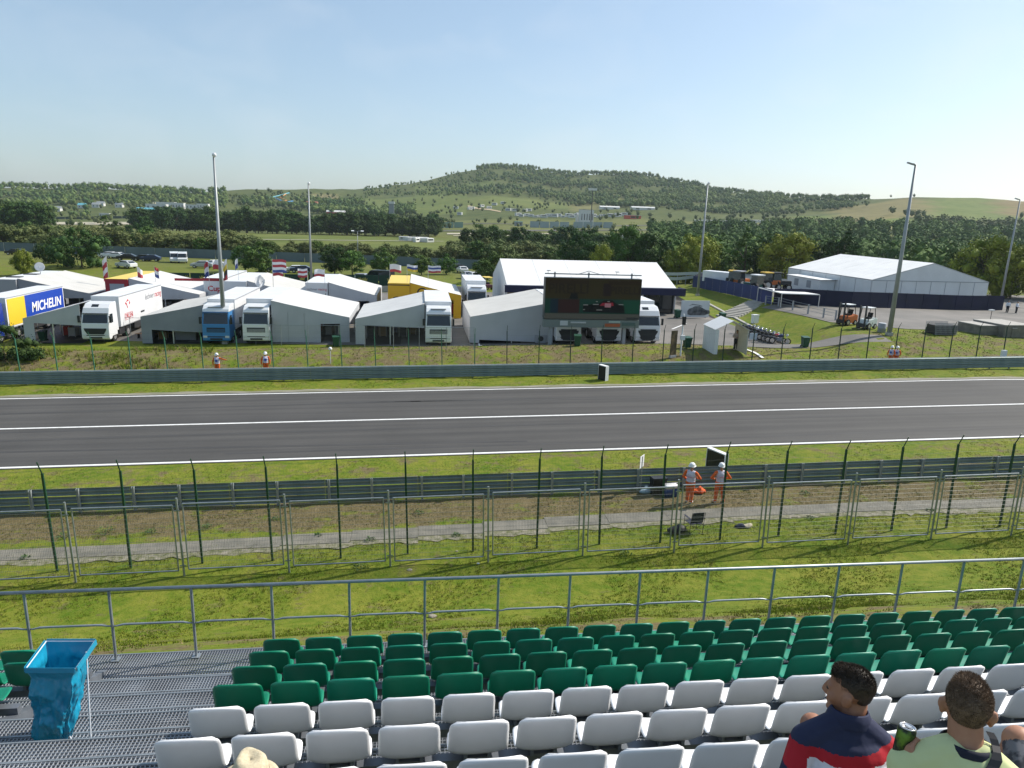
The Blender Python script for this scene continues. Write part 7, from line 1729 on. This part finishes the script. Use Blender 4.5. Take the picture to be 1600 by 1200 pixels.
def spectator(label,seat_pt,head,byaw,hyaw,htilt,skin,arms,legs,shirt_mats,shirt_colour,hairM,hair_l,wide=1.0,hairseed=1,sleeve=.62,shoe=True,knee_cloth=None,collar=None,build_legs=True,drop=.19):
    """seat_pt, head: world. arms: [(elbow,wrist,handdir,up,curl)] left,right in world, legs: [(knee,ankle)] world"""
    t=thing('person',label,'person',seat_pt,byaw); Rb=Euler((0,0,-byaw)).to_matrix(); L=lambda w: Rb@(Vector(w)-Vector(seat_pt))
    hd=L(head); Rh=Euler((htilt[0],htilt[1],hyaw-byaw),'XYZ').to_matrix()
    nb=hd+Vector((0,-.045,-drop)); pel=Vector((0,0,.10)); mid=pel.lerp(nb,.5)+Vector((0,-.05,0))
    def sp(u): return pel*(1-u)**2+mid*2*u*(1-u)+nb*u*u
    P=[]; T=[]
    for k in range(9):
        u=k/8*.95; c=sp(u); wv=np.interp(u,[0,.25,.6,.85,1],[.175,.162,.172,.165,.12])*wide; dv=np.interp(u,[0,.25,.6,.85,1],[.135,.125,.125,.11,.085])*wide
        tilt=math.atan2(nb.y-pel.y,nb.z-pel.z)*.7; Rt=Euler((-tilt,0,0)).to_matrix()
        P.append(('e',tuple(c),(wv,dv,.115),Rt,1)); T.append(('e',tuple(c),(wv+.014,dv+.014,.118),Rt,0))
    sh=sp(.97)
    S_=[]
    for sg in (-1,1): S_.append(sh+Vector((sg*.178*wide,0.0,-.070)))
    nk=sh+Vector((0,0,.02))
    P.append(('c',tuple(S_[0]),tuple(S_[1]),.056,.056,1)); T.append(('c',tuple(S_[0]),tuple(S_[1]),.069,.069,0))
    for sg in (0,1): P.append(('c',tuple(nk+Vector(((-.045,.045)[sg],-.01,.022))),tuple(S_[sg]+Vector((0,0,.0))),.046,.052,1)); T.append(('c',tuple(nk+Vector(((-.052,.052)[sg],-.012,.022))),tuple(S_[sg]+Vector((0,0,.002))),.066,.074,0))
    P.append(('c',tuple(nk+Vector((0,-.005,.0))),tuple(hd+Rh@Vector((0,-.025,-.05))),.062,.058,0))
    P+=head_prims(hd,Rh,0)
    for sg,(el,wr,hdir,up,curl) in zip((0,1),arms):
        e_,w_=L(el),L(wr); P+=[('c',tuple(S_[sg]),tuple(e_),.056,.046,0),('c',tuple(e_),tuple(w_),.045,.031,0)]
        dd=Rb@Vector(hdir); uu=Rb@Vector(up); P+=hand_prims(w_,dd,uu,0,1.05,curl,(1 if sg==0 else -1)*-1)
        c2=S_[sg].lerp(e_,sleeve); T.append(('c',tuple(S_[sg]),tuple(c2),.075,.068,0))
    if build_legs:
        for sg,(kn,an) in zip((-1,1),legs):
            k_,a_=L(kn),L(an); hip=Vector((sg*.09,.02,.10)); P+=[('c',tuple(hip),tuple(k_),.085,.060,2),('e',tuple(k_+Vector((0,.01,.008))),(.062,.062,.062),None,0),('c',tuple(k_),tuple(a_),.058,.04,0),('c',tuple(a_+Vector((0,-.04,-.05))),tuple(a_+Vector((0,.15,-.06))),.042,.036,3)]
    link('body',skin_mesh('body',P,[skin,skin,knee_cloth or DARKT,SHOE],.0075,5),t)
    so=link('shirt',skin_mesh('shirt',T,shirt_mats,.008,5,colour=(lambda C_:shirt_colour(C_,sh,S_)) ),t)
    if collar:
        m_=MB(); cc=nk+Vector((0,.0,.058)); n=20; vs=[];fs=[]
        for z,r in (((-.012,.086),(.012,.079),(.040,.073),(.036,.081),(.004,.094),(-.02,.100)) if collar is NAVYS else ((-.020,.090),(-.006,.084),(.008,.078),(.010,.082),(-.002,.090),(-.020,.096))):
            for i in range(n):
                a_=6.283*i/n; vs.append(cc+Vector((math.cos(a_)*r*1.0,math.sin(a_)*r*.95+.012,z+.014*math.sin(a_)*-1)))
        for j in range(5):
            for i in range(n): fs.append((j*n+i,j*n+(i+1)%n,(j+1)*n+(i+1)%n,(j+1)*n+i))
        m_.add(vs,fs); m_.build('collar',collar,so,True)
    X=lambda v: tuple(hd+Rh@Vector(v))
    Hp=[('e',X((0,-.020,.040)),(.0755,.0945,.084),Rh,0),('e',X((0,-.050,.004)),(.060,.050,.050),Rh,0),('e',X((.062,-.030,.034)),(.012,.028,.032),Rh,0),('e',X((-.062,-.030,.034)),(.012,.028,.032),Rh,0),('e',X((0,.030,.085)),(.052,.042,.032),Rh,0)]
    link('hair',hair_mesh('hair',hd,Rh,hairM,Hp,16000,hair_l[0],hair_l[1],hairseed,lambda l:(l[:,2]>-.06)&((l[:,1]<.02)|(l[:,2]>.055))),t)
    for sg in (-1,1):
        m_=MB(); m_.ball(X((sg*.031,.079,.008)),.010,8,6); m_.build('eye',mat('eye',(.05,.04,.035),.2),t,True)
    return t,L,so
def seat_at(x,r,label): seat(x,r,label,'white stadium seats right of the aisle')
NAVYS=mat('navy_knit',(.014,.018,.052),.8,c2=(.020,.026,.066),scale=5,bump=.5,bscale=7,bdist=.03); REDS=mat('red_knit',(.42,.010,.022),.8,c2=(.36,.008,.018),scale=5,bump=.5,bscale=7,bdist=.03); WHS=mat('white_knit',(.66,.63,.68),.8,c2=(.60,.57,.62),scale=5,bump=.5,bscale=7,bdist=.03)
LIME=mat('pale_lime_cotton',(.60,.64,.34),.85,c2=(.55,.59,.30),scale=4,bump=.6,bscale=6,bdist=.035); PALEJ=mat('pale_blue_denim',(.52,.62,.68),.8,c2=(.44,.54,.60),scale=9,bump=.4,bscale=20); PLAID=mat('dark_plaid',(.05,.05,.06),.8,c2=(.16,.16,.18),scale=22,lo=.45,hi=.55); NAVC=mat('navy_collar',(.012,.014,.03),.8)
# man in the striped polo shirt
hd1=AT(1326,1080,3.25); st1=Vector((hd1.x+.02,2.36,deck_z(8)+.40))
kn=AT(1270,1138,3.58)
def polo(C_,sh,S_):
    z=sh.z+.035-C_[:,2]+.16*(C_[:,0]-sh.x); mi=np.zeros(len(C_),dtype=np.int32)
    mi[(z>.050)&(z<.100)]=1; mi[(z>=.100)&(z<.155)]=2
    slv=(np.abs(C_[:,0]-sh.x)>.185); mi[slv&(mi==2)]=1; mi[slv&(z>.20)]=0
    return mi
m1,L1,_=spectator('man in navy, red and white striped polo shirt looking to the left',st1,hd1,math.radians(-16),math.radians(46),(math.radians(-6),math.radians(4)),SKIN2,
    [(st1+Vector((-.33,.16,.24)),st1+Vector((-.30,.42,.16)),(.3,1,-.2),(-.3,0,1),.5),(st1+Vector((.30,.20,.25)),st1+Vector((.14,.44,.20)),(-.4,.9,-.1),(.3,0,1),.5)],
    [(kn,kn+Vector((.02,.10,-.46))),(st1+Vector((.17,.46,.10)),st1+Vector((.15,.52,-.32)))],[NAVYS,REDS,WHS],polo,HAIR1,(.002,.014),.95,3,collar=NAVYS,knee_cloth=PALEJ,drop=.160)
k1=L1(kn); m_=skin_mesh('trouser_leg',[('c',tuple(k1+Vector((.0,.01,-.085))),tuple(k1+Vector((.02,.09,-.34))),.072,.070,0)],[PALEJ],.01,4); link('trouser_leg',m_,m1)
seat_at(st1.x,8,'white plastic seat under the man in the striped polo shirt')
# man in the lime T-shirt with a can
hd2=AT(1511,1106,2.66); st2=Vector((hd2.x+.03,1.62,deck_z(9)+.40))
canp=AT(1412,1160,2.72); kn2=AT(1592,1163,2.95)
t2,L2_,sh2=spectator('man in pale lime T-shirt with black shoulder strap seen from behind',st2,hd2,math.radians(-26),math.radians(-36),(math.radians(-6),0),SKIN,
    [(canp+Vector((.02,-.10,-.24)),canp+Vector((-.005,-.055,-.085)),(.05,.45,.85),(-.95,-.2,.1),1.05),(st2+Vector((.36,.16,.26)),st2+Vector((.30,.42,.22)),(-.2,1,-.1),(.3,0,1),.5)],
    [(st2+Vector((-.2,.46,.12)),st2+Vector((-.2,.52,-.3))),(kn2,kn2+Vector((.02,.12,-.45)))],[LIME],lambda C_,a_,b_:np.zeros(len(C_),dtype=np.int32),HAIR2,(.004,.013),1.0,5,drop=.176,sleeve=.6,knee_cloth=PLAID,collar=NAVC)
seat_at(st2.x,9,'white plastic seat under the man in the lime T-shirt')
# strap over his right shoulder, laid on the shirt surface
dgm=sh2.data; Vs=np.zeros(len(dgm.vertices)*3); dgm.vertices.foreach_get('co',Vs); Vs=Vs.reshape(-1,3)
def surf(px,py):
    o=L2_(Vector(CO)); d=(Euler((0,0,math.radians(26))).to_matrix()@Vector(ray(px,py))).normalized()
    oo=np.array(o);dd=np.array(d); v=Vs-oo; tt=v@dd; dist=np.linalg.norm(v-tt[:,None]*dd,axis=1); k=dist<.012
    if not k.any(): k=dist<dist.min()+.004
    j=np.nonzero(k)[0][np.argmin(tt[k])]; return Vector(oo+dd*tt[j])-d*.006
sp_=[surf(*p) for p in ((1548,1147),(1553,1155),(1556,1165),(1558,1176),(1557,1188),(1552,1198),(1545,1212))]
m_=MB(); vs=[];fs=[]
for i,p in enumerate(sp_):
    for s_ in (-1,1): vs.append(p+Vector((s_*(.013 if i<4 else .019),0,0)))
n0=len(vs); vs+=[v+Vector((0,.012,0)) for v in vs]
for i in range(len(sp_)-1): fs.append((2*i,2*i+1,2*i+3,2*i+2)); fs.append((n0+2*i,n0+2*i+2,n0+2*i+3,n0+2*i+1))
m_.add(vs,fs); m_.build('shoulder_strap',mat('black_webbing',(.03,.03,.034),.7),t2)
# the can
t=thing('drink_can','green and dark drink can held up between the two men','can',canp+Vector((0,0,-.06)),.2); t.rotation_euler=(math.radians(-4),math.radians(10),.3)
m_=MB(); m_.lathe([(.024,0),(.031,.006),(.033,.014),(.033,.108),(.030,.116)],n=24); m_.build('body',mat('can_print',(.02,.028,.016),.28,c2=(.12,.22,.03),scale=22,metal=.4,lo=.45,hi=.6),t,True)
m_=MB(); m_.lathe([(.0305,.1165),(.029,.1215),(.026,.122),(.025,.118)],n=24); m_.build('lid',CHR,t,True); m_=MB(); m_.bb(-.008,.008,-.012,.012,.1225,.1245); m_.build('tab',CHR,t)
# person with the straw hat at the bottom edge
hd3=AT(392,1230,3.35); st3=Vector((hd3.x,hd3.y-.16,deck_z(7)+.40))
t3,L3,_=spectator('person in a pale straw hat at the bottom edge in front of white seats',st3,hd3.copy(),0,math.radians(20),(math.radians(-10),0),SKIN,
    [(st3+Vector((-.28,.12,.2)),st3+Vector((-.2,.4,.15)),(.2,1,-.1),(-.2,0,1),.5),(st3+Vector((.28,.12,.2)),st3+Vector((.2,.4,.15)),(-.2,1,-.1),(.2,0,1),.5)],
    [(st3+Vector((-.14,.46,.06)),st3+Vector((-.14,.5,-.34))),(st3+Vector((.14,.46,.06)),st3+Vector((.14,.5,-.34)))],[WSH],lambda C_,a_,b_:np.zeros(len(C_),dtype=np.int32),HAIR2,(.004,.012),.92,9)
seat_at(st3.x,7,'white plastic seat under the person in the straw hat')
STRAW=mat('straw',(.60,.52,.36),.85,c2=(.50,.42,.28),scale=60,bump=.6,bscale=140,bdist=.004)
hh=L3(hd3.copy())
t=thing('straw_hat','pale straw trilby hat with pinched crown at the bottom edge','hat',hd3.copy()+Vector((0,-.005,.055)),math.radians(25)); t.rotation_euler=(math.radians(-8),math.radians(5),math.radians(25))
m_=MB(); n=40; prof=[(.155,-.012),(.150,-.004),(.118,.004),(.100,.012),(.098,.035),(.092,.075),(.085,.098),(.070,.112),(.045,.108),(.02,.096),(.001,.092)]
vs=[];fs=[]
for r,z in prof:
    for i in range(n):
        a_=6.28318*i/n; x,y=math.cos(a_)*r*.86,math.sin(a_)*r*1.06
        pin=math.exp(-((y-.06)/.05)**2)*max(0,(z-.03)/.08); x*=1-.35*pin
        if r>.11: z2=z+.018*abs(math.cos(a_))**2
        else: z2=z-.02*max(0,-y/.1)*max(0,(z-.04)/.07)
        vs.append((x,y,z2))
for j in range(len(prof)-1):
    for i in range(n): fs.append((j*n+i,j*n+(i+1)%n,(j+1)*n+(i+1)%n,(j+1)*n+i))
m_.add(vs,fs); o=m_.build('crown_and_brim',STRAW,t,True); sm=o.modifiers.new('s','SOLIDIFY'); sm.thickness=.004
m_=MB(); m_.lathe([(.1035,.012),(.1045,.014),(.1025,.036),(.1015,.034)],n=n,sx=.86,sy=1.06); m_.build('hat_band',mat('cream_band',(.52,.46,.36),.8),t,True)
# ================================================================== HAZE
hz=MB(); hz.bb(-3300,3300,-420,3500,-25,330)
hm=bpy.data.materials.new('haze_air'); hm.use_nodes=True; n=hm.node_tree.nodes; n.clear(); o_=n.new('ShaderNodeOutputMaterial'); v_=n.new('ShaderNodeVolumePrincipled')
v_.inputs['Color'].default_value=(.78,.88,1.0,1); v_.inputs['Density'].default_value=0.00008; v_.inputs['Anisotropy'].default_value=.35
hm.node_tree.links.new(v_.outputs[0],o_.inputs['Volume'])
h=hz.build('haze',hm); tag(h,kind='stuff')
